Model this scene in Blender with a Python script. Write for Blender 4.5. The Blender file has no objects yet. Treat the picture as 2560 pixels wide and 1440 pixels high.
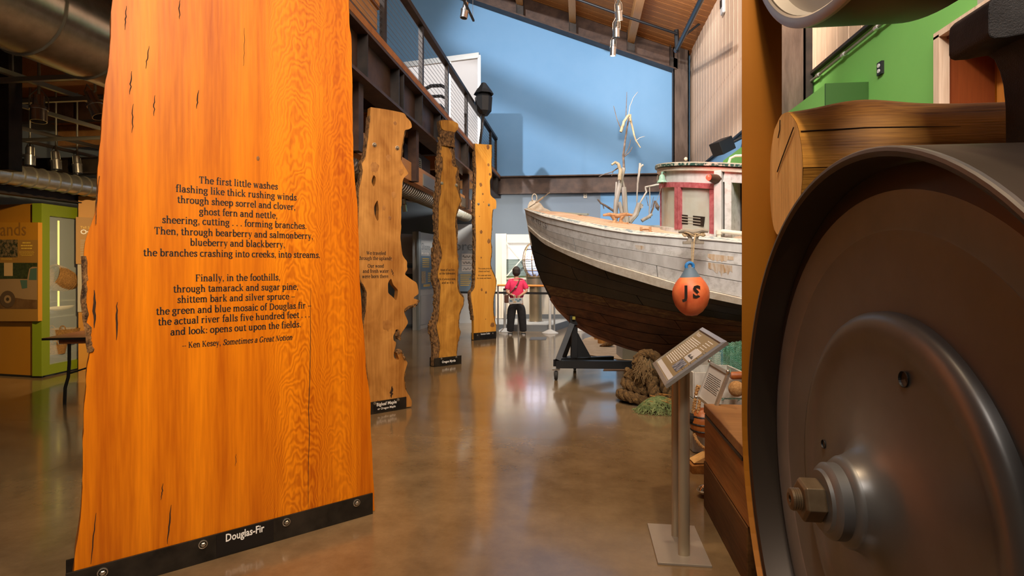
import bpy, bmesh, math, random
from mathutils import Vector as V, Matrix
from mathutils.geometry import tessellate_polygon
from mathutils.noise import noise as pnoise
random.seed(7)
S = bpy.context.scene
COL = S.collection
F, HZ, CZ = 1400.0, 670.0, 1.5
TH = math.atan(170 / 1400)
SN, CS = math.sin(TH), math.cos(TH)
PI = math.pi
# ------------------------------------------------------------------ camera
cam = bpy.data.objects.new('camera', bpy.data.cameras.new('camera'))
COL.objects.link(cam)
cam.location = (0, 0, CZ)
cam.rotation_euler = (PI / 2, 0, TH)
cam.data.sensor_width = 36
cam.data.lens = F / 2560 * 36
cam.data.shift_y = -(720 - HZ) / 2560
cam.data.clip_start = 0.05
cam.data.clip_end = 200
S.camera = cam
# ------------------------------------------------------------------ world
w = bpy.data.worlds.new('world')
S.world = w
w.use_nodes = True
w.node_tree.nodes['Background'].inputs[0].default_value = (1.0, 0.80, 0.58, 1)
w.node_tree.nodes['Background'].inputs[1].default_value = 0.085
S.view_settings.view_transform = 'Standard'
S.view_settings.look = 'None'
S.view_settings.gamma = 1
S.view_settings.use_curve_mapping = False
S.view_settings.exposure = 0.10


def P(px, py, d):
    """point seen at pixel (px,py) at depth d, in room coordinates"""
    l = (px - 1280) / F * d
    return V((l * CS - d * SN, l * SN + d * CS, CZ + (HZ - py) / F * d))


def PX(px, py, X):
    k = (px - 1280) / F
    return P(px, py, X / (k * CS - SN))


def PY(px, py, Y):
    k = (px - 1280) / F
    return P(px, py, Y / (k * SN + CS))


def PG(px, py, z=0.0):
    return P(px, py, F * (CZ - z) / (py - HZ))


def pix(p):
    d = -p[0] * SN + p[1] * CS
    l = p[0] * CS + p[1] * SN
    return 1280 + F * l / d, HZ - F * (p[2] - CZ) / d, d


# ------------------------------------------------------------------ lights
def light(kind, name, loc, target, energy, color=(1, 1, 1), size=1.0, sizey=None, spot=60, blend=.5):
    d = bpy.data.lights.new(name, kind)
    d.energy = energy
    d.color = color
    if kind == 'AREA':
        d.shape = 'RECTANGLE'
        d.size = size
        d.size_y = sizey or size
    else:
        d.shadow_soft_size = size
    if kind == 'SPOT':
        d.spot_size = math.radians(spot)
        d.spot_blend = blend
    o = bpy.data.objects.new(name, d)
    COL.objects.link(o)
    o.location = loc
    o.rotation_euler = (V(target) - V(loc)).to_track_quat('-Z', 'Y').to_euler()
    return o


WARM = (1.0, 0.74, 0.46)
WHITE = (1.0, 0.93, 0.84)
# unseen soft fill added behind the camera, high over the hall
light('AREA', 'hall_fill', (1.5, -1.5, 6.6), (0.6, 15, 5.6), 760, (1.0, 0.95, 0.88), 6, 1.6)
# ceiling track spots
light('SPOT', 'track_spot_slab_fir', (0.55, -0.5, 3.9), (-1.75, 2.95, 1.75), 390, (1.0, 0.74, 0.42), .10, spot=50, blend=.8)
light('SPOT', 'track_spot_slab_maple', (0.1, 2.6, 4.6), (-1.95, 5.9, 1.9), 120, WARM, .06, spot=34, blend=.6)
light('SPOT', 'track_spot_slab_myrtle', (0.1, 5.2, 5.2), (-2.05, 8.6, 2.0), 150, WARM, .06, spot=34, blend=.6)
light('SPOT', 'track_spot_slab_cedar', (0.1, 8.2, 5.6), (-2.0, 11.7, 2.2), 340, WARM, .06, spot=36, blend=.6)
light('SPOT', 'track_spot_boat_bow', (-0.6, 5.0, 5.6), (0.4, 7.6, 1.8), 290, WHITE, .06, spot=62, blend=.7)
light('SPOT', 'track_spot_boat_side', (0.3, 2.6, 5.2), (1.5, 6.4, 1.9), 270, WHITE, .08, spot=60, blend=.7)
light('SPOT', 'track_spot_aisle', (0.3, 5.5, 6.0), (-0.3, 6.3, 0.0), 420, (1, .78, .52), .08, spot=75, blend=.6)
light('SPOT', 'track_spot_aisle_far', (-0.2, 9.5, 6.0), (-0.9, 11.5, 0.0), 480, WHITE, .08, spot=80, blend=.7)
light('SPOT', 'track_spot_aisle_near', (0.3, 1.6, 5.0), (0.2, 3.0, 0.0), 230, (1, .76, .48), .08, spot=80, blend=.7)
light('SPOT', 'track_spot_siding', (0.0, 5.6, 6.6), (2.9, 9.5, 5.5), 1500, (1, .86, .74), .06, spot=85, blend=.6)
light('SPOT', 'track_spot_green_wall', (0.9, 3.4, 5.2), (2.9, 5.6, 3.4), 300, (1, .95, .84), .08, spot=95, blend=.7)
light('SPOT', 'track_spot_log', (0.2, 1.2, 4.3), (1.6, 2.2, 1.9), 190, (1, .82, .55), .06, spot=60, blend=.7)
light('SPOT', 'track_spot_lens', (-0.6, 10.4, 3.6), (0.2, 13.6, 1.0), 190, (1, .84, .64), .06, spot=70, blend=.6)
light('SPOT', 'track_spot_backdrop', (-3.6, 10.0, 8.0), (-3.2, 13.4, 5.2), 40, WHITE, .2, spot=70, blend=.7)
light('SPOT', 'track_spot_left_gallery', (-3.6, 4.6, 3.1), (-6.6, 7.9, 1.4), 900, (1, .70, .34), .06, spot=72, blend=.8)
light('SPOT', 'track_spot_coast_panels', (-2.2, 12.0, 3.2), (-2.4, 14.6, 1.4), 420, (1, .93, .82), .06, spot=110, blend=.8)
light('AREA', 'far_wall_fill', (0.0, 12.2, 7.3), (0.2, 15.4, 5.2), 70, (0.92, 0.96, 1.0), 5.0, .6)  # unseen area light added to brighten the far wall
light('SPOT', 'far_wall_shadow_spot', (-6, -2, 10.2), (1.6, 15.4, 5.6), 8200, (.97, .98, 1.0), .14, spot=38, blend=.4)  # unseen spot added to throw the diagonal shadow onto the far wall
light('AREA', 'hall_ceiling_bounce', (0.2, 6.0, 4.6), (0.2, 7.2, 8.3), 60, (1, .72, .44), 3.0, 6.0)


# ------------------------------------------------------------------ materials
def _mat(name):
    m = bpy.data.materials.new(name)
    m.use_nodes = True
    nt = m.node_tree
    return m, nt, nt.nodes['Principled BSDF']


def c4(c):
    return (c[0], c[1], c[2], 1)


def M(name, col, rough=.6, metal=0.0, col2=None, scale=4.0, stretch=(1, 1, 1), bump=0.0, bscale=None, lo=.35, hi=.65,
      alpha=1.0, trans=0.0, emit=None, estr=1.0, coat=0.0, rvar=0.0, spec=None):
    m, nt, b = _mat(name)
    N, L = nt.nodes, nt.links
    b.inputs['Base Color'].default_value = c4(col)
    b.inputs['Roughness'].default_value = rough
    b.inputs['Metallic'].default_value = metal
    if spec is not None: b.inputs['Specular IOR Level'].default_value = spec
    if coat: b.inputs['Coat Weight'].default_value = coat; b.inputs['Coat Roughness'].default_value = .15
    if trans: b.inputs['Transmission Weight'].default_value = trans
    if alpha < 1: b.inputs['Alpha'].default_value = alpha
    if emit: b.inputs['Emission Color'].default_value = c4(emit); b.inputs['Emission Strength'].default_value = estr
    if col2 or bump or rvar:
        tc = N.new('ShaderNodeTexCoord')
        mp = N.new('ShaderNodeMapping')
        mp.inputs['Scale'].default_value = stretch
        L.new(tc.outputs['Object'], mp.inputs[0])
        n = N.new('ShaderNodeTexNoise')
        n.inputs['Scale'].default_value = scale
        n.inputs['Detail'].default_value = 8
        n.inputs['Roughness'].default_value = .6
        L.new(mp.outputs[0], n.inputs['Vector'])
        if col2:
            r = N.new('ShaderNodeValToRGB')
            r.color_ramp.elements[0].position = lo
            r.color_ramp.elements[1].position = hi
            r.color_ramp.elements[0].color = c4(col)
            r.color_ramp.elements[1].color = c4(col2)
            L.new(n.outputs['Fac'], r.inputs[0])
            L.new(r.outputs[0], b.inputs['Base Color'])
        if rvar:
            mr = N.new('ShaderNodeMapRange')
            mr.inputs['To Min'].default_value = max(0.02, rough - rvar)
            mr.inputs['To Max'].default_value = rough + rvar
            L.new(n.outputs['Fac'], mr.inputs['Value'])
            L.new(mr.outputs[0], b.inputs['Roughness'])
        if bump:
            n2 = N.new('ShaderNodeTexNoise')
            n2.inputs['Scale'].default_value = bscale or scale * 4
            n2.inputs['Detail'].default_value = 6
            L.new(mp.outputs[0], n2.inputs['Vector'])
            bp = N.new('ShaderNodeBump')
            bp.inputs['Strength'].default_value = bump
            bp.inputs['Distance'].default_value = .02
            L.new(n2.outputs['Fac'], bp.inputs['Height'])
            L.new(bp.outputs[0], b.inputs['Normal'])
    return m


def wood(name, dark, light, axis='z', scale=1.0, rough=.45, bump=.15, figure=0.0, knots=0.0, contrast=1.0, coat=0.0, flames=(), streaks=(), mott=.15):
    """long-grained wood: broad streaks + fine grain + optional figured rings and knots"""
    m, nt, b = _mat(name)
    N, L = nt.nodes, nt.links
    tc = N.new('ShaderNodeTexCoord')
    st = {'x': (.05, 1, 1), 'y': (1, .05, 1), 'z': (1, 1, .05)}[axis]

    def noise_(sc, stv, det=5, dist=0.0):
        mp = N.new('ShaderNodeMapping')
        mp.inputs['Scale'].default_value = stv
        L.new(tc.outputs['Object'], mp.inputs[0])
        n = N.new('ShaderNodeTexNoise')
        n.inputs['Scale'].default_value = sc * scale
        n.inputs['Detail'].default_value = det
        n.inputs['Distortion'].default_value = dist
        L.new(mp.outputs[0], n.inputs['Vector'])
        return n.outputs['Fac']

    def mth(op, a, c, cl=False):
        x = N.new('ShaderNodeMath')
        x.operation = op
        x.use_clamp = cl
        for i, v in enumerate((a, c)):
            if isinstance(v, (int, float)): x.inputs[i].default_value = v
            else: L.new(v, x.inputs[i])
        return x.outputs[0]
    A = noise_(5, st, 4, .4)
    B = noise_(70, st, 3)
    C = noise_(1.2 if mott <= .15 else 5.0, (1, 1, .6), 2 if mott <= .15 else 6, 0 if mott <= .15 else 1.2)
    g = mth('ADD', mth('MULTIPLY', A, .55), mth('ADD', mth('MULTIPLY', B, .3), mth('MULTIPLY', C, mott)))
    if mott > .15: g = mth('SUBTRACT', g, (mott - .15) * .5)
    if figure:
        st2 = {'x': (.22, 1, 1), 'y': (1, .22, 1), 'z': (1, 1, .22)}[axis]
        mp = N.new('ShaderNodeMapping')
        mp.inputs['Scale'].default_value = st2
        L.new(tc.outputs['Object'], mp.inputs[0])
        n = N.new('ShaderNodeTexNoise')
        n.inputs['Scale'].default_value = 2.4 * scale
        n.inputs['Detail'].default_value = 4.5
        n.inputs['Roughness'].default_value = .45
        L.new(mp.outputs[0], n.inputs['Vector'])
        rings = mth('SINE', mth('MULTIPLY', n.outputs['Fac'], 230.0), 0)
        mask = noise_(1.5, (2.2, 2.2, .10), 1)
        mask = mth('MULTIPLY', mth('SUBTRACT', mask, .47, True), 6.0, True)
        g = mth('ADD', g, mth('MULTIPLY', mth('MULTIPLY', rings, mask), -.10 * figure))
    if flames or streaks:
        sp = N.new('ShaderNodeSeparateXYZ')
        L.new(tc.outputs['Object'], sp.inputs[0])
        wob = noise_(2.2, (1.5, 1, .6), 3)
        wob2 = noise_(9, (1, 1, .45), 3)
        for xc, wd, kz, amp in flames:
            dx = mth('DIVIDE', mth('ADD', mth('SUBTRACT', sp.outputs['X'], xc), mth('MULTIPLY', mth('SUBTRACT', wob, .5), wd * .9)), wd)
            dx2 = mth('MULTIPLY', dx, dx)
            f = mth('ADD', mth('MULTIPLY', sp.outputs['Z'], kz), mth('ADD', mth('MULTIPLY', dx2, 30.0), mth('ADD', mth('MULTIPLY', wob, 60.0), mth('MULTIPLY', wob2, 58.0))))
            mk = mth('SUBTRACT', 1.0, mth('MULTIPLY', dx2, .42), True)
            g = mth('ADD', g, mth('MULTIPLY', mth('MULTIPLY', mth('SINE', f, 0), mk), -amp))
        for xc, wd, amp in streaks:
            dx = mth('DIVIDE', mth('ADD', mth('SUBTRACT', sp.outputs['X'], xc), mth('MULTIPLY', mth('SUBTRACT', wob, .5), .12)), wd)
            mk = mth('SUBTRACT', 1.0, mth('MULTIPLY', dx, dx), True)
            g = mth('ADD', g, mth('MULTIPLY', mk, amp))
    r = N.new('ShaderNodeValToRGB')
    r.color_ramp.elements[0].position = .5 - .2 / contrast
    r.color_ramp.elements[1].position = .5 + .17 / contrast
    r.color_ramp.elements[0].color = c4(dark)
    r.color_ramp.elements[1].color = c4(light)
    L.new(g, r.inputs[0])
    out = r.outputs[0]
    if knots:
        vo = N.new('ShaderNodeTexVoronoi')
        mp = N.new('ShaderNodeMapping')
        mp.inputs['Scale'].default_value = (1, 1, .4)
        L.new(tc.outputs['Object'], mp.inputs[0])
        L.new(mp.outputs[0], vo.inputs['Vector'])
        vo.inputs['Scale'].default_value = knots
        k = N.new('ShaderNodeValToRGB')
        k.color_ramp.elements[0].position = .03
        k.color_ramp.elements[1].position = .14
        k.color_ramp.elements[0].color = (.28, .16, .09, 1)
        k.color_ramp.elements[1].color = (1, 1, 1, 1)
        L.new(vo.outputs['Distance'], k.inputs[0])
        mx = N.new('ShaderNodeMixRGB')
        mx.blend_type = 'MULTIPLY'
        mx.inputs[0].default_value = 1
        L.new(out, mx.inputs[1])
        L.new(k.outputs[0], mx.inputs[2])
        out = mx.outputs[0]
    L.new(out, b.inputs['Base Color'])
    b.inputs['Roughness'].default_value = rough
    b.inputs['Specular IOR Level'].default_value = .28
    if coat: b.inputs['Coat Weight'].default_value = coat
    if bump:
        bp = N.new('ShaderNodeBump')
        bp.inputs['Strength'].default_value = bump
        bp.inputs['Distance'].default_value = .01
        L.new(g, bp.inputs['Height'])
        L.new(bp.outputs[0], b.inputs['Normal'])
    return m


MT = {}
MT['fir'] = wood('fir_wood', (.40, .075, .001), (.80, .235, .003), flames=((-.44, .13, 95.0, .085), (-.21, .11, 75.0, .055)), streaks=((-1.16, .055, .09), (-.95, .05, .08), (-1.33, .06, -.07), (-.05, .06, -.05)), figure=0, rough=.40, bump=.12, contrast=1.15)
MT['maple'] = wood('maple_wood', (.25, .085, .010), (.60, .285, .07), scale=.8, mott=.55, figure=.5, rough=.5, bump=.08)
MT['myrtle'] = wood('myrtle_wood', (.24, .085, .008), (.60, .29, .05), scale=.9, mott=.6, figure=.8, rough=.5, bump=.08)
MT['cedar'] = wood('cedar_wood', (.60, .22, .018), (.86, .42, .07), scale=.8, figure=.3, rough=.5, bump=.05)
MT['sapwood'] = wood('sapwood', (.62, .24, .03), (.85, .42, .07), rough=.5)
MT['knot'] = M('knot_wood', (.17, .055, .010), .6, col2=(.36, .15, .03), scale=26)
MT['knot_soft'] = M('soft_knot_wood', (.30, .115, .018), .6, col2=(.42, .18, .035), scale=18)
MT['crack'] = M('crack_dark', (.03, .012, .004), .9)
MT['bark'] = M('bark', (.04, .018, .007), .9, col2=(.34, .17, .055), scale=42, stretch=(1, 1, .5), bump=.8)
MT['steel_plate'] = M('blackened_steel_plate', (.018, .015, .012), .45, .6, col2=(.05, .04, .03), scale=6, bump=.05)
MT['sign_black'] = M('sign_black', (.006, .005, .005), .4)
MT['ink'] = M('black_ink', (.012, .007, .004), .6)
MT['white_ink'] = M('white_ink', (.85, .82, .78), .6)
MT['bolt'] = M('zinc_bolt', (.55, .50, .42), .35, .9)
MT['blue'] = M('blue_wall_paint', (.185, .365, .590), .85, col2=(.20, .38, .605), scale=1.5, spec=.25)
MT['grey_blue'] = M('grey_blue_paint', (.20, .245, .30), .75, col2=(.21, .255, .31), scale=1.5)
MT['green'] = M('green_wall_paint', (.175, .43, .10), .8, col2=(.185, .45, .105), scale=1.5, spec=.25)
MT['dgreen'] = M('deep_green', (.018, .075, .001), .6)  # darker green for the block's near end
MT['beige'] = M('beige_paint', (.38, .34, .27), .8)
MT['siding'] = wood('siding_wood', (.56, .37, .25), (.80, .60, .44), rough=.6, knots=9, scale=1.2, bump=.1, contrast=1.5)
MT['deck_ceiling'] = wood('ceiling_board_wood', (.26, .085, .018), (.48, .19, .05), axis='x', rough=.6, knots=3)
MT['glulam'] = wood('glulam_wood', (.40, .17, .055), (.60, .30, .11), axis='y', rough=.5)
MT['steel'] = M('brown_painted_steel', (.040, .017, .009), .5, .2, col2=(.085, .042, .024), scale=5, bump=.08)
MT['steel_dark'] = M('dark_steel', (.02, .015, .012), .5, .4, col2=(.045, .03, .022), scale=6)
MT['column'] = M('weathered_steel', (.060, .034, .022), .6, .2, col2=(.135, .088, .062), scale=7, stretch=(1, 1, .2), bump=.15)
MT['floor'] = None
MT['trim_orange'] = wood('baseboard_wood', (.55, .19, .04), (.75, .30, .07), axis='x')
MT['cable'] = M('steel_cable', (.35, .34, .33), .35, .9)
MT['duct'] = M('galvanised_duct', (.42, .41, .37), .28, .85, col2=(.55, .54, .50), scale=12)
MT['strut'] = M('strut_metal', (.30, .28, .23), .4, .7)
MT['lamp'] = M('lamp_aluminium', (.62, .61, .60), .25, .95)
MT['lampglow'] = M('lamp_glow', (1, .9, .8), .4, emit=(1, .82, .6), estr=14)
MT['black'] = M('black_metal', (.012, .011, .011), .5, .2)
MT['rubber'] = M('black_rubber', (.02, .018, .016), .7)
MT['blackpipe'] = M('black_pipe', (.012, .012, .014), .4, .3)
MT['white'] = M('white_panel', (.60, .585, .58), .7)
MT['alu'] = M('brushed_aluminium', (.62, .61, .58), .34, .85, col2=(.70, .69, .66), scale=8, stretch=(1, 1, 20))
MT['alu_sat'] = M('satin_champagne_aluminium', (.50, .42, .30), .42, .7)
MT['cream'] = M('cream_paint', (.74, .66, .54), .6, col2=(.78, .70, .58), scale=2)
MT['grey'] = M('grey_paint', (.17, .18, .19), .6)
MT['greylight'] = M('light_grey_paint', (.42, .43, .43), .6)
MT['glass'] = M('clear_glass', (.85, .95, .93), .02, alpha=.16, spec=.8)
# ------------------------------------------------------------------ geometry helpers
class G:
    def __init__(s):
        s.v, s.f = [], []

    def add(s, vs, fs):
        n = len(s.v)
        s.v += [tuple(p) for p in vs]
        s.f += [tuple(i + n for i in q) for q in fs]
        return s

    def box(s, a, b, M_=None):
        x0, y0, z0 = a
        x1, y1, z1 = b
        vs = [V(p) for p in ((x0, y0, z0), (x1, y0, z0), (x1, y1, z0), (x0, y1, z0), (x0, y0, z1), (x1, y0, z1), (x1, y1, z1), (x0, y1, z1))]
        if M_: vs = [M_ @ p for p in vs]
        return s.add(vs, [(0, 3, 2, 1), (4, 5, 6, 7), (0, 1, 5, 4), (1, 2, 6, 5), (2, 3, 7, 6), (3, 0, 4, 7)])

    def hexa(s, p):
        """8 corners: bottom 4 ccw, top 4"""
        return s.add(p, [(0, 3, 2, 1), (4, 5, 6, 7), (0, 1, 5, 4), (1, 2, 6, 5), (2, 3, 7, 6), (3, 0, 4, 7)])

    def bar(s, a, b, wx, wz, up=(0, 0, 1)):
        a, b = V(a), V(b)
        t = (b - a).normalized()
        u = V(up)
        r = t.cross(u)
        if r.length < 1e-4: r = t.cross(V((0, 1, 0)))
        r.normalize()
        u = r.cross(t).normalized()
        o = [(-wx, -wz), (wx, -wz), (wx, wz), (-wx, wz)]
        vs = [a + r * x * .5 + u * z * .5 for x, z in o] + [b + r * x * .5 + u * z * .5 for x, z in o]
        return s.add(vs, [(0, 1, 2, 3), (7, 6, 5, 4), (0, 4, 5, 1), (1, 5, 6, 2), (2, 6, 7, 3), (3, 7, 4, 0)])

    def tube(s, pts, r, n=8, caps=True, flat=1.0):
        pts = [V(p) for p in pts]
        rs = r if isinstance(r, (list, tuple)) else [r] * len(pts)
        prev = None
        base = len(s.v)
        for i, p in enumerate(pts):
            t = (pts[min(i + 1, len(pts) - 1)] - pts[max(i - 1, 0)])
            t = t.normalized() if t.length > 1e-9 else V((0, 0, 1))
            if prev is None:
                a = V((0, 0, 1)) if abs(t.z) < .9 else V((0, 1, 0))
                x = t.cross(a).normalized()
            else:
                x = prev - t * prev.dot(t)
                x = x.normalized() if x.length > 1e-6 else t.orthogonal().normalized()
            prev = x
            y = t.cross(x)
            for k in range(n):
                an = 2 * PI * k / n
                q = p + (x * math.cos(an) + y * math.sin(an) * flat) * rs[i]
                s.v.append(tuple(q))
        for i in range(len(pts) - 1):
            for k in range(n):
                a = base + i * n + k
                b = base + i * n + (k + 1) % n
                s.f.append((a, b, b + n, a + n))
        if caps:
            s.f.append(tuple(base + k for k in range(n))[::-1])
            s.f.append(tuple(base + (len(pts) - 1) * n + k for k in range(n)))
        return s

    def cyl(s, a, b, r, r2=None, n=16):
        return s.tube([a, b], [r, r if r2 is None else r2], n)

    def lathe(s, prof, M_=None, n=24, a0=0.0, a1=2 * PI, close=True):
        """profile [(radius, height)] about local z, transformed by M_"""
        base = len(s.v)
        full = abs(a1 - a0 - 2 * PI) < 1e-6
        m = n if full else n + 1
        for r, z in prof:
            for k in range(m):
                an = a0 + (a1 - a0) * k / n
                p = V((r * math.cos(an), r * math.sin(an), z))
                s.v.append(tuple(M_ @ p if M_ else p))
        for i in range(len(prof) - 1):
            for k in range(n if not full else m):
                a = base + i * m + k
                b = base + i * m + (k + 1) % m
                s.f.append((a, b, b + m, a + m))
        return s

    def ball(s, c, r, n=12, sc=(1, 1, 1)):
        M_ = Matrix.Translation(V(c)) @ Matrix.Diagonal((sc[0], sc[1], sc[2], 1))
        pr = [(max(1e-4, r * math.sin(PI * i / (n // 2 + 2))), -r * math.cos(PI * i / (n // 2 + 2))) for i in range(n // 2 + 3)]
        return s.lathe(pr, M_, n)

    def grid(s, fn, nu, nv, flip=False):
        base = len(s.v)
        for i in range(nu + 1):
            for j in range(nv + 1):
                s.v.append(tuple(fn(i / nu, j / nv)))
        for i in range(nu):
            for j in range(nv):
                a = base + i * (nv + 1) + j
                q = (a, a + 1, a + nv + 2, a + nv + 1)
                s.f.append(q[::-1] if flip else q)
        return s

    def prism(s, loops, to3, off):
        """extruded polygon with holes: loops of 2d points, to3 maps 2d to 3d, off the extrusion vector"""
        flat = [p for lp in loops for p in lp]
        tris = tessellate_polygon([[V((p[0], p[1], 0)) for p in lp] for lp in loops])
        A = [V(to3(*p)) for p in flat]
        n = len(flat)
        B = [p + V(off) for p in A]
        fs = [tuple(t) for t in tris] + [tuple(i + n for i in t)[::-1] for t in tris]
        k = 0
        for lp in loops:
            m = len(lp)
            for i in range(m):
                a, b = k + i, k + (i + 1) % m
                fs.append((a, b, b + n, a + n))
            k += m
        return s.add(A + B, fs)


LOCALROOT = set()


def link(name, data, mat=None, parent=None, kind=None, label=None, cat=None, group=None):
    o = bpy.data.objects.new(name, data)
    COL.objects.link(o)
    if parent is not None:
        o.parent = parent
        if parent.type == 'EMPTY' and parent.name not in LOCALROOT:
            o.location = -V(parent.location)
    if kind: o['kind'] = kind
    if label: o['label'] = label
    if cat: o['category'] = cat
    if group: o['group'] = group
    return o


def mesh(name, g, mat, smooth=False, fix=True):
    me = bpy.data.meshes.new(name)
    me.from_pydata(g.v, [], g.f)
    if fix:
        bm = bmesh.new()
        bm.from_mesh(me)
        bmesh.ops.recalc_face_normals(bm, faces=bm.faces)
        bm.to_mesh(me)
        bm.free()
    me.materials.append(mat)
    if smooth:
        for p in me.polygons: p.use_smooth = True
        try: me.set_sharp_from_angle(angle=math.radians(38))
        except Exception: pass
    return me


def part(name, g, mat, parent=None, smooth=False, bevel=0.0, fix=True, **kw):
    m = MT[mat] if isinstance(mat, str) else mat
    o = link(name, mesh(name, g, m, smooth, fix), None, parent, **kw)
    if bevel:
        b = o.modifiers.new('bevel', 'BEVEL')
        b.width = bevel
        b.segments = 2
        b.limit_method = 'ANGLE'
    return o


def thing(name, loc, label, cat, group=None, rz=0.0, local=False):
    o = bpy.data.objects.new(name, None)
    o.empty_display_size = .1
    COL.objects.link(o)
    o.location = loc
    o.rotation_euler = (0, 0, rz)
    o['label'] = label
    o['category'] = cat
    if group: o['group'] = group
    if local: LOCALROOT.add(o.name)
    return o


def struct(name, g, mat, **kw):
    return part(name, g, mat, kind='structure', **kw)


def dup(o, parent=None):
    c = o.copy()
    COL.objects.link(c)
    if parent is not None: c.parent = parent
    for ch in list(o.children): dup(ch, c)
    return c


def place(proto, loc, rz, label, group=None, first=[None]):
    c = dup(proto)
    c.location = loc
    c.rotation_euler = (0, 0, rz)
    c['label'] = label
    if group: c['group'] = group
    return c


# ------------------------------------------------------------------ sans text (built-in font) turned into mesh
def text(s, o, xd, yd, size, mat, parent, name='lettering', align='CENTER', bold=0.0, width=None, depth=.0006):
    cu = bpy.data.curves.new(name, 'FONT')
    cu.body = s
    cu.size = 1
    cu.align_x = align
    cu.offset = bold
    cu.resolution_u = 2
    t = bpy.data.objects.new(name, cu)
    COL.objects.link(t)
    dg = bpy.context.evaluated_depsgraph_get()
    me = bpy.data.meshes.new_from_object(t.evaluated_get(dg))
    bpy.data.objects.remove(t)
    xs = [v.co.x for v in me.vertices] or [0, 1]
    wn = max(xs) - min(xs)
    sx = (width / wn) if width else size
    xd, yd = V(xd).normalized(), V(yd).normalized()
    nz = xd.cross(yd)
    for v in me.vertices:
        p = V(o) + xd * v.co.x * sx + yd * v.co.y * size + nz * depth
        v.co = p
    me.materials.clear()
    me.materials.append(MT[mat] if isinstance(mat, str) else mat)
    return link(name, me, None, parent)


# ------------------------------------------------------------------ serif stroke font
def _arc(cx, cy, rx, ry, a0, a1, n=14):
    return [(cx + rx * math.cos(math.radians(a0 + (a1 - a0) * i / n)), cy + ry * math.sin(math.radians(a0 + (a1 - a0) * i / n))) for i in range(n + 1)]


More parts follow.
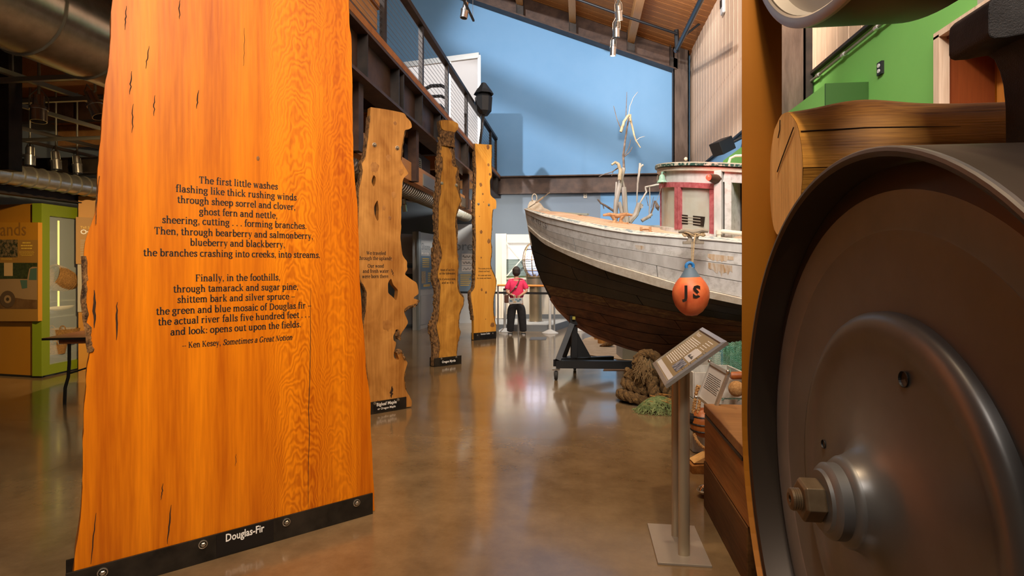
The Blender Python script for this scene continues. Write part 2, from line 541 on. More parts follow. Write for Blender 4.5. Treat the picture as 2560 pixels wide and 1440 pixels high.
W_, T_ = .150, .062
sS = [(.36, .36), (.30, .45), (.21, .47), (.12, .43), (.10, .36), (.16, .28), (.29, .21), (.35, .13), (.31, .04), (.21, .01), (.11, .03), (.06, .12)]
def _sc(pts, k): return [(x * k, y * k) for x, y in pts]
GL = {
 'a': (.50, [('P', _arc(.23, .33, .14, .14, 160, 0, 8) + [(.37, .02)]), ('P', _arc(.22, .14, .15, .135, 0, 360)), ('S', .36, .50, .02)]),
 'b': (.54, [('V', .13, 0, .74, 't'), ('P', _arc(.30, .24, .18, .23, 0, 360))]),
 'c': (.46, [('P', _arc(.26, .24, .19, .23, 45, 320))]),
 'd': (.56, [('P', _arc(.24, .24, .18, .23, 0, 360)), ('V', .42, 0, .74, 'tb')]),
 'e': (.49, [('P', _arc(.26, .24, .19, .23, 5, 320)), ('H', .09, .44, .26)]),
 'f': (.34, [('V', .16, 0, .60, 'b'), ('P', _arc(.27, .60, .11, .13, 180, 50, 6)), ('H', .02, .32, .47)]),
 'g': (.50, [('P', _arc(.22, .32, .15, .15, 0, 360)), ('P', _arc(.23, -.06, .18, .12, 0, 360)), ('H', .30, .48, .46)]),
 'h': (.58, [('V', .13, 0, .74, 'tb'), ('P', _arc(.285, .30, .155, .16, 180, 0, 8)), ('V', .44, 0, .32, 'b')]),
 'i': (.30, [('V', .15, 0, .48, 'tb'), ('D', .15, .64)]),
 'k': (.56, [('V', .13, 0, .74, 'tb'), ('p', [(.17, .20), (.42, .46)]), ('P', [(.24, .26), (.45, .02)]), ('S', .34, .54, .02), ('S', .32, .52, .47)]),
 'l': (.30, [('V', .15, 0, .74, 'tb')]),
 'm': (.86, [('V', .13, 0, .48, 'tb'), ('P', _arc(.275, .32, .145, .145, 180, 0, 8)), ('V', .42, 0, .34, 'b'), ('P', _arc(.565, .32, .145, .145, 180, 0, 8)), ('V', .71, 0, .34, 'b')]),
 'n': (.58, [('V', .13, 0, .48, 'tb'), ('P', _arc(.285, .31, .155, .155, 180, 0, 8)), ('V', .44, 0, .33, 'b')]),
 'o': (.52, [('P', _arc(.26, .24, .20, .23, 0, 360))]),
 'p': (.56, [('V', .13, -.21, .48, 'tb'), ('P', _arc(.31, .24, .18, .23, 0, 360))]),
 'r': (.42, [('V', .13, 0, .48, 'tb'), ('P', _arc(.27, .34, .13, .12, 170, 40, 6))]),
 's': (.42, [('P', sS)]),
 't': (.35, [('V', .15, .08, .60, ''), ('H', .02, .31, .47), ('P', _arc(.25, .10, .10, .09, 180, 320, 6))]),
 'u': (.57, [('V', .13, .14, .48, 't'), ('P', _arc(.27, .16, .14, .15, 180, 350, 8)), ('V', .42, 0, .48, 'tb')]),
 'v': (.50, [('P', [(.10, .47), (.26, .01)]), ('p', [(.26, .01), (.41, .47)]), ('S', .02, .20, .47), ('S', .32, .50, .47)]),
 'w': (.74, [('P', [(.10, .47), (.24, .01)]), ('p', [(.24, .01), (.37, .47)]), ('P', [(.37, .47), (.51, .01)]), ('p', [(.51, .01), (.64, .47)]), ('S', .02, .20, .47), ('S', .56, .74, .47)]),
 'y': (.50, [('P', [(.10, .47), (.26, .03)]), ('p', [(.42, .47), (.20, -.18), (.10, -.18)]), ('S', .02, .20, .47), ('S', .32, .50, .47)]),
 'z': (.46, [('H', .06, .40, .46), ('p', [(.38, .45), (.08, .03)]), ('H', .06, .40, .02)]),
 'T': (.64, [('V', .32, 0, .68, 'b'), ('H', .05, .59, .67), ('p', [(.06, .67), (.06, .52)]), ('p', [(.58, .67), (.58, .52)])]),
 'F': (.58, [('V', .16, 0, .68, 'tb'), ('H', .10, .53, .67), ('H', .16, .40, .36), ('p', [(.53, .67), (.53, .52)])]),
 'D': (.72, [('V', .16, 0, .68, ''), ('P', _arc(.26, .345, .36, .335, -90, 90)), ('H', .05, .28, .67), ('H', .05, .28, .01)]),
 'K': (.70, [('V', .16, 0, .68, 'tb'), ('p', [(.20, .28), (.54, .67)]), ('P', [(.30, .38), (.58, .02)]), ('S', .44, .68, .02), ('S', .44, .64, .67)]),
 'S': (.54, [('P', _sc(sS, 1.43))]),
 'G': (.72, [('P', _arc(.36, .34, .28, .34, 45, 330)), ('V', .58, .06, .30, 't')]),
 'N': (.74, [('p', [(.13, 0), (.13, .68)]), ('P', [(.13, .67), (.58, .02)]), ('p', [(.58, 0), (.58, .68)]), ('S', .04, .24, .01), ('S', .48, .68, .67)]),
 'W': (.96, [('P', [(.12, .67), (.30, .01)]), ('p', [(.30, .01), (.48, .67)]), ('P', [(.48, .67), (.66, .01)]), ('p', [(.66, .01), (.84, .67)]), ('S', .02, .24, .67), ('S', .74, .94, .67)]),
 'O': (.74, [('P', _arc(.37, .34, .29, .34, 0, 360, 20))]),
 'M': (.88, [('p', [(.14, 0), (.14, .68)]), ('P', [(.14, .67), (.42, .04)]), ('p', [(.42, .04), (.70, .67)]), ('V', .72, 0, .68, 'tb'), ('S', .04, .26, .01)]),
 '.': (.24, [('D', .12, .04)]), ',': (.24, [('D', .12, .04), ('p', [(.15, .03), (.10, -.12)])]), ':': (.26, [('D', .13, .04), ('D', .13, .38)]),
 '-': (.32, [('H', .04, .28, .24)]), '–': (.56, [('H', .03, .53, .24)]), ' ': (.25, []),
}


def serif(s, o, xd, yd, size, mat, parent, x0=None, x1=None, italic_from=None, name='text_line', depth=.0008):
    """o: baseline origin; x0,x1 stretch the line between these distances along xd"""
    quads = []

    def seg(pts, wfn, sh):
        for a, b in zip(pts[:-1], pts[1:]):
            dx, dy = b[0] - a[0], b[1] - a[1]
            ln = math.hypot(dx, dy)
            if ln < 1e-6: continue
            w2 = wfn(dx / ln, dy / ln) / 2
            nx, ny = -dy / ln * w2, dx / ln * w2
            ex, ey = dx / ln * .012, dy / ln * .012
            quads.append([(a[0] + nx - ex, a[1] + ny - ey), (a[0] - nx - ex, a[1] - ny - ey), (b[0] - nx + ex, b[1] - ny + ey), (b[0] + nx + ex, b[1] + ny + ey)])
    x = 0.0
    for i, ch in enumerate(s):
        wd, st = GL.get(ch, GL['o'])
        n0 = len(quads)
        for q in st:
            if q[0] == 'P': seg(q[1], lambda a, b: T_ + (W_ - T_) * abs(b), 0)
            elif q[0] == 'p': seg(q[1], lambda a, b: T_ * 1.15, 0)
            elif q[0] == 'H': seg([(q[1], q[3]), (q[2], q[3])], lambda a, b: T_, 0)
            elif q[0] == 'S': seg([(q[1], q[3]), (q[2], q[3])], lambda a, b: .035, 0)
            elif q[0] == 'D': seg([(q[1] - .055, q[2] + .01), (q[1] + .055, q[2] + .01)], lambda a, b: .115, 0)
            elif q[0] == 'V':
                seg([(q[1], q[2]), (q[1], q[3])], lambda a, b: W_, 0)
                if 'b' in q[4]: seg([(q[1] - .11, q[2] + .015), (q[1] + .11, q[2] + .015)], lambda a, b: .035, 0)
                if 't' in q[4]: seg([(q[1] - .11, q[3] - .02), (q[1] + .02, q[3] - .01)], lambda a, b: .04, 0)
        it = .22 if (italic_from is not None and i >= italic_from) else 0
        for q in quads[n0:]:
            for k in range(4): q[k] = (q[k][0] + x + it * q[k][1], q[k][1])
        x += wd * 1.03
    tot = max(x, .1)
    k = size if x0 is None else (x1 - x0) / tot
    base = -tot * size / 2 if x0 is None else x0
    xd, yd = V(xd).normalized(), V(yd).normalized()
    nz = xd.cross(yd)
    g = G()
    for q in quads:
        g.add([V(o) + xd * (base + a * k) + yd * b * size + nz * depth for a, b in q], [(0, 1, 2, 3)])
    return part(name, g, mat, parent, fix=False)
# ================================================================== ROOM SHELL
XR, YF, XL = 2.88, 15.4, -9.0
m, nt, b = _mat('polished_concrete')
N, L = nt.nodes, nt.links
tc = N.new('ShaderNodeTexCoord')
def _n(sc, det, rough=.6):
    n = N.new('ShaderNodeTexNoise'); n.inputs['Scale'].default_value = sc; n.inputs['Detail'].default_value = det
    n.inputs['Roughness'].default_value = rough
    L.new(tc.outputs['Object'], n.inputs['Vector']); return n
n1, n2, n3 = _n(.55, 8), _n(4, 10, .7), _n(60, 3)
mx = N.new('ShaderNodeMixRGB'); mx.inputs[0].default_value = .45
L.new(n1.outputs['Fac'], mx.inputs[1]); L.new(n2.outputs['Fac'], mx.inputs[2])
r = N.new('ShaderNodeValToRGB')
r.color_ramp.elements[0].position = .38; r.color_ramp.elements[1].position = .62
r.color_ramp.elements[0].color = (.15, .092, .042, 1); r.color_ramp.elements[1].color = (.275, .18, .088, 1)
L.new(mx.outputs[0], r.inputs[0]); L.new(r.outputs[0], b.inputs['Base Color'])
mr = N.new('ShaderNodeMapRange'); mr.inputs['To Min'].default_value = .12; mr.inputs['To Max'].default_value = .27
L.new(n2.outputs['Fac'], mr.inputs['Value']); L.new(mr.outputs[0], b.inputs['Roughness'])
bp = N.new('ShaderNodeBump'); bp.inputs['Strength'].default_value = .04; bp.inputs['Distance'].default_value = .01
L.new(n2.outputs['Fac'], bp.inputs['Height']); L.new(bp.outputs[0], b.inputs['Normal'])
b.inputs['Coat Weight'].default_value = .55; b.inputs['Coat Roughness'].default_value = .10
MT['floor'] = m
g = G()
# concrete pours separated by sawn joints
xs = [XL, -3.9, 3.6]
ys = [-3.0, 0.9, 4.9, 8.9, 12.4, YF + .1]
floor = struct('floor', G().box((XL, -3, -.12), (3.6, YF + .1, -.006)), MT['crack'])
for i in range(2):
    for j in range(5):
        part('concrete_bay', G().box((xs[i] + .0014, ys[j] + .0014, -.05), (xs[i + 1] - .0014, ys[j + 1] - .0014, 0)), 'floor', floor)
# ---- far wall (blue), left gallery part grey blue
wall = struct('wall_far', G().box((-2.9, YF, 0), (XR + .3, YF + .15, 10.5)), MT['blue'])
struct('wall_far_gallery', G().box((XL, YF - .004, 0), (-2.9, YF + .15, 3.9)), MT['grey_blue'])
struct('wall_far_upper', G().box((XL, YF, 3.9), (-2.9, YF + .15, 12)), MT['blue'])
# grey lower field of the far wall below the girder
struct('wall_far_lower_field', G().box((-2.9, YF - .006, 0), (.55, YF, 3.55)), MT['grey_blue'])
struct('baseboard_far', G().box((-2.9, YF - .03, 0), (-1.2, YF - .007, .16)), MT['trim_orange'])
struct('wall_left', G().box((XL - .1, -3, 0), (XL, YF, 12)), MT['grey_blue'])
# pilaster at the end of the mezzanine
# girder on the far wall
g = G()
zb, zt = PY(1500, 481, YF).z, PY(1500, 441, YF).z
g.box((-2.3, YF - .05, zb), (XR - .35, YF - .008, zt))
g.box((-2.3, YF - .20, zt), (XR - .35, YF - .008, zt + .03)); g.box((-2.3, YF - .20, zb - .03), (XR - .35, YF - .008, zb))
struct('trim_girder_far', g, MT['steel'])
# ---- right wall: lower painted part, upper siding
g = G().box((XR + .02, 7.45, 0), (XR + .25, YF, 3.94))
struct('wall_right_blue', g, MT['blue'])
g = G().box((XR + .02, 4.92, 0), (XR + .25, 7.45, 4.0)).box((XR + .02, 4.5, 3.36), (XR + .25, 4.92, 4.0))
struct('wall_right_green', g, MT['green'])
g = G().box((XR + .02, -3, 3.36), (XR + .25, 4.5, 4.0)).box((XR + .02, -3, 0), (XR + .25, 3.3, 3.36))
struct('wall_right_beige', g, MT['beige'])
sid = struct('wall_right_siding', G().box((XR + .03, -3, 3.95), (XR + .3, YF, 7.6)), MT['siding'])
ROOF = lambda X: 7.15 + .395 * (XR - X)
y = .6
me_s = {}
for k in range(101):
    wv = (.135, .15, .142)[k % 3]
    key = k % 3
    if key not in me_s:
        me_s[key] = mesh('board', G().box((0, .0025, 3.95), (.035 + .004 * key, wv - .0025, 7.25)), MT['siding'])
    o = link('board', me_s[key], None, sid)
    o.location = (XR - .004 * (k % 2), y, 0)
    y += wv
    if y > YF - .14: break
struct('trim_siding_ledge', G().box((XR - .03, -3, 3.915), (XR + .04, YF, 3.95)), MT['steel_dark'])
# green low wall block in front of the right wall, its near end deep green
y0, y1, zt = 6.07, 10.2, 3.38
struct('wall_green_block', G().box((2.49, y0 + .01, 0), (XR + .02, y1, zt)), MT['green'])
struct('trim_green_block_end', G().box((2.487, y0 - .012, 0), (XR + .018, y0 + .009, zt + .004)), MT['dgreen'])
# recess with orange wooden panels
rc = struct('door_1', G().box((XR + .02, 4.90, 0), (3.5, 4.95, 3.36)), MT['fir'])
mt_red = wood('red_brown_wood', (.16, .03, .006), (.27, .06, .012), rough=.5)
MT['red_wood'] = mt_red
part('jamb_panel', G().box((XR + .03, 4.875, 0), (3.27, 4.90, 3.36)), mt_red, rc)
part('back_panel', G().box((3.28, 3.3, 0), (3.33, 4.87, 3.36)), wood('orange_panel_wood', (.45, .14, .02), (.62, .23, .04)), rc)
part('head_panel', G().box((XR + .03, 3.3, 3.33), (3.3, 4.9, 3.37)), mt_red, rc)
part('casing', G().box((XR - .03, 4.86, 0), (XR + .05, 4.93, 3.37)).box((XR - .03, 3.3, 3.35), (XR + .05, 4.93, 3.40)), 'siding', rc)
# ---- roof: board ceiling, raked steel frame, purlins
cx0 = -8.9
roof = struct('ceiling', G().hexa([V((cx0, -3, ROOF(cx0) + .06)), V((XR + .2, -3, ROOF(XR + .2) + .06)), V((XR + .2, YF + .1, ROOF(XR + .2) + .06)), V((cx0, YF + .1, ROOF(cx0) + .06)),
                                 V((cx0, -3, ROOF(cx0) + .2)), V((XR + .2, -3, ROOF(XR + .2) + .2)), V((XR + .2, YF + .1, ROOF(XR + .2) + .2)), V((cx0, YF + .1, ROOF(cx0) + .2))]), MT['deck_ceiling'])
xa, xb = -3.6, XR + .06
bmesh_me = mesh('ceiling_board', G().hexa([V((xa, .0, ROOF(xa) + .02)), V((xb, 0, ROOF(xb) + .02)), V((xb, .127, ROOF(xb) + .02)), V((xa, .127, ROOF(xa) + .02)),
                                          V((xa, .0, ROOF(xa) + .055)), V((xb, 0, ROOF(xb) + .055)), V((xb, .127, ROOF(xb) + .055)), V((xa, .127, ROOF(xa) + .055))]), MT['deck_ceiling'])
for k in range(92):
    yy = 3.3 + .131 * k
    if yy > YF - .1: break
    o = link('ceiling_board', bmesh_me, None, roof)
    o.location = (0, yy, -.004 * (k % 2))
# raked frame against the far wall
fr = struct('trim_roof_frame', G(), MT['steel']) if False else None
def raked(xa, xb, y0, y1, dz0, dz1, g):
    return g.hexa([V((xa, y0, ROOF(xa) + dz0)), V((xb, y0, ROOF(xb) + dz0)), V((xb, y1, ROOF(xb) + dz0)), V((xa, y1, ROOF(xa) + dz0)),
                   V((xa, y0, ROOF(xa) + dz1)), V((xb, y0, ROOF(xb) + dz1)), V((xb, y1, ROOF(xb) + dz1)), V((xa, y1, ROOF(xa) + dz1))])
g = raked(-6, 2.5, YF - .16, YF - .12, -.56, .0, G())
frame = struct('trim_roof_frame', g, MT['steel'])
part('flange', raked(-6, 2.5, YF - .34, YF - .01, -.60, -.56, G()), 'steel', frame)
for xp in (-2.9, -1.62, -.2, 1.34, 2.45):
    part('stiffener', raked(xp - .10, xp - .085, YF - .33, YF - .16, -.56, 0, raked(xp + .085, xp + .10, YF - .33, YF - .16, -.56, 0, G())), 'steel_dark', frame)
    part('seat_bracket', raked(xp - .085, xp + .085, YF - .30, YF - .16, -.56, -.30, G()), 'steel_dark', frame)
for xp in (-4.2, -2.9, -1.62, -.2, 1.34):
    struct('trim_purlin', G().hexa([V((xp - .09, 2, ROOF(xp) - .27)), V((xp + .09, 2, ROOF(xp) - .30)), V((xp + .09, YF - .17, ROOF(xp) - .30)), V((xp - .09, YF - .17, ROOF(xp) - .27)),
                                    V((xp - .09, 2, ROOF(xp) + .03)), V((xp + .09, 2, ROOF(xp) + .0)), V((xp + .09, YF - .17, ROOF(xp) + .0)), V((xp - .09, YF - .17, ROOF(xp) + .03))]), MT['glulam'])
struct('trim_shadow_beam', G().bar((-8.6, 3, 8.47 + .493 * 5.03), (-1, 3, 8.47 - .493 * 2.57), .2, .26), MT['steel'])  # added out of view, set so its shadow crosses the far wall
# steel columns
def hcol(x, y, z0, z1, w, d, web=.03):
    g = G()
    g.box((x, y, z0), (x + w, y + web, z1)).box((x, y, z0), (x + web * .8, y + d, z1)).box((x + w - web * .8, y, z0), (x + w, y + d, z1))
    g.box((x, y + d - web, z0), (x + w, y + d, z1))
    return g
c1 = PY(1684, 500, YF - .3); c2 = PY(1722, 500, YF - .3)
struct('trim_corner_column', hcol(c1.x, YF - .3, 0, 7.3, c2.x - c1.x, .28), MT['column'])
a = PX(2030, 200, 2.87)
yc_ = a.y
c1 = PY(1950, 300, yc_)
struct('trim_wall_column', hcol(c1.x, yc_ + .02, 0, 7.4, 2.8 - c1.x, .28), MT['column'])
struct('trim_column_edge', G().box((2.8, yc_, 0), (2.879, yc_ + .3, 7.4)), MT['steel_dark'])
# ================================================================== MEZZANINE
XM = -2.3
gird = struct('trim_mezzanine_girder', G().box((XM - .03, -1, 3.47), (XM, YF - .01, 3.93)), MT['steel'])
part('top_flange', G().box((XM - .14, -1, 3.93), (XM + .12, YF - .01, 3.965)), 'steel', gird)
part('bottom_flange', G().box((XM - .14, -1, 3.435), (XM + .12, YF - .01, 3.47)), 'steel', gird)
for k in range(12):
    yy = 3.55 + 1.02 * k
    part('stiffener', G().box((XM, yy, 3.47), (XM + .11, yy + .02, 3.93)), 'steel_dark', gird)
    if k % 2: part('stiffener', G().box((XM, yy + .18, 3.47), (XM + .11, yy + .20, 3.93)), 'steel_dark', gird)
struct('ceiling_mezzanine_deck', G().box((XL, -2.5, 3.97), (XM + .12, YF, 4.05)), MT['deck_ceiling'])
for k in range(10):
    yy = 1.2 + 1.5 * k
    struct('trim_mezzanine_joist', G().box((XL, yy, 3.62), (XM - .05, yy + .14, 3.965)), MT['glulam'] if k % 2 else MT['steel'])
# posts under the mezzanine
for px_, d_ in ((892, 4.7), (1037, 7.9), (1168, 11.4)):
    p = PX(px_, 500, XM)
    struct('trim_mezzanine_post', G().box((XM - .1, p.y, 2.72), (XM + .02, p.y + .13, 3.44)), MT['steel'])
lb = struct('trim_lower_beam', G().box((XM - .18, 3, 2.72), (XM - .05, 13.6, 2.98)), MT['glulam'])
for px_ in (1070, 1160):
    p = PX(px_, 460, XM - .05)
    part('beam_splice', G().box((XM - .2, p.y - .3, 2.74), (XM - .035, p.y + .35, 2.92)), 'strut', lb)
# ================================================================== RAILING
rail = thing('mezzanine_railing', (XM, 8, 4.05), 'dark steel railing with thin horizontal cables along the mezzanine edge', 'railing')
part('top_rail', G().box((XM - .05, 1.0, 5.02), (XM + .05, YF - .15, 5.09)), 'steel_dark', rail, bevel=.004)
part('bottom_rail', G().box((XM - .02, 1.0, 4.06), (XM + .03, YF - .15, 4.14)), 'steel_dark', rail)
PYS = [PX(px_, 300, XM).y for px_ in (958, 1053, 1117, 1165, 1200, 1226)]
for yy in [1.9, 3.45, 5.0] + PYS:
    part('post', G().box((XM - .03, yy - .04, 4.03), (XM + .03, yy + .04, 5.03)), 'steel_dark', rail)
for k in range(11):
    z = 4.20 + k * .074
    part('cable', G().tube([(XM, 1.0, z), (XM, YF - .15, z)], .0035, 5), 'cable', rail)
# return of the railing at the far end
part('end_gate', G().box((XM - .03, YF - .2, 3.6), (XM + .03, YF - .14, 5.1)), 'steel_dark', rail)
# white backdrop wall on the mezzanine
A, B = P(985, 160, 13.6), P(1199, 140, 12.9)
A.x, B.x = min(A.x, XM - 1.6), B.x
bd = thing('backdrop_wall', (B.x, B.y, 4.05), 'tall white backdrop panels in an aluminium frame behind the mezzanine railing', 'partition')
dv = (A - B); dv.z = 0
dl = dv.length; dn = dv.normalized()
for i in range(3):
    p0, p1 = B + dn * (dl * i / 3), B + dn * (dl * (i + 1) / 3)
    g = G(); g.bar((p0 + dn * .02) + V((0, 0, (4.06 + B.z) / 2 - p0.z)), (p1 - dn * .01) + V((0, 0, (4.06 + B.z) / 2 - p1.z)), .04, B.z - 4.06)
    part('panel', g, 'white', bd)
for i in range(4):
    p0 = B + dn * (dl * i / 3)
    part('frame_post', G().bar((p0.x, p0.y - .03, 4.05), (p0.x, p0.y - .03, B.z), .06, .05), 'alu', bd)
part('frame_head', G().bar((B.x, B.y - .03, B.z), (A.x, A.y - .03, B.z), .08, .12), 'alu', bd)
# chair on the mezzanine
ch = thing('folding_chair', (XM - .45, 9.0, 4.05), 'black metal chair behind the railing in front of the white backdrop', 'chair', local=True)
p = PX(1085, 260, XM - .4)
ch.location = (XM - .42, p.y, 4.05)
part('seat', G().box((-.2, -.2, .42), (.2, .2, .45)), 'black', ch)
g = G().tube([(-.2, .2, .66), (-.1, .23, .72), (.1, .23, .72), (.2, .2, .66)], .03, 6)
part('backrest', g.tube([(-.2, .2, .86), (-.1, .23, .92), (.1, .23, .92), (.2, .2, .86)], .035, 6), 'black', ch)
for sx in (-1, 1):
    part('leg', G().tube([(sx * .21, .26, 0), (sx * .21, .19, .9)], .014, 6), 'black', ch)
    part('leg', G().tube([(sx * .19, -.24, 0), (sx * .19, -.18, .42)], .014, 6), 'black', ch)
# wooden table at the near part of the mezzanine
tb = thing('wooden_bench', (XM - .6, 5.6, 4.05), 'orange brown wooden bench on the mezzanine above the fir slab', 'bench')
part('top', G().box((XM - .85, 4.5, 4.72), (XM - .15, 6.75, 4.80)), 'glulam', tb, bevel=.01)
part('apron', G().box((XM - .80, 4.55, 4.45), (XM - .2, 6.7, 4.71)), 'glulam', tb)
for sx, sy in ((-.78, 4.6), (-.24, 4.6), (-.78, 6.62), (-.24, 6.62)):
    part('leg', G().box((XM + sx - .03, sy - .03, 4.05), (XM + sx + .03, sy + .03, 4.72)), 'steel_dark', tb)
# dark lantern speaker on the railing end
p = P(1209, 250, 12.0)
sp = thing('wall_loudspeaker', (p.x, p.y, 4.9), 'black angular loudspeaker hung at the end of the mezzanine railing', 'speaker')
g = G(); h = .62
g.lathe([(.001, -.33), (.10, -.33), (.17, -.25), (.19, .05), (.13, .12), (.001, .12)], Matrix.Translation(p), 8)
part('body', g, 'black', sp)
part('hood', G().lathe([(.22, .12), (.17, .20), (.05, .36), (.001, .38)], Matrix.Translation(p), 8), 'black', sp)
part('bracket', G().bar(p + V((0, 0, -.33)), (p.x - .1, p.y, 4.0), .05, .05), 'steel_dark', sp)
# black speaker box on the right wall + its bracket
p = PX(1806, 366, XR - .35)
sp = thing('box_loudspeaker', (XR, p.y, 3.9), 'black box loudspeaker on a bracket over the blue side wall', 'speaker')
Mx = Matrix.Translation(p) @ Matrix.Rotation(.5, 4, 'Z') @ Matrix.Rotation(-.45, 4, 'Y')
part('cabinet', G().box((-.16, -.13, -.12), (.16, .13, .12), Mx), 'black', sp, bevel=.01)
part('bracket', G().tube([p + V((.1, 0, .03)), p + V((.36, 0, .16))], .025, 8), 'black', sp)
# ================================================================== SPRINKLER PIPES, TRACKS
pp = thing('sprinkler_main', (2.2, 9, 7.0), 'thick black sprinkler pipe running under the sloped board ceiling', 'pipe')
a, b_ = P(1693, 122, 13.4), P(1760, -15, 9.2)
part('pipe', G().tube([a, b_], .05, 10), 'blackpipe', pp)
part('end_fitting', G().tube([a, a - (b_ - a).normalized() * .12], [.065, .075], 10).tube([a + V((0, 0, .0)), a + V((-.02, 0, .45))], .055, 10), 'blackpipe', pp)
part('end_cap', G().tube([a - (b_ - a).normalized() * .12, a - (b_ - a).normalized() * .17], .07, 10), M('red_cap', (.35, .06, .03)), pp)
pp = thing('sprinkler_branch', (1.2, 12, 8), 'thin black branch pipe crossing below the ceiling boards', 'pipe')
part('pipe', G().tube([P(1425, -8, 13.0), P(1560, 40, 13.15), P(1692, 84, 13.3)], .03, 8), 'blackpipe', pp)
pp = thing('sprinkler_stub', (2.4, 12, 7.2), 'short black pipe arm between the thick pipe and the wooden wall', 'pipe')
part('pipe', G().tube([P(1700, 98, 13.2), PX(1758, 52, XR - .02)], .028, 8), 'blackpipe', pp)
# conduit on the green wall
cd = thing('conduit', (XR, 6, 3.8), 'thin grey conduit running along the top of the green wall', 'conduit')
a, b_ = PX(2026, 204, XR - .02), PX(2250, 22, XR - .02)
part('tube', G().tube([a, b_], .016, 8), 'strut', cd)
for t in (.12, .45, .8):
    q = a.lerp(b_, t); part('clamp', G().tube([q - V((0, .03, 0)), q + V((0, .03, 0))], .026, 8), 'alu', cd)
# outlet
o_ = PX(2199, 171, XR + .0)
ol = thing('wall_outlet', o_, 'black duplex outlet plate with white sockets on the green wall', 'outlet')
part('plate', G().box((XR - .006, o_.y - .042, o_.z - .062), (XR + .02, o_.y + .042, o_.z + .062)), 'black', ol)
for dz in (-.026, .026):
    part('socket', G().lathe([(.001, -.004), (.019, -.004), (.019, .006), (.001, .006)], Matrix.Translation((XR - .01, o_.y, o_.z + dz)) @ Matrix.Rotation(PI / 2, 4, 'Y'), 12), 'white', ol)
ol2p = PY(1463, 489, YF - .0)
ol = thing('wall_outlet', ol2p, 'small beige outlet on the blue far wall below the brown girder', 'outlet')
part('plate', G().box((ol2p.x - .045, YF - .03, ol2p.z - .07), (ol2p.x + .045, YF - .0, ol2p.z + .07)), 'cream', ol)
for dz in (-.03, .03):
    part('socket', G().box((ol2p.x - .02, YF - .035, ol2p.z + dz - .018), (ol2p.x + .02, YF - .03, ol2p.z + dz + .018)), 'beige', ol)
# white sensor on the siding
q = PX(1808, 12, XR - .03)
sn = thing('wall_sensor', q, 'small white rounded sensor high on the wooden siding', 'sensor')
part('housing', G().box((XR - .07, q.y - .10, q.z - .19), (XR - .0, q.y + .10, q.z + .19)), 'white', sn, bevel=.03)
part('lens_window', G().box((XR - .08, q.y - .06, q.z - .06), (XR - .069, q.y + .06, q.z + .10)), 'black', sn)


def spot_head(axis_pt, aim, r, L_, glow=False, mat='lamp'):
    """lamp can with bail and cooling collar; local z = aim direction"""
    g1, g2, g3, g4 = G(), G(), G(), G()
    q = (V(aim)).to_track_quat('Z', 'Y').to_matrix().to_4x4()
    M_ = Matrix.Translation(axis_pt) @ q
    g1.lathe([(r * .35, -L_ * .55), (r * .7, -L_ * .5), (r * .75, -L_ * .1), (r, -L_ * .05), (r, L_ * .5), (r * .9, L_ * .5), (r * .86, L_ * .1), (.001, L_ * .08)], M_, 18)
    g1.lathe([(.001, -L_ * .55), (r * .35, -L_ * .55)], M_, 18)
    g2.lathe([(r * 1.1, -.05 * L_), (r * 1.1, .05 * L_), (r * .98, .05 * L_), (r * .98, -.05 * L_), (r * 1.1, -.05 * L_)], M_, 18)
    g3.tube([M_ @ V((r * 1.08, 0, 0)), M_ @ V((r * 1.05, 0, -L_ * .45)), M_ @ V((0, 0, -L_ * .85)), M_ @ V((-r * 1.05, 0, -L_ * .45)), M_ @ V((-r * 1.08, 0, 0))], r * .09, 6)
    g4.lathe([(.001, L_ * .3), (r * .8, L_ * .3), (r * .8, L_ * .33), (.001, L_ * .33)], M_, 18)
    return g1, g2, g3, g4


def track_lamp(p, aim, r, L_, label, group=None, glow=False, mat='lamp'):
    t = thing('track_spotlight', p, label, 'spotlight', group)
    a, b_, c_, d_ = spot_head(p, aim, r, L_)
    part('housing', a, mat, t, smooth=True)
    part('collar', b_, mat, t, smooth=True)
    part('bail', c_, 'strut', t)
    part('lens', d_, 'lampglow' if glow else 'black', t)
    return t


# hanging track with three heads (middle) and one at left
a, b_ = P(1548, -10, 8.6), P(1536, 118, 11.2)
tr = thing('lighting_track', a, 'slim steel lighting track hanging steeply above the boat', 'track')
part('rail', G().tube([a, b_], .016, 6), 'strut', tr)
for t in (.3, .8):
    q = a.lerp(b_, t); part('hanger_wire', G().tube([q, (q.x - .02, q.y, ROOF(q.x))], .004, 5), 'cable', tr)
track_lamp(P(1547, 30, 9.0), (.1, .3, -1), .055, .26, 'topmost glowing spotlight of the hanging track above the boat', glow=True)
track_lamp(P(1541, 74, 10.0), (0, .2, -1), .06, .26, 'middle unlit spotlight of the hanging track above the boat')
track_lamp(P(1533, 120, 11.0), (-.05, .1, -1), .06, .30, 'lowest glowing spotlight of the hanging track above the boat', glow=True)
a, b_ = P(1150, -20, 9.0), P(1184, 52, 10.0)
tr = thing('lighting_track', a, 'short dark lighting track in front of the blue wall top', 'track')
part('rail', G().bar(a, b_, .035, .03), 'black', tr)
part('hanger_wire', G().tube([P(1182, 40, 9.9), P(1182, -100, 9.9)], .004, 5), 'cable', tr)
track_lamp(P(1162, 26, 9.6), (-.15, -.05, -1), .065, .27, 'silver spotlight on the short track before the blue wall')
# ================================================================== LIVE-EDGE SLABS
UD = V((math.sqrt(.5), math.sqrt(.5), 0))      # direction of every slab's width
ND = V((math.sqrt(.5), -math.sqrt(.5), 0))     # towards the visitor


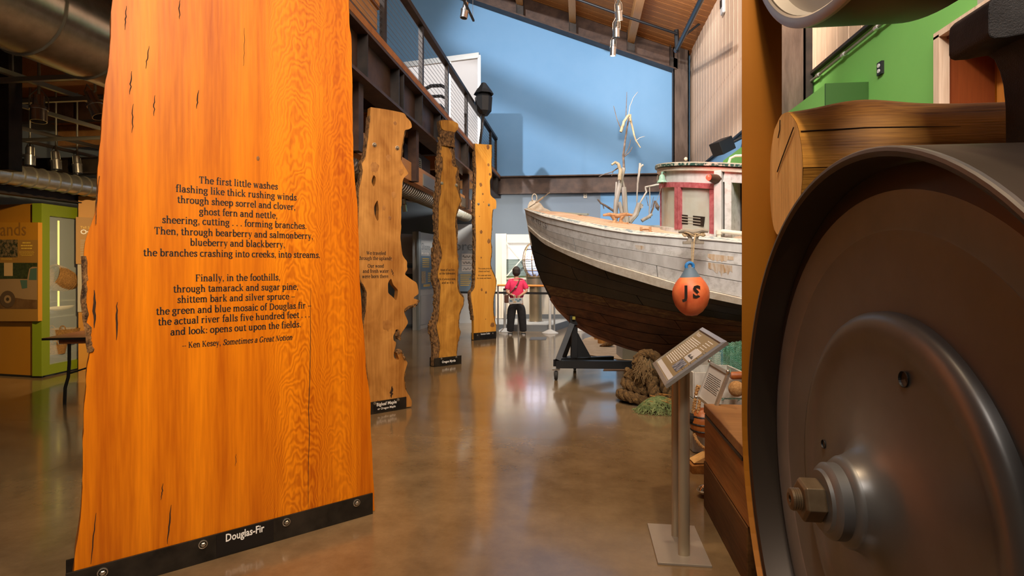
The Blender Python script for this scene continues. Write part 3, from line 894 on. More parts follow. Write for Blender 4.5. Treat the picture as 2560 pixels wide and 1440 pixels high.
class Slab:
    def __init__(s, bx, by, name, label, rz=PI / 4):
        s.o = PG(bx, by)
        s.root = thing(name, s.o, label, 'wood slab', local=True, rz=rz)

    def sz(s, px, py):
        """pixel -> (along width, height) on the slab's front face"""
        r = P(px, py, 1) - V((0, 0, CZ))
        o = V((0, 0, CZ))
        t = (s.o - o).dot(ND) / r.dot(ND)
        q = o + r * t
        return ((q - s.o).dot(UD), q.z)

    def pts(s, L_): return [s.sz(*p) for p in L_]


def to3(x, z): return (x, 0, z)


def spl(pts, closed):
    n = len(pts); out = []
    g_ = (lambda i: pts[i % n]) if closed else (lambda i: pts[max(0, min(n - 1, i))])
    for i in range(n if closed else n - 1):
        p0, p1, p2, p3 = g_(i - 1), g_(i), g_(i + 1), g_(i + 2)
        d = math.hypot(p2[0] - p1[0], p2[1] - p1[1])
        m_ = 1 if d < .02 else 4
        for j in range(m_):
            t = j / m_
            out.append(tuple(((2 * t ** 3 - 3 * t * t + 1) * p1[c] + (t ** 3 - 2 * t * t + t) * .35 * (p2[c] - p0[c]) + (-2 * t ** 3 + 3 * t * t) * p2[c] + (t ** 3 - t * t) * .35 * (p3[c] - p1[c])) for c in (0, 1)))
    if not closed: out.append(pts[-1])
    return out


def jag(pts, amp, step, seed, closed=False):
    """subdivide a 2d polyline and add natural irregularity"""
    pts = spl(pts, closed)
    out = []
    n = len(pts)
    for i in range(n if closed else n - 1):
        a, b_ = pts[i], pts[(i + 1) % n]
        ln = math.hypot(b_[0] - a[0], b_[1] - a[1])
        k = max(1, int(ln / step))
        for j in range(k):
            t = j / k
            x, z = a[0] + (b_[0] - a[0]) * t, a[1] + (b_[1] - a[1]) * t
            x += amp * (pnoise(V((x * 9, z * 9, seed))) + .6 * pnoise(V((x * 31, z * 31, seed + 3))))
            out.append((x, z))
    if not closed: out.append(pts[-1])
    return out


def bark_strip(root, pts, wout, thick, seed, name='bark', mat='bark', amp=.35, win=.0):
    """rough bark running along a slab edge (pts in slab coordinates), wraps the slab's thickness"""
    pts = jag(pts, .004, .025, seed)
    n = len(pts)
    def fn(u, v):
        i = min(n - 1, int(round(u * (n - 1))))
        x, z = pts[i]
        a, b_ = pts[max(0, i - 1)], pts[min(n - 1, i + 1)]
        tx, tz = b_[0] - a[0], b_[1] - a[1]
        l_ = math.hypot(tx, tz) or 1
        nx, nz = -tz / l_, tx / l_
        ang = v * PI
        k = 1 + amp * 1.6 * pnoise(V((x * 25, z * 25, ang * 2 + seed))) + amp * pnoise(V((x * 80, z * 60, ang * 4 + seed)))
        o = -win + (wout + win) * math.sin(ang) ** .6 * k
        y = thick / 2 - (thick / 2 + .004 + .006 * k) * math.cos(ang)
        return (x + nx * o, y, z + nz * o)
    g = G().grid(fn, n - 1, 9)
    return part(name, g, mat, root)


def crack(root, pts, w, name='crack'):
    """thin open split in the wood, a dark sliver along a path"""
    g = G()
    L_, R_ = [], []
    n = len(pts)
    for i, (x, z) in enumerate(pts):
        k = w * math.sin(PI * (i + .3) / (n - .4)) * .5 + .0006
        L_.append((x - k, -.0012, z)); R_.append((x + k, -.0012, z))
    vs = L_ + R_[::-1]
    for i in range(n - 1):
        g.add([L_[i], R_[i], R_[i + 1], L_[i + 1]], [(0, 1, 2, 3)])
    return part(name, g, 'crack', root, fix=False)


def knot(root, x, z, r, rz=None, seed=0, mat='knot'):
    rz = rz or r
    n = 18
    g = G()
    vs = [(x, -.0022, z)]
    for ring, k in ((.5, -.0020), (.8, -.0014), (1.0, -.0008)):
        for i in range(n):
            a = 2 * PI * i / n
            rr = ring * (1 + .42 * pnoise(V((math.cos(a) * 2, math.sin(a) * 2, seed))))
            vs.append((x + r * rr * math.cos(a), k, z + rz * rr * math.sin(a)))
    fs = [(0, 1 + i, 1 + (i + 1) % n) for i in range(n)]
    for q in range(2):
        for i in range(n):
            a, b_ = 1 + q * n + i, 1 + q * n + (i + 1) % n
            fs.append((a, b_, b_ + n, a + n))
    g.add(vs, fs)
    return part('knot', g, mat, root, fix=False)


def bolt(root, x, z, r=.018, y=-.014):
    """dome-head bolt with washer on the front face"""
    Mx = Matrix.Translation((x, y, z)) @ Matrix.Rotation(PI / 2, 4, 'X')
    g = G().lathe([(.001, -.002), (r * 1.25, -.002), (r * 1.25, .004), (r * 1.0, .005)], Mx, 18)
    g.lathe([(r * .72, .004), (r * .72, .011), (r * .5, .014), (.001, .0145)], Mx, 6)
    return part('bolt', g, 'bolt', root)


# ---------------------------------------------------------------- 1: Douglas-fir
sl = Slab(930, 1283, 'fir_slab', 'huge orange live-edge slab printed with a long poem, nearest of the four slabs')
Lp = [(190, 1440), (185, 1425), (190, 1370), (202, 1295), (207, 1145), (210, 1080), (212, 995), (215, 940), (225, 885), (222, 845), (215, 795), (212, 745), (215, 700), (210, 645), (212, 610), (220, 580), (237, 537), (242, 485), (247, 400), (255, 300), (262, 215), (272, 150), (277, 75), (281, 0)]
Rp = [(872, 0), (874, 60), (879, 100), (881, 250), (884, 400), (892, 500), (896, 600), (899, 675), (902, 745), (910, 845), (917, 935), (925, 1000), (927, 1070), (932, 1170), (937, 1280)]
Ls, Rs = sl.pts(Lp), sl.pts(Rp)
Ls[0] = (Ls[1][0] - .01, .012)
Ls.append((Ls[-1][0] + .02, 3.4)); Rs.insert(0, (Rs[0][0] - .02, 3.4))
Rs[-1] = (Rs[-1][0], .012)
TH1 = .13
Lj, Rj = jag(Ls, .005, .04, 1.1), jag(Rs, .004, .05, 2.2)
o = part('slab_body', G().prism([Lj + Rj], to3, (0, TH1, 0)), 'fir', sl.root)
# bark pockets on the left edge
bark_strip(sl.root, sl.pts([(226, 880), (222, 845), (215, 795), (212, 745), (215, 700), (211, 640)])[::-1], .022, TH1, 5.0, win=.012)
bark_strip(sl.root, sl.pts([(238, 560), (240, 500), (247, 440)])[::-1], .006, TH1, 6.0)
def wig(x0, y0, x1, y1, n=9, a=1.5, sd=0):
    return [(x0 + (x1 - x0) * i / n + a * pnoise(V((i * .9, sd, 0))) * 2, y0 + (y1 - y0) * i / n) for i in range(n + 1)]
for k, (q, w_) in enumerate([((316, 15, 312, 75), .006), ((373, 115, 364, 172), .006), ((330, 178, 324, 236), .007), ((387, 238, 384, 290), .006), ((333, 260, 330, 332), .006), ((449, 0, 449, 48), .007), ((497, 225, 491, 272), .009),
                             ((293, 755, 291, 850), .012), ((407, 1208, 402, 1250), .006), ((428, 1262, 418, 1360), .010), ((777, 720, 770, 1268), .005), ((240, 1282, 227, 1410), .006), ((236, 725, 236, 820), .018), ((611, 70, 609, 165), .002), ((590, 1135, 588, 1165), .002)]):
    crack(sl.root, sl.pts(wig(*q, sd=k * 3.1)), w_ * .55)
knot(sl.root, *sl.sz(645, 396), .008, .012, 3)
poem = [("The first little washes", 497, 695, 460, 472), ("flashing like thick rushing winds", 439, 742, 481, 500), ("through sheep sorrel and clover,", 443, 739, 508, 524),
        ("ghost fern and nettle,", 498, 694, 537, 546), ("sheering, cutting . . . forming branches.", 405, 767, 558, 572), ("Then, through bearberry and salmonberry,", 385, 783, 586, 597),
        ("blueberry and blackberry,", 475, 713, 614, 619), ("the branches crashing into creeks, into streams.", 358, 801, 641, 644), ("Finally, in the foothills,", 488, 701, 702, 702),
        ("through tamarack and sugar pine,", 433, 746, 730, 725), ("shittem bark and silver spruce –", 443, 738, 757, 748), ("the green and blue mosaic of Douglas fir –", 390, 779, 785, 772),
        ("the actual river falls five hundred feet . . .", 395, 775, 811, 795), ("and look: opens out upon the fields.", 426, 753, 837, 819), ("-- Ken Kesey, Sometimes a Great Notion", 455, 731, 869, 851)]
for k, (s_, a, b_, ya, yb) in enumerate(poem):
    p0, p1 = sl.sz(a, ya), sl.sz(b_, yb)
    serif(s_, (0, 0, (p0[1] + p1[1]) / 2), (1, 0, 0), (0, 0, 1), .050 if k < 14 else .043, 'ink', sl.root, x0=p0[0], x1=p1[0], italic_from=14 if k == 14 else None)
# steel shoe: front and back plate
pz = sl.sz(927, 1232)[1]
xl, xr = sl.sz(185, 1425)[0] - .03, sl.sz(930, 1240)[0]
part('base_plate', G().box((xl, -.012, 0), (xr, -.0015, pz)), 'steel_plate', sl.root, bevel=.001)
part('base_plate', G().box((xl, TH1 + .0015, 0), (xr, TH1 + .012, pz)), 'steel_plate', sl.root)
pl = part('name_plate', G().box((sl.sz(540, 1340)[0], -.0155, pz - .118), (sl.sz(682, 1310)[0], -.0125, pz - .004)), 'sign_black', sl.root)
p0, p1 = sl.sz(562, 1349), sl.sz(658, 1328)
text('Douglas-Fir', ((p0[0] + p1[0]) / 2, -.0158, (p0[1] + p1[1]) / 2), (1, 0, 0), (0, 0, 1), .056, 'white_ink', pl, bold=.02, width=p1[0] - p0[0])
for q in ((256, 1428), (506, 1358), (714, 1303), (889, 1255)):
    bolt(sl.root, *sl.sz(*q), r=.017)
# ---------------------------------------------------------------- 2: maple
sl = Slab(1016, 1021, 'maple_slab', 'ragged brown slab with holes and burls standing second from the front')
M2R = [(927, 268), (968, 274), (1010, 283), (1017, 293), (1024, 300), (1028, 306), (1030, 318), (1022, 323), (1013, 326), (1009, 345), (1005, 370), (1003, 400), (1010, 415), (1020, 432), (1018, 437), (1008, 447), (1004, 480), (1003, 530), (1002, 590), (1005, 632), (1011, 645), (1018, 654), (1017, 664), (1019, 673), (1013, 686), (1029, 699), (1040, 706), (1044, 716), (1046, 734), (1036, 742), (1034, 746), (1045, 750), (1040, 760), (1030, 764), (1018, 768), (1012, 772), (1010, 781), (1016, 795), (1019, 808), (1010, 822), (1003, 834), (999, 847), (996, 836), (997, 826), (990, 824), (986, 833), (982, 841), (984, 851), (990, 857), (986, 880), (986, 893), (991, 900), (998, 898), (993, 884), (997, 880), (1004, 877), (1008, 890), (1013, 898), (1019, 909), (1012, 930), (1011, 945), (1012, 963), (1014, 974), (1022, 988), (1029, 1004), (1028, 1019)]
M2L = [(928, 1036), (922, 983), (918, 940), (914, 903), (911, 860), (908, 811), (913, 779), (916, 745), (915, 728), (908, 712), (900, 699), (896, 640), (895, 580), (896, 518), (897, 470), (902, 451), (906, 429), (904, 409), (913, 393), (917, 362), (922, 323), (925, 290)]
R2, L2 = sl.pts(M2R), sl.pts(M2L)
R2[-1] = (R2[-1][0], .012); L2[0] = (L2[0][0], .012)
outer_ = jag(R2, .007, .02, 4.4) + jag(L2, .006, .02, 4.6)
holes = [[(935, 438), (940, 445), (939, 458), (934, 466), (930, 456), (931, 446)], [(943, 501), (947, 520), (946, 546), (943, 552), (936, 534), (936, 515)], [(978, 697), (984, 712), (995, 727), (991, 750), (981, 741), (971, 731), (970, 708)]]
hl = [jag(sl.pts(h), .006, .012, 7.7, closed=True) for h in holes]
TH2 = .075
part('slab_body', G().prism([outer_] + hl, to3, (0, TH2, 0)), 'maple', sl.root)
part('hole_bark', G().prism([jag(sl.pts([(971, 738), (981, 742), (991, 752), (988, 757), (975, 750)]), .002, .02, 3, True)], lambda x, z: (x, .03, z), (0, .05, 0)), 'bark', sl.root)
bark_strip(sl.root, L2[1:], .012, TH2, 9.0, amp=.5)
bark_strip(sl.root, sl.pts([(1013, 326), (1009, 345), (1005, 370), (1003, 400)]), .010, TH2, 9.5, amp=.5)
bark_strip(sl.root, sl.pts([(1045, 750), (1040, 760), (1030, 764), (1018, 768), (1011, 778)]), .022, TH2, 3.5, amp=.6, win=.01)
bark_strip(sl.root, sl.pts([(1003, 834), (999, 848), (996, 836), (996, 826)]), .012, TH2, 3.8, amp=.6, win=.012)
bark_strip(sl.root, sl.pts([(993, 884), (997, 880), (1004, 877), (1008, 890), (1014, 899)]), .012, TH2, 4.8, amp=.6, win=.012)
bark_strip(sl.root, sl.pts([(1012, 930), (1011, 945), (1012, 963), (1014, 974)]), .008, TH2, 4.9, amp=.6)
for k, (a, b_, r_) in enumerate(((988, 308, .018), (972, 395, .03), (937, 418, .045), (960, 520, .02), (985, 487, .03), (975, 545, .018), (1003, 430, .03), (968, 812, .05), (980, 650, .012))):
    knot(sl.root, *sl.sz(a, b_), r_, r_ * 1.2, k, 'knot_soft' if r_ > .019 else 'knot')
for k, (q, w_) in enumerate([((978, 672, 984, 690), .01), ((980, 965, 978, 995), .03), ((944, 1000, 946, 1015), .01)]):
    crack(sl.root, sl.pts(wig(*q, sd=k + 30)), w_)
for s_, a, b_, y_ in (("We traveled", 916, 965, 637), ("through the uplands.", 896, 982, 650), ("Our wood", 919, 960, 669), ("and fresh water", 907, 972, 682), ("were born there.", 905, 973, 695)):
    p0, p1 = sl.sz(a, y_), sl.sz(b_, y_)
    serif(s_, (0, 0, (p0[1] + p1[1]) / 2), (1, 0, 0), (0, 0, 1), .052, 'ink', sl.root, x0=p0[0], x1=p1[0])
pz = sl.sz(1012, 992)[1]
xl, xr = sl.sz(924, 1030)[0], sl.sz(1015, 1010)[0]
for y_ in (-.010, TH2 + .001):
    part('base_plate', G().box((xl, y_, 0), (xr, y_ + .008, pz)), 'steel_plate', sl.root)
pl = part('name_plate', G().box((sl.sz(934, 1020)[0], -.013, .025), (sl.sz(997, 1010)[0], -.0105, pz - .03)), 'sign_black', sl.root)
p0, p1 = sl.sz(940, 1018), sl.sz(990, 1010)
text('Bigleaf Maple', ((p0[0] + p1[0]) / 2, -.0135, (p0[1] + p1[1]) / 2 + .012), (1, 0, 0), (0, 0, 1), .048, 'white_ink', pl, bold=.02, width=p1[0] - p0[0])
text('or Oregon Maple', ((p0[0] + p1[0]) / 2, -.0135, (p0[1] + p1[1]) / 2 - .028), (1, 0, 0), (0, 0, 1), .032, 'white_ink', pl, bold=.02, width=(p1[0] - p0[0]) * .9)
for q in ((936, 362), (993, 370)): bolt(sl.root, *sl.sz(*q), r=.018, y=-.002)
for q in ((936, 1008), (994, 999)): bolt(sl.root, *sl.sz(*q), r=.012, y=-.012)
# ---------------------------------------------------------------- 3: myrtle
sl = Slab(1151, 909, 'myrtle_slab', 'slim yellow-brown slab with thick rough bark edges and a knob top, third from the front')
FL = [(1105, 640), (1098, 666), (1094, 690), (1101, 712), (1099, 760), (1096, 800), (1092, 815), (1096, 840), (1100, 865), (1099, 900)]
FR = [(1142, 900), (1141, 884), (1144, 856), (1151, 833), (1146, 814), (1148, 785), (1158, 762), (1158, 745), (1148, 733), (1143, 716), (1143, 680), (1146, 661), (1143, 632), (1141, 600)]
FT = [(1138, 573), (1138, 545), (1144, 520), (1153, 503), (1148, 490), (1141, 470), (1138, 440), (1143, 421), (1131, 415), (1128, 400), (1130, 393), (1124, 375), (1115, 360), (1108, 360), (1102, 372), (1100, 387), (1106, 395), (1107, 420), (1103, 438), (1102, 455), (1103, 480), (1098, 505), (1097, 540), (1096, 570), (1094, 590), (1100, 610)]
bodyo = sl.pts([(1083, 914)] + [(1084, 860), (1075, 820), (1083, 800), (1089, 779), (1090, 728), (1083, 699), (1086, 664), (1084, 637), (1091, 587), (1088, 551), (1090, 504), (1094, 462), (1096, 429), (1093, 407), (1098, 384), (1099, 365), (1103, 343), (1101, 325), (1098, 303), (1108, 299), (1128, 301), (1143, 308), (1144, 322), (1135, 336), (1131, 351), (1135, 379), (1139, 409), (1145, 420), (1149, 457), (1150, 490), (1153, 501), (1147, 518), (1141, 543), (1143, 573), (1143, 629), (1147, 661), (1145, 680), (1146, 712), (1150, 731), (1159, 741), (1159, 760), (1149, 785), (1147, 814), (1151, 833), (1145, 856), (1142, 884), (1146, 905)])
bodyo[0] = (bodyo[0][0], .012); bodyo[-1] = (bodyo[-1][0], .012)
TH3 = .07
bo = jag(bodyo, .006, .025, 12.0)
part('slab_body', G().prism([bo], lambda x, z: (x, .006, z), (0, TH3, 0)), 'bark', sl.root)
face = jag(sl.pts(FL[::1]) + sl.pts(FR) + sl.pts(FT), .003, .04, 13.0, True)
part('sawn_face', G().prism([face], lambda x, z: (x, -.006, z), (0, .03, 0)), 'myrtle', sl.root)
part('sawn_knob', G().prism([jag(sl.pts([(1100, 304), (1112, 301), (1130, 303), (1143, 310), (1143, 323), (1134, 331), (1118, 329), (1104, 323)]), .004, .03, 14.0, True)], lambda x, z: (x, -.02, z), (0, .03, 0)), 'myrtle', sl.root)
bark_strip(sl.root, bodyo[1:18], .010, TH3, 15.0, amp=.55, win=.035)
bark_strip(sl.root, bodyo[23:-1], .010, TH3, 16.0, amp=.55, win=.014)
# bark neck under the knob
def fn(u, v):
    x0, z0 = sl.sz(1100 - 2 * math.sin(v * 6), 326 + 38 * v); x1, _ = sl.sz(1134 + 3 * v, 326 + 38 * v)
    x = x0 + (x1 - x0) * u
    return (x, -.01 - .035 * math.sin(PI * u) - .018 * pnoise(V((x * 60, z0 * 14, 2))) * 2, z0)
part('bark', G().grid(fn, 16, 14), 'bark', sl.root)
for k, (a, b_, r_, q) in enumerate(((1114, 379, .02, 1), (1130, 316, .010, 1), (1121, 510, .05, 1.2), (1126, 643, .05, .75), (1111, 657, .05, .8), (1126, 662, .045, 1.2), (1122, 833, .08, .7), (1134, 742, .045, 1), (1138, 773, .03, 1), (1118, 778, .03, .8))):
    knot(sl.root, sl.sz(a, b_)[0], sl.sz(a, b_)[1], r_, r_ * q, k + 20)
for s_, a, b_, y_ in (("Most of us live", 1100, 1136, 677), ("at the tidewater.", 1098, 1139, 686), ("So it always was,", 1097, 1139, 700), ("and so it is.", 1104, 1135, 709)):
    p0, p1 = sl.sz(a, y_), sl.sz(b_, y_)
    q = serif(s_, (0, -.0065, (p0[1] + p1[1]) / 2), (1, 0, 0), (0, 0, 1), .046, 'ink', sl.root, x0=p0[0], x1=p1[0])
pz = sl.sz(1150, 888)[1]
xl, xr = sl.sz(1083, 914)[0], sl.sz(1151, 905)[0]
for y_ in (-.030, TH3 + .03):
    part('base_plate', G().box((xl, y_, 0), (xr, y_ + .008, pz)), 'steel_plate', sl.root)
pl = part('name_plate', G().box((sl.sz(1098, 905)[0], -.034, .03), (sl.sz(1139, 900)[0], -.031, pz - .04)), 'sign_black', sl.root)
p0, p1 = sl.sz(1102, 907), sl.sz(1136, 903)
text('Oregon Myrtle', ((p0[0] + p1[0]) / 2, -.0345, (p0[1] + p1[1]) / 2), (1, 0, 0), (0, 0, 1), .05, 'white_ink', pl, bold=.02, width=p1[0] - p0[0])
for q in ((1104, 458), (1140, 463)): bolt(sl.root, *sl.sz(*q), r=.02, y=-.008)
for q in ((1101, 896), (1138, 892)): bolt(sl.root, *sl.sz(*q), r=.012, y=-.032)
# ---------------------------------------------------------------- 4: cedar
sl = Slab(1240, 846, 'cedar_slab', 'bright golden slab with a straight cut top, farthest of the four slabs')
CL = [(1185, 850), (1184, 800), (1180, 766), (1177, 747), (1177, 731), (1184, 722), (1187, 700), (1189, 600), (1188, 560), (1187, 520), (1189, 470), (1190, 430), (1188, 396), (1186, 359)]
CR = [(1229, 362), (1229, 390), (1228, 407), (1229, 440), (1225, 451), (1226, 484), (1230, 492), (1240, 501), (1240, 521), (1232, 524), (1230, 540), (1229, 573), (1227, 600), (1229, 629), (1226, 664), (1239, 697), (1239, 721), (1234, 744), (1233, 775), (1236, 800), (1240, 815), (1239, 846)]
L4, R4 = sl.pts(CL), sl.pts(CR)
L4[0] = (L4[0][0], .012); R4[-1] = (R4[-1][0], .012)
TH4 = .08
part('slab_body', G().prism([jag(L4, .003, .04, 20.) + jag(R4, .003, .04, 20.5)], to3, (0, TH4, 0)), 'cedar', sl.root)
bark_strip(sl.root, L4[1:], .034, TH4, 21.0, amp=.4, win=.004)
bark_strip(sl.root, R4[:5], .014, TH4, 22.0, amp=.6)
bark_strip(sl.root, R4[9:-1], .016, TH4, 23.0, amp=.5)
for k, (a, b_, r_, q) in enumerate(((1220, 368, .04, 1.3), (1221, 412, .03, 1.1), (1225, 436, .03, 1), (1202, 462, .035, 1.2), (1207, 485, .022, 1), (1209, 505, .012, 1), (1199, 541, .012, 1), (1203, 580, .035, 1.2), (1222, 603, .04, 1.3), (1203, 644, .018, 1), (1204, 724, .025, 1.3), (1215, 731, .022, 1.3), (1231, 812, .05, 1), (1214, 798, .012, 1))):
    knot(sl.root, sl.sz(a, b_)[0], sl.sz(a, b_)[1], r_, r_ * q, k + 50)
for s_, a, b_, y_ in (("The ocean gives us", 1195, 1228, 673), ("climate and food.", 1196, 1225, 680), ("We came and went", 1195, 1228, 690), ("by ocean and beach.", 1193, 1229, 697)):
    p0, p1 = sl.sz(a, y_), sl.sz(b_, y_)
    serif(s_, (0, 0, (p0[1] + p1[1]) / 2), (1, 0, 0), (0, 0, 1), .043, 'ink', sl.root, x0=p0[0], x1=p1[0])
pz = sl.sz(1240, 828)[1]
xl, xr = sl.sz(1184, 850)[0], sl.sz(1240, 840)[0]
for y_ in (-.012, TH4 + .002):
    part('base_plate', G().box((xl, y_, 0), (xr, y_ + .008, pz)), 'steel_plate', sl.root)
pl = part('name_plate', G().box((sl.sz(1199, 840)[0], -.015, .04), (sl.sz(1226, 836)[0], -.0125, pz - .04)), 'sign_black', sl.root)
p0, p1 = sl.sz(1201, 838), sl.sz(1224, 834)
text('Incense Cedar', ((p0[0] + p1[0]) / 2, -.0155, (p0[1] + p1[1]) / 2), (1, 0, 0), (0, 0, 1), .05, 'white_ink', pl, bold=.02, width=p1[0] - p0[0])
for q in ((1196, 510), (1222, 512)): bolt(sl.root, *sl.sz(*q), r=.022, y=-.002)
for q in ((1193, 838), (1231, 833)): bolt(sl.root, *sl.sz(*q), r=.012, y=-.014)
# ================================================================== BOAT
def RC(l, d, z=0): return V((l * CS - d * SN, l * SN + d * CS, z))
B0, BA, BN = (.225, 8.3), (.751, -.660), (-.660, -.751)
TE = 3.55
def ctr(t, o=0.0):
    return B0[0] + BA[0] * t + BN[0] * o, B0[1] + BA[1] * t + BN[1] * o
def interp(c, x):
    if x <= c[0][0]:
        a, b_ = c[0], c[1]
    elif x >= c[-1][0]:
        a, b_ = c[-2], c[-1]
    else:
        for a, b_ in zip(c[:-1], c[1:]):
            if a[0] <= x <= b_[0]: break
    return a[1] + (b_[1] - a[1]) * (x - a[0]) / (b_[0] - a[0])
def t_at(px):
    k = (px - 1280) / F
    return (B0[1] * k - B0[0]) / (BA[0] - BA[1] * k)
ROWS = [
 ([(1317, 526), (1363, 543), (1445, 562), (1516, 576), (1587, 587), (1681, 595), (1776, 602), (1832, 607), (1900, 613)], 1.00, 2.3),
 ([(1321, 548), (1367, 576), (1440, 597), (1504, 613), (1610, 630), (1729, 648), (1854, 664), (1900, 669)], 1.00, 2.2),
 ([(1325, 566), (1351, 590), (1398, 616), (1492, 649), (1587, 676), (1695, 708), (1854, 744), (1900, 753)], .97, 2.1),
 ([(1327, 577), (1363, 609), (1433, 642), (1516, 675), (1587, 697), (1667, 721), (1855, 760), (1900, 768)], .955, 2.1),
 ([(1343, 664), (1370, 668), (1400, 676), (1460, 694), (1600, 732), (1700, 755), (1855, 783), (1900, 790)], .90, 2.0),
 ([(1365, 712), (1400, 719), (1460, 731), (1580, 757), (1693, 780), (1855, 804), (1900, 810)], .80, 1.9),
 ([(1398, 770), (1460, 779), (1600, 811), (1700, 830), (1855, 832), (1900, 832)], .55, 1.8),
 ([(1465, 822), (1489, 836), (1572, 866), (1630, 881), (1690, 886), (1760, 872), (1855, 852), (1950, 850)], .05, 1.5)]
def row(k, u):
    c, A, p = ROWS[k]
    t0 = t_at(c[0][0])
    t = t0 + (TE - t0) * u
    o = A * (1 - (1 - u) ** p) + .035
    l, d = ctr(t, o)
    px = 1280 + F * l / d
    y = interp(c, px)
    return l, d, CZ + (HZ - y) / F * d, t, o
def hull(v, u, out=0.0, side=1):
    i = min(6, int(v)); fr = v - i
    a, b_ = row(i, u), row(i + 1, u)
    q = [a[j] + (b_[j] - a[j]) * fr for j in range(5)]
    t, o = q[3], q[4]
    if side < 0: o = -min(o, .52)
    l, d = ctr(t, o + out * side)
    return RC(l, d, q[2] - out * .25)
boat = thing('fishing_boat', RC(*ctr(1.8), 0), 'old wooden fishing boat with white topsides, black band and red-brown bottom on a cradle', 'boat')
WP = M('weathered_white_paint', (.50, .48, .45), .55, col2=(.66, .645, .62), scale=9, stretch=(1, 1, .35), bump=.12, bscale=60, lo=.3, hi=.6)
WP2 = M('weathered_white_paint_b', (.44, .42, .39), .6, col2=(.64, .625, .60), scale=13, bump=.15, bscale=60, lo=.32, hi=.55)
BP = M('boat_black_paint', (.010, .009, .009), .38, col2=(.022, .018, .015), scale=6, bump=.08)
BR = M('antifouling_red_brown', (.055, .016, .006), .6, col2=(.15, .05, .016), scale=5, stretch=(1, 1, 2.5), bump=.2, bscale=40)
BR2 = M('antifouling_worn', (.075, .025, .008), .6, col2=(.20, .11, .03), scale=9, stretch=(1, 1, 5), bump=.2, bscale=50, lo=.45, hi=.7)
CR = M('rub_rail_cream', (.50, .42, .32), .5, col2=(.66, .60, .50), scale=12, bump=.15)
core = G().grid(lambda a, b_: hull(7 * a, b_, -.012), 28, 30)
core.grid(lambda a, b_: hull(7 * a, b_, 0, -1), 28, 30)
part('hull_core', core, M('hull_core_dark', (.02, .015, .012), .8), boat)
# transom bulkhead at the cut
g = G()
n_ = 15
L_ = [hull(7 * i / n_, 1, -.005) for i in range(n_ + 1)]; R_ = [hull(7 * i / n_, 1, 0, -1) for i in range(n_ + 1)]
for i in range(n_): g.add([L_[i], R_[i], R_[i + 1], L_[i + 1]], [(0, 1, 2, 3)])
part('bulkhead', g, 'black', boat, fix=False)
def plank(v0, v1, u0, u1, mat, proud=.006, name='hull_plank'):
    ev, eu = .035, .0018
    v0 += ev * .35; v1 -= ev * .35; u0 += eu; u1 -= eu
    nu, nv = max(4, int(26 * (u1 - u0))), 2
    g = G()
    pts = [[hull(v0 + (v1 - v0) * j / nv, u0 + (u1 - u0) * i / nu, proud) for j in range(nv + 1)] for i in range(nu + 1)]
    vs = [p for r_ in pts for p in r_]
    fs = []
    for i in range(nu):
        for j in range(nv):
            a = i * (nv + 1) + j
            fs.append((a, a + 1, a + nv + 2, a + nv + 1))
    rim = [(i, 0) for i in range(nu + 1)] + [(nu, j) for j in range(1, nv + 1)] + [(i, nv) for i in range(nu - 1, -1, -1)] + [(0, j) for j in range(nv - 1, 0, -1)]
    base = len(vs)
    for i, j in rim: vs.append(hull(v0 + (v1 - v0) * j / nv, u0 + (u1 - u0) * i / nu, -.012))
    m_ = len(rim)
    for k in range(m_):
        a, b_ = rim[k], rim[(k + 1) % m_]
        fs.append((a[0] * (nv + 1) + a[1], b_[0] * (nv + 1) + b_[1], base + (k + 1) % m_, base + k))
    g.add(vs, fs)
    return part(name, g, mat, boat, smooth=True)
for v0, v1, cuts, mt_, pr in ((0, .42, [0, 1], WP, .012), (.42, 1, [0, 1], WP2, .006), (1, 1.5, [0, .36, 1], WP, .006), (1.5, 2, [0, .36, .72, 1], WP2, .006), (2, 3, [0, 1], CR, .03),
                              (3, 3.6, [0, .5, 1], BP, .006), (3.6, 4.3, [0, .3, .8, 1], BP, .006), (4.3, 5, [0, .6, 1], BP, .006),
                              (5, 5.45, [0, .4, 1], BR2, .006), (5.45, 5.9, [0, .7, 1], BR, .006), (5.9, 6.3, [0, .3, 1], BR, .006), (6.3, 6.65, [0, .55, 1], BR, .006), (6.65, 7, [0, 1], BR, .006)):
    for a, b_ in zip(cuts[:-1], cuts[1:]):
        plank(v0, v1, a, b_, mt_, pr)
# stem post and keel
st = []
for px_, py_ in ((1317, 522), (1321, 548), (1325, 570), (1332, 615), (1343, 662), (1357, 698), (1365, 714), (1380, 745), (1398, 771), (1430, 803), (1465, 824), (1489, 838), (1572, 867), (1630, 882), (1690, 887), (1760, 873)):
    t = t_at(px_)
    l, d = ctr(t)
    st.append(RC(l, d, CZ + (HZ - py_) / F * d))
aft = RC(*ctr(.6)) - RC(*ctr(0)); aft.normalize()
lat = RC(BN[0], BN[1])
def strip(pts, w, dep, g):
    for a, b_ in zip(pts[:-1], pts[1:]):
        tdir = (b_ - a).normalized(); nrm = tdir.cross(lat).normalized()
        if nrm.dot(aft) > 0 and nrm.z >= -.2: nrm = -nrm
        if nrm.z > 0 and abs(tdir.z) < .6: nrm = -nrm
        q = []
        for p in (a, b_):
            q.append([p + lat * w - nrm * .06, p - lat * w - nrm * .06, p - lat * w * .6 + nrm * dep, p + lat * w * .6 + nrm * dep])
        g.add(q[0] + q[1], [(0, 1, 5, 4), (1, 2, 6, 5), (2, 3, 7, 6), (3, 0, 4, 7), (0, 3, 2, 1), (4, 5, 6, 7)])
    return g
part('stem', strip(st[:4], .04, .02, G()), CR, boat)
part('stem', strip(st[3:8], .04, .02, G()), BP, boat)
part('keel', strip(st[7:], .045, .03, G()), BR, boat)
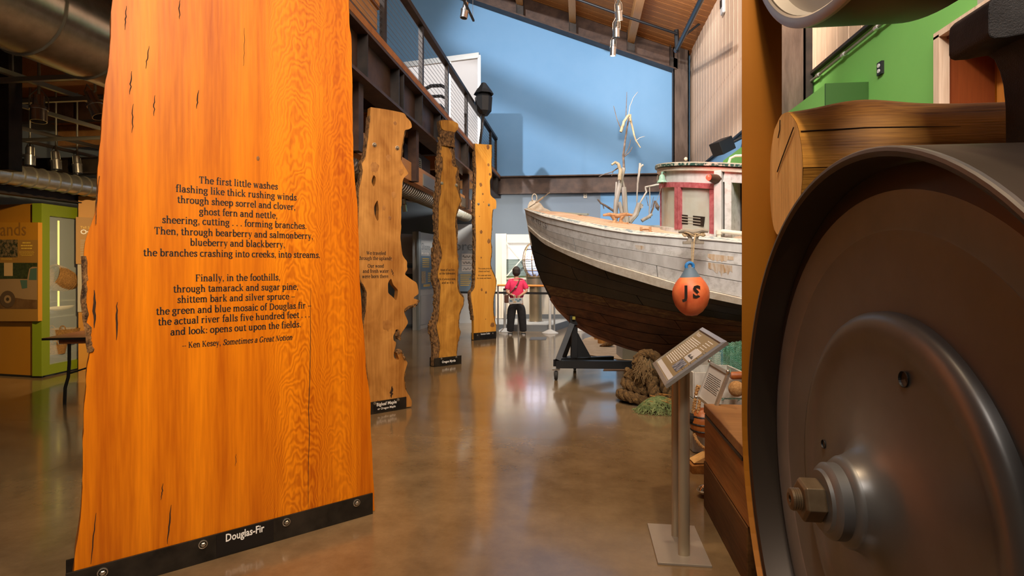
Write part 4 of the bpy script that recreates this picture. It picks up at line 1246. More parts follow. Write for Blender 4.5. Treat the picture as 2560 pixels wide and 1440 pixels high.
# deck
def deckp(s_, u, up=0.0):
    l0, d0, z, t, o = row(0, u)
    oo = (o - .01) if s_ >= 0 else min(o, .52)
    l, d = ctr(t, oo * s_)
    return RC(l, d, z + .006 + up + .10 * min(1, u * 5) * (1 - s_ * s_))
DW = wood('deck_board_wood', (.50, .30, .19), (.74, .53, .38), axis='x', rough=.6, scale=1.3)
part('deck_core', G().grid(lambda a, b_: deckp(-1 + 2 * a, .01 + .98 * b_, -.012), 12, 24), M('deck_core_dark', (.03, .02, .012), .9), boat, fix=False)
nb = 14
for i in range(nb):
    a0, a1 = -1 + 1.84 * i / nb, -1 + 1.84 * (i + 1) / nb
    ustart = .02 if abs((a0 + a1) / 2) < .6 else .05
    g = G().grid(lambda a, b_: deckp(a0 + .004 + (a1 - a0 - .008) * a, ustart + (.985 - ustart) * b_), 2, 22)
    part('deck_board', g, DW, boat, fix=False)
EB = M('edge_board_blue_white', (.20, .27, .30), .6, col2=(.66, .63, .56), scale=16, stretch=(1, 1, 1), bump=.2, lo=.42, hi=.55)
part('covering_board', G().grid(lambda a, b_: deckp(.845 + .165 * a, .0 + .99 * b_, .012), 3, 30).grid(lambda a, b_: deckp(1.01, .99 * b_, .012 - .035 * a), 1, 30), EB, boat, fix=False)
g = G()
g.tube([hull(0, i / 30, .012) + V((0, 0, .012)) for i in range(31)], .012, 6)
part('sheer_moulding', g, WP, boat, smooth=True)
# rust stains on the topside (thin flakes of rust coloured paint)
RU = M('rust_stain', (.44, .26, .11), .8, col2=(.62, .56, .48), scale=30, stretch=(1, 1, .15), lo=.35, hi=.6)
def patch(px0, px1, va, vb, mat, name):
    us = []
    for px_ in (px0, px1):
        lo_, hi_ = 0, 1
        for _ in range(30):
            m_ = (lo_ + hi_) / 2
            if pix(hull((va + vb) / 2, m_))[0] < px_: lo_ = m_
            else: hi_ = m_
        us.append(lo_)
    rnd = random.Random(px0)
    edge = [rnd.uniform(.5, 1.0) for _ in range(17)]
    def fn(a, b_):
        k = edge[int(a * 16)] * (1 - .3 * abs(a - .5) * 2)
        return hull(va + (vb - va) * b_ * k, us[0] + (us[1] - us[0]) * (a + .06 * math.sin(b_ * 7 + a * 3) * (1 - a) * a * 4), .0085)
    return part(name, G().grid(fn, 16, 8), mat, boat, fix=False)
patch(1590, 1612, .62, .98, RU, 'rust_stain')
patch(1770, 1835, .62, .995, RU, 'rust_stain')
patch(1772, 1832, 1.03, 1.48, RU, 'rust_stain')
# registration letters on the bow
FD = M('faded_paint_lettering', (.16, .14, .14), .7)
for ch_, px_ in zip("OR 413 CS", (1331, 1336, 1340, 1343, 1348, 1352, 1356, 1360, 1366)):
    if ch_ == ' ': continue
    lo_, hi_ = 0, 1
    for _ in range(30):
        m_ = (lo_ + hi_) / 2
        if pix(hull(.72, m_))[0] < px_: lo_ = m_
        else: hi_ = m_
    a, b_, c_ = hull(.72, lo_, .008), hull(.72, lo_ + .01, .008), hull(.3, lo_, .016)
    hu = (c_ - a).normalized(); hr = (b_ - a).normalized(); hu = (hu - hr * hu.dot(hr)).normalized()
    text(ch_, a + hr.cross(hu) * .004 + hu * -.02, hr, hu, .105, FD, boat, bold=0, width=.055 if ch_ != '1' else .02)
# bow fittings
bt = RC(*ctr(-.02), 2.345)
def bp_(px, py, d=8.28): return P(px, py, d)
part('bow_plate', G().prism([[(p.x, p.z) for p in [bp_(*q) for q in ((1320, 527), (1319, 515), (1323, 505), (1330, 500), (1340, 501), (1350, 508), (1358, 519), (1366, 522), (1376, 528))]]], lambda x, z: (x, 8.26 + (x + .75) * .12, z), (.01, .03, 0)), CR, boat)
part('bow_ring', G().tube([bp_(1336 + 6 * math.cos(a), 495 - 10 * math.sin(a)) for a in [PI * 1.2 - i * PI * 1.4 / 10 for i in range(11)]], .008, 6), CR, boat)
part('turnbuckle', G().tube([bp_(1322, 519, 8.2), bp_(1338, 509, 8.15)], .007, 6).tube([bp_(1338, 508, 8.15), bp_(1341, 506, 8.15), bp_(1357, 494, 8.15), bp_(1360, 492, 8.15)], [.006, .016, .016, .006], 6).tube([bp_(1360, 492, 8.15), bp_(1371, 483, 8.12), bp_(1374, 481, 8.12)], [.007, .008, .018], 6), 'bolt', boat)
# long deck rail at the bow
part('bow_rail_plank', G().bar(bp_(1350, 529, 8.0), P(1470, 536, 7.5), .05, .022), M('grey_green_plank', (.30, .33, .29), .6), boat)
part('bow_rail_base', G().bar(bp_(1388, 538, 7.9), P(1452, 541, 7.5), .04, .035), M('rusty_base', (.25, .13, .05), .8), boat)
# cleat, chocks
RUST = M('rusty_iron', (.33, .14, .05), .75, col2=(.55, .33, .17), scale=18, bump=.2)
def cleat(c, ax, L_, nm, mat, par=boat):
    ax = V(ax).normalized(); up = V((0, 0, 1))
    g = G().tube([c - ax * L_ * .5 + up * .115, c - ax * L_ * .3 + up * .125, c + up * .105, c + ax * L_ * .3 + up * .125, c + ax * L_ * .5 + up * .115], [.014, .022, .028, .022, .014], 8)
    for s_ in (-1, 1):
        g.tube([c + ax * L_ * .12 * s_ + up * .02, c + ax * L_ * .10 * s_ + up * .055, c + ax * L_ * .18 * s_ + up * .105], [.032, .018, .025], 8)
    g.bar(c - ax * L_ * .35 + up * .01, c + ax * L_ * .35 + up * .01, .09, .025)
    return part(nm, g, mat, par, smooth=False)
dcl = P(1544, 561, 6.95)
cleat(dcl, RC(1, -.05), .36, 'deck_cleat', RUST)
c = P(1614, 581, 6.2)
part('fairlead', G().bar(c + RC(-.07, 0, 0) , c + RC(.07, 0, 0), .05, .02).cyl(c + RC(-.05, 0, .0), c + RC(-.05, 0, .06), .014).cyl(c + RC(.05, 0, 0), c + RC(.05, 0, .06), .014).cyl(c + RC(-.06, 0, .035), c + RC(.06, 0, .035), .011), RUST, boat)
c = P(1374, 545, 7.9)
part('bow_chock', G().tube([c + RC(-.05, 0, .03), c + RC(-.04, 0, .055), c + RC(.02, 0, .05), c + RC(.07, 0, .04)], [.03, .034, .03, .022], 8).bar(c + RC(-.08, 0, 0), c + RC(.09, 0, 0), .05, .02), CR, boat, smooth=True)
# ---------------------------------------------------------------- wheelhouse
TCc, WW, EE = 3.2, .78, .98
path = [(3.54, WW), (3.4, WW), (3.3, WW)]
for i in range(0, 41):
    a = PI / 2 * 1.45 * i / 40
    path.append((TCc - EE * math.sin(a), max(-.5, WW * math.cos(a))))
path.append((3.54, -.5))
def zt_(t): return -.17 * (t - 2.5)
def wpt(i, off, z):
    """point on the wheelhouse outline, i fractional index"""
    i = max(0, min(len(path) - 1.001, i)); k = int(i); fr = i - k
    t = path[k][0] + (path[k + 1][0] - path[k][0]) * fr; o = path[k][1] + (path[k + 1][1] - path[k][1]) * fr
    a, b_ = path[k], path[k + 1]
    tt, to = b_[0] - a[0], b_[1] - a[1]
    ln = math.hypot(tt, to)
    l, d = ctr(t + to / ln * off, o - tt / ln * off)
    return RC(l, d, z + zt_(t))
def idx(px):
    """outline index whose near side shows at pixel column px"""
    best, bi = 1e9, 0
    for k in range(0, 330):
        i = k / 10
        v_ = abs(pix(wpt(i, 0, 2.2))[0] - px)
        if v_ < best: best, bi = v_, i
    return bi
def wall(i0, i1, z0, z1, th, off, mat, name, par=boat, n=None):
    n = n or max(2, int(abs(i1 - i0) * .8) + 1)
    g = G()
    O = [(wpt(i0 + (i1 - i0) * k / n, off, z0), wpt(i0 + (i1 - i0) * k / n, off, z1), wpt(i0 + (i1 - i0) * k / n, off - th, z1), wpt(i0 + (i1 - i0) * k / n, off - th, z0)) for k in range(n + 1)]
    for a, b_ in zip(O[:-1], O[1:]):
        g.add(list(a) + list(b_), [(0, 1, 5, 4), (1, 2, 6, 5), (2, 3, 7, 6), (3, 0, 4, 7)])
    g.add(list(O[0]), [(0, 1, 2, 3)]); g.add(list(O[-1]), [(0, 1, 2, 3)])
    return part(name, g, mat, par)
i_sil = min(range(330), key=lambda k: pix(wpt(k / 10, 0, 2.2))[0]) / 10
zB, zS, zR0, zR1, zH = 1.86, 1.955, 2.40, 2.455, 2.585
I0, I9 = idx(1797), len(path) - 1.01
PK = M('faded_red_trim', (.30, .055, .065), .6, col2=(.42, .12, .13), scale=25, bump=.1)
FG = M('frosted_window', (.42, .38, .30), .22, col2=(.48, .50, .44), scale=2.2, alpha=.88, spec=.6)
wall(I0 - .0, I9, zB - .1, zS, .04, .02, WP2, 'house_sill')
wall(I0, I9, zR1, zH, .04, .015, WP, 'house_header')
wall(I0, I9, zR0, zR1, .045, .028, PK, 'window_head_trim')
i1, i2, i3, i4 = idx(1776), idx(1706), idx(1691), i_sil
wall(I0, i1, zS - .01, zR0, .04, .022, PK, 'window_mullion')
wall(i2, (i2 + i3) / 2 - .1, zS - .01, zR0, .05, .028, PK, 'window_mullion')
wall((i2 + i3) / 2 + .1, i3, zS - .01, zR0, .05, .028, PK, 'window_mullion')
wall(i1, i2, zS, zR0, .008, 0, FG, 'window_pane')
wall(i3, min(I9, i3 + 12), zS, zR0, .008, 0, FG, 'window_pane')
wall(min(I9 - 2, i3 + 12), min(I9 - 1, i3 + 14), zS, zR0, .05, .022, PK, 'window_mullion')
wall(min(I9 - 1, i3 + 14), I9, zB, zH, .04, .0, WP2, 'house_wall')
# vent louvre plate behind the big window
Ip = [wpt(i1 + 1.2, .006, 2.03), wpt(i1 + 7.5, .006, 2.03)]
g = G().bar(Ip[0] + V((0, 0, .03)), Ip[1] + V((0, 0, .03)), .012, .10)
part('louvre_plate', g, 'steel_dark', boat)
for k in range(3):
    g = G().bar(Ip[0].lerp(Ip[1], .12) + V((0, 0, k * .03)), Ip[0].lerp(Ip[1], .88) + V((0, 0, k * .03)), .02, .008); part('louvre_slat', g, 'beige', boat)
# corner post, door frame, header of the side
part('corner_post', G().bar(wpt(I0 - .2, .03, zB - .12), wpt(I0 - .2, .03, zH), .075, .075, up=RC(BN[0], BN[1])), WP, boat, bevel=.008)
pa = PXs = None
def sidep(t, z, off=0.0):
    l, d = ctr(t, WW + off); return RC(l, d, z + zt_(t))
def t_side(px):
    return min([3.0 + i * .002 for i in range(330)], key=lambda t: abs(pix(sidep(t, 2.2))[0] - px))
ta, tb_ = t_side(1817), t_side(1829)
part('door_post', G().bar(sidep((ta + tb_) / 2, zB - .12), sidep((ta + tb_) / 2, zH - .06), .07, tb_ - ta + .02, up=RC(BA[0], BA[1])), WP2, boat)
part('door_header', G().bar(sidep(t_side(1812), zH - .04), sidep(3.54, zH - .04), .05, .13), WP2, boat)
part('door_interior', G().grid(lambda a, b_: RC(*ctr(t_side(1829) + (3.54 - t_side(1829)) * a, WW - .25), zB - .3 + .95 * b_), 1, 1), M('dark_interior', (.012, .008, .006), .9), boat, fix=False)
part('inner_wall', G().grid(lambda a, b_: RC(*ctr(t_side(1829), WW - .25 * a), zB - .3 + .95 * b_), 1, 1), WP2, boat, fix=False)
# roof slab with visor
RG = M('roof_green_edge', (.02, .07, .055), .5, col2=(.50, .46, .38), scale=30, stretch=(1, 1, 1), lo=.5, hi=.6)
def roofg(z0, z1, off, crown=0.0):
    n = len(path)
    top = [wpt(i, off, z1) for i in range(n - 1)] + [wpt(n - 1.01, off, z1)]
    bot = [wpt(i, off, z0) for i in range(n - 1)] + [wpt(n - 1.01, off, z0)]
    g = G()
    c_ = RC(*ctr(3.0, .1), z1 + crown + zt_(3.0)); cb = RC(*ctr(3.0, .1), z0 + zt_(3.0))
    m_ = len(top)
    g.add(top + bot + [c_, cb], [(i, i + 1, i + 1 + m_, i + m_) for i in range(m_ - 1)] + [(m_ - 1, 0, m_, 2 * m_ - 1)] + [(i, (i + 1) % m_, 2 * m_) for i in range(m_)] + [(m_ + i, m_ + (i + 1) % m_, 2 * m_ + 1) for i in range(m_)])
    return g
part('roof_moulding', roofg(zH - .005, zH + .035, .05), CR, boat)
part('roof_edge', roofg(zH + .045, zH + .07, .075), RG, boat)
part('roof_top', roofg(zH + .071, zH + .082, .07, .03), CR, boat)
part('roof_knob', G().ball(wpt(20, -.25, zH + .14), .02), CR, boat)
q0, q1 = t_side(1818), 3.53
part('roof_rail', G().tube([sidep(q0, zH + .08, -.03), sidep(q0 + .02, zH + .14, -.03), sidep(q0 + .07, zH + .165, -.03), sidep(q1, zH + .18, -.03)], .013, 8), 'cream', boat, smooth=True)
# pipe handrail by the door
q0 = t_side(1806)
part('handrail_pipe', G().tube([sidep(q0, 1.86, .09), sidep(q0, 1.965, .09), sidep(q0 + .03, 1.985, .09), sidep(3.54, 1.99, .09)], .021, 10).tube([sidep(q0, 1.95, .09), sidep(q0, 1.99, .09)], .03, 10), 'cream', boat, smooth=True)
# red running light
nl = idx(1790)
a, b_ = P(1773, 444, 5.55), P(1795, 449, 5.6)
part('running_light', G().tube([a, a.lerp(b_, .5), b_], [.032, .045, .05], 14), 'steel', boat, smooth=True)
part('red_lens', G().ball(a + (a - b_) * .05, .030, 10), M('red_light_lens', (.8, .02, .01), .3, emit=(1, .03, .015), estr=5), boat, smooth=True)
light('POINT', 'running_light_glow', a + RC(-.06, -.05, .02), a, 1.2, (1, .05, .03), .02)
# oval port frame at the front header
c = wpt(i_sil + .6, .04, 2.51)
part('port_frame', G().tube([c + RC(.012 * math.cos(k * PI / 8), -.01, .05 * math.sin(k * PI / 8)) for k in range(17)], .005, 6), CR, boat)
# bell
bl = thing('ship_bell', P(1655, 450, 6.25), 'green patinated ship bell mounted on the wheelhouse front', 'bell')
c = P(1655, 457, 6.25)
GP = M('green_patina', (.16, .33, .25), .6, col2=(.30, .46, .37), scale=30)
part('bell_body', G().lathe([(.058, 0), (.052, .012), (.036, .04), (.030, .075), (.02, .09), (.001, .092)], Matrix.Translation(c), 18), GP, bl, smooth=True)
part('bell_arm', G().tube([c + V((0, 0, .09)), c + V((0, 0, .115)), c + RC(.04, .02, .12), wpt(i_sil, 0, 2.55)], .011, 6), GP, bl)
part('clapper', G().tube([c + V((0, 0, .05)), c + V((0, 0, -.012))], [.004, .01], 6), RUST, bl)
part('bell_cord', G().tube([c + V((0, 0, -.01)), c + V((-.03, 0, -.13)), c + RC(-.10, .1, -.36)], .0025, 5), 'beige', bl)
# rope belayed on the near cleat + fender buoy
ROPE = M('rope_fibre', (.40, .27, .13), .9, col2=(.56, .42, .26), scale=60, bump=.6)
rc_ = P(1733, 596, 5.32)
cleat(rc_ - V((0, 0, .05)), RC(.97, -.24), .27, 'cleat', M('worn_cleat_wood', (.30, .25, .19), .8))
rp = thing('fender_rope', rc_, 'thin tan rope wound on the cleat and hanging down the hull', 'rope')
pts = []
for i in range(90):
    a = i / 89 * 2 * PI * 6
    pts.append(rc_ + RC(.95 * .10 * math.sin(a * .5 + i * .02), -.25 * .10 * math.sin(a * .5) + .03 * math.cos(a), .045 + .022 * math.cos(a * 1.0) + .006 * math.sin(i)))
part('belay_turns', G().tube(pts, .008, 6), ROPE, rp, smooth=True)
pts = [rc_ + RC(0, -.06, .03), P(1735, 606, 5.18), P(1733, 640, 5.15), P(1731, 672, 5.12)]
part('hanging_line', G().tube(pts, .007, 6), ROPE, rp, smooth=True)
part('hanging_line', G().tube([P(1730, 605, 5.19), P(1729, 640, 5.16), P(1730, 672, 5.13)], .0045, 6), ROPE, rp, smooth=True)
part('loop', G().tube([P(1730 + 4 * math.cos(a), 676 - 6 * math.sin(a), 5.08) for a in [i * PI / 6 for i in range(13)]], .006, 6), ROPE, rp)
by = thing('fender_buoy', P(1727, 725, 5.1), 'orange teardrop fender buoy with a blue top hanging on the boat side', 'buoy')
c = P(1727, 736, 5.1)
OR = M('orange_buoy_vinyl', (.66, .10, .03), .5, col2=(.80, .20, .06), scale=7, bump=.08)
k_ = 1 / 1400 * 5.1
tilt = Matrix.Translation(c) @ Matrix.Rotation(-.04, 4, 'Y')
def prof(L_): return [(r_ * k_, h * k_) for r_, h in L_]
part('buoy_body', G().lathe(prof([(.5, -54), (14, -52), (27, -43), (38, -28), (44, -10), (45, 4), (43, 16), (37, 28), (30, 38), (25, 43)]), tilt, 32), OR, by, smooth=True)
part('buoy_cap', G().lathe(prof([(26, 41), (23, 46), (18, 54), (14, 61), (12, 66), (.5, 67)]), tilt, 24), M('buoy_grey_collar', (.10, .15, .20), .6), by, smooth=True)
q = tilt @ V((0, 0, 64 * k_))
part('buoy_eye', G().tube([q + RC(9 * k_ * math.cos(a), 0, 6 * k_ + 9 * k_ * math.sin(a)) for a in [i * PI / 8 for i in range(17)]], 4.2 * k_, 8), M('buoy_blue', (.02, .19, .50), .5), by, smooth=True)
text("J S", c + RC(-.045, -.162, -.02), RC(.97, .20), (0, 0, 1), .15, 'ink', by, bold=.035, width=.18, depth=.012)
# ---------------------------------------------------------------- cradle
cr = thing('boat_cradle', P(1432, 880, 7.9), 'black steel boat cradle on casters under the bow', 'cradle')
def cp(px, py, d): return P(px, py, d)
part('head_bracket', G().bar(cp(1424, 800, 7.72), cp(1444, 800, 7.72), .12, .13), 'black', cr)
part('head_pad', G().bar(cp(1431, 795, 7.62), cp(1438, 795, 7.62), .03, .04), M('yellow_pad', (.45, .36, .05), .7), cr)
part('post', G().bar(cp(1436, 808, 7.75), cp(1434, 893, 7.75), .12, .08), 'black', cr)
part('diagonal_brace', G().bar(cp(1429, 812, 7.7), cp(1394, 902, 7.5), .07, .12, up=(0, 1, 0)), 'black', cr)
part('diagonal_brace', G().bar(cp(1436, 822, 7.8), cp(1410, 893, 7.9), .05, .05), 'black', cr)
part('gusset', G().prism([[(0, 0), (1, 0), (0, 1)]], lambda x, z: tuple(cp(1442, 893, 7.78) + V((x * .20 * CS, x * .20 * SN, z * .36))), (0, .02, 0)), 'black', cr)
part('base_beam', G().bar(cp(1390, 910, 7.5), cp(1610, 912, 7.42), .10, .10), 'black', cr)
part('base_beam', G().bar(cp(1396, 903, 7.6), cp(1530, 897, 8.1), .08, .08), 'black', cr)
part('cross_beam', G().bar(cp(1392, 908, 7.5), cp(1440, 895, 8.2), .10, .09), 'black', cr)
for px_, py_, d in ((1390, 950, 7.5), (1437, 925, 8.235), (1660, 950, 7.5)):
    b_ = P(px_, py_, d); b_.z = 0
    part('caster_fork', G().box((b_.x - .05, b_.y - .02, .13), (b_.x + .05, b_.y + .05, .15)).box((b_.x - .032, b_.y - .015, .06), (b_.x - .026, b_.y + .03, .135)).box((b_.x + .026, b_.y - .015, .06), (b_.x + .032, b_.y + .03, .135)), 'bolt', cr)
    part('caster_wheel', G().lathe([(.03, -.022), (.055, -.022), (.062, -.012), (.062, .012), (.055, .022), (.03, .022)], Matrix.Translation((b_.x, b_.y, .063)) @ Matrix.Rotation(PI / 2, 4, 'Y'), 20), 'rubber', cr, smooth=True)
# ---------------------------------------------------------------- plinth and driftwood behind the boat
p = PG(1572, 903)
pl = thing('driftwood_plinth', p, 'tall pale grey plinth standing on the floor behind the boat', 'plinth')
q = RC(1.85, 9.2)
Mp = Matrix.Translation((q.x + .33, q.y + .25, 0)) @ Matrix.Rotation(TH, 4, 'Z')
g = G().box((-.40, -.25, 0), (.95, .3, 2.2), Mp)
part('box', g, 'greylight', pl, bevel=.005)
part('dark_edge', G().box((-.06, -.262, 0), (-.03, -.251, 2.18), Mp), 'steel_dark', pl)
DR = M('driftwood', (.36, .30, .25), .8, col2=(.60, .54, .48), scale=10, stretch=(1, 1, .15), bump=.4, bscale=50)
DRD = M('dark_twig', (.11, .07, .05), .8, col2=(.26, .19, .15), scale=20, bump=.3)
DRY = M('yellowed_driftwood', (.42, .30, .16), .8, col2=(.62, .49, .33), scale=14, bump=.3)
dw = thing('driftwood_sculpture', (q.x + .3, q.y + .2, 2.0), 'sculpture of bleached driftwood branches rising behind the foredeck', 'sculpture')
D_ = 9.4
def br(L_, r0, r1, mat, d=D_, dd=0.0, seed=1):
    pts = []
    n = len(L_)
    for i in range(n - 1):
        for j in range(4):
            t = j / 4
            x = L_[i][0] + (L_[i + 1][0] - L_[i][0]) * t; y = L_[i][1] + (L_[i + 1][1] - L_[i][1]) * t
            pts.append((x + .8 * pnoise(V((x * .1, y * .12, seed))), y))
    pts.append(L_[-1])
    m_ = len(pts)
    part('branch', G().tube([P(x, y, d + dd * i / m_) for i, (x, y) in enumerate(pts)], [(r0 + (r1 - r0) * i / m_) * (1 + .15 * pnoise(V((i * .7, seed, 0)))) * d / F for i in range(m_)], 8), mat, dw, smooth=True)
br([(1537, 560), (1541, 500), (1552, 450), (1559, 420)], 6.5, 5, DR, seed=1)
br([(1566, 560), (1563, 520), (1560, 468)], 7, 6, DR, 9.3, seed=2)
br([(1560, 560), (1554, 530), (1548, 505)], 5, 4.5, DR, 9.25, seed=3)
br([(1572, 555), (1590, 535), (1598, 508)], 8, 6, DR, seed=4)
br([(1600, 512), (1605, 520)], 5, 4, DR, seed=4)
br([(1592, 530), (1604, 510)], 6, 5, DR, 9.45, seed=5)
br([(1600, 508), (1616, 480), (1613, 468), (1650, 460), (1668, 459)], 2.2, 2.5, DR, seed=6)
br([(1592, 505), (1594, 460), (1598, 430), (1601, 412)], 1.5, 4, DR, seed=7)
br([(1600, 418), (1608, 412)], 3, 2.5, DR, seed=7.5)
br([(1600, 420), (1600, 408)], 3, 3, DR, seed=7.7)
br([(1549, 450), (1551, 425), (1546, 410), (1538, 406), (1529, 412)], 5, 2.5, DRY, 9.3, seed=8)
br([(1548, 418), (1530, 430), (1512, 435), (1497, 442)], 1.6, .8, DRD, seed=9)
br([(1533, 429), (1529, 440)], 1, .6, DRD, seed=9.5)
br([(1560, 420), (1558, 388), (1563, 350), (1568, 318), (1572, 295)], 3, 1.6, DRD, seed=10)
br([(1560, 390), (1572, 370), (1577, 348)], 1.2, .6, DRD, seed=11)
br([(1561, 392), (1575, 380), (1581, 367)], 1.2, .6, DRD, seed=12)
br([(1552, 330), (1560, 305), (1568, 292), (1574, 287)], 3.4, 3.2, DRY, 9.3, seed=13)
br([(1574, 290), (1580, 315), (1585, 335), (1590, 352), (1601, 369)], 3, 1.2, DRY, seed=14)
br([(1576, 286), (1576, 302)], 2, 2, DRY, 9.25, seed=14.5)
br([(1553, 323), (1543, 300), (1534, 265)], 1.2, .6, DRD, seed=15)
br([(1565, 292), (1566, 258), (1567, 230)], 1.1, .4, DRD, seed=16)
br([(1571, 290), (1575, 265), (1583, 245), (1594, 230)], 1.0, .5, DR, seed=17)
br([(1590, 352), (1600, 344), (1612, 341)], .9, .5, DR, seed=18)
br([(1538, 530), (1515, 515), (1502, 508), (1494, 498)], 3, 1.8, DRD, seed=19)
br([(1507, 511), (1510, 522)], 1.4, .8, DRD, seed=19.5)
br([(1539, 500), (1540, 475), (1541, 455)], 3, 2.2, DR, seed=20)
br([(1561, 470), (1557, 455), (1556, 448)], 3, 2.5, DR, 9.45, seed=21)
br([(1604, 552), (1620, 543), (1630, 535)], 4.5, 3.5, DR, 9.0, seed=22)
br([(1624, 545), (1632, 520), (1636, 502)], 2.2, 1.8, DRD, 9.0, seed=23)
br([(1623, 535), (1625, 500), (1624, 468)], 1.4, 1.0, DR, 9.0, seed=24)
br([(1621, 515), (1616, 492)], 1.0, .6, DRD, 9.0, seed=25)
br([(1628, 520), (1634, 492)], .8, .5, DRD, 9.0, seed=26)
c = P(1641, 520, 9.0)
part('cone_end', G().tube([P(1638, 502, 9.0), P(1644, 518, 9.0), P(1646, 527, 9.0)], [.012, .035, .005], 8), DRD, dw)
# ================================================================== BAND MILL (right foreground)
WX, WY, WZ, WR = .686, 1.525, .903, .889
UZ = 3.084
MG = M('dark_wheel_steel', (.135, .13, .125), .42, .4, col2=(.19, .184, .178), scale=1.6, bump=.03, bscale=8)
MG2 = M('worn_wheel_steel', (.135, .126, .118), .36, .55, col2=(.185, .174, .166), scale=2, bump=.02)
MG3 = M('rim_steel', (.055, .040, .030), .4, .7)
MU = M('upper_wheel_steel', (.42, .39, .36), .4, .75)
BS = M('blade_steel_orange_reflection', (.34, .115, .006), .45, .3, col2=(.40, .14, .008), scale=.8)  # orange reflected light is put into the steel's colour
CI = M('cast_iron', (.045, .040, .038), .65, .3, col2=(.075, .068, .064), scale=9, bump=.35, bscale=260)
BZ = M('oily_bronze_nut', (.13, .085, .045), .45, .5, col2=(.20, .14, .08), scale=14)
Mw = Matrix.Translation((WX, WY, WZ)) @ Matrix.Rotation(-PI / 2, 4, 'Y')
wh = thing('band_saw_wheel', (WX, WY, 0), 'huge dark steel saw wheel in the right foreground with a protruding hub nut', 'saw wheel')  # lower band wheel that carries the saw blade
part('rim', G().lathe([(.889, -.42), (.889, -.006), (.885, 0), (.874, 0), (.866, -.006), (.858, -.12), (.85, -.14), (.85, -.41), (.889, -.42)], Mw, 128), MG3, wh, smooth=True)
part('rim_edge', G().lathe([(.8895, -.012), (.8895, -.003), (.886, .001), (.878, .001)], Mw, 128), MG2, wh, smooth=True)
part('web_outer', G().lathe([(.853, -.10), (.80, -.085), (.79, -.083)], Mw, 128), MG3, wh, smooth=True)
part('web_ring', G().lathe([(.792, -.084), (.70, -.088), (.692, -.092)], Mw, 128), M('ring_steel', (.16, .158, .16), .42, .55, col2=(.21, .205, .205), scale=3), wh, smooth=True)
part('web', G().lathe([(.692, -.092), (.56, -.10), (.40, -.10)], Mw, 128), MG, wh, smooth=True)
part('hub_disc', G().lathe([(.487, -.105), (.485, -.082), (.478, -.072), (.462, -.062), (.440, -.060), (.415, -.068), (.39, -.075), (.25, -.066), (.17, -.05), (.135, -.03), (.118, -.005), (.112, .012)], Mw, 128), MG2, wh, smooth=True)
part('hub_flange', G().lathe([(.114, -.02), (.112, .016), (.105, .026), (.094, .03), (.094, .055), (.088, .062), (.078, .066), (.074, .074), (.001, .074)], Mw, 64), MG, wh, smooth=True)
part('hub_nut', G().lathe([(.001, .072), (.050, .072), (.054, .078), (.054, .118), (.047, .124), (.001, .124)], Mw @ Matrix.Rotation(.35, 4, 'Z'), 6), BZ, wh, bevel=.002)
th_ = [(.001, .12)]
for i in range(4): th_ += [(.0265, .122 + i * .0055), (.0285, .1245 + i * .0055)]
th_ += [(.026, .146), (.016, .149), (.009, .147), (.008, .138), (.001, .138)]
part('spindle_end', G().lathe(th_, Mw, 32), BZ, wh, smooth=False)
for px_, py_, r_ in ((2255, 948, .020), (2027, 1008, .017), (2056, 1110, .014), (2218, 1408, .020)):
    q = PX(px_, py_, WX + .066)
    y_, z_ = q.y - WY, q.z - WZ
    part('disc_hole', G().lathe([(r_, .002), (r_, .0035), (r_ * .92, .004), (r_ * .85, -.001), (.001, -.0015)], Matrix.Translation((WX + .071, q.y, q.z)) @ Matrix.Rotation(-PI / 2, 4, 'Y'), 20), 'black', wh)
part('axle', G().lathe([(.05, -.9), (.05, -.1)], Mw, 24).lathe([(.12, -.42), (.12, -.1)], Mw, 24), CI, wh)
# bearing stand of the axle, hidden partly
ws = thing('bearing_stand', (WX + .75, WY, 0), 'dark cast iron bearing stand behind the large saw wheel', 'stand')
part('pedestal', G().box((WX + .62, WY - .2, 0), (WX + .86, WY + .15, WZ - .12)), CI, ws, bevel=.02)
part('bearing_cap', G().lathe([(.06, -.88), (.13, -.88), (.13, -.62), (.06, -.62)], Mw, 24), CI, ws)
# upper wheel
Mu = Matrix.Translation((WX, WY + .015, UZ)) @ Matrix.Rotation(-PI / 2, 4, 'Y')
uw = thing('band_saw_wheel', (WX, WY, UZ), 'pale steel rim of the upper saw wheel cut by the top edge of the picture', 'saw wheel')
part('rim', G().lathe([(.889, -.29), (.889, -.004), (.884, 0), (.858, 0), (.852, -.006), (.846, -.10), (.84, -.28), (.889, -.29)], Mu, 128), MG3, uw, smooth=True)
part('rim_face', G().lathe([(.8892, -.012), (.8892, -.002), (.884, .002), (.858, .002), (.852, -.004)], Mu, 128), MU, uw, smooth=True)
part('web', G().lathe([(.851, -.01), (.845, -.055), (.78, -.06), (.775, -.075), (.66, -.08), (.64, -.06), (.60, -.065), (.42, -.07)], Mu, 128), MU, uw, smooth=True)
part('hub_disc', G().lathe([(.48, -.09), (.47, -.05), (.2, -.04), (.1, .0), (.08, .05), (.001, .05)], Mu, 64), MU, uw, smooth=True)
part('axle', G().lathe([(.05, -.9), (.05, -.05)], Mu, 16), CI, uw)
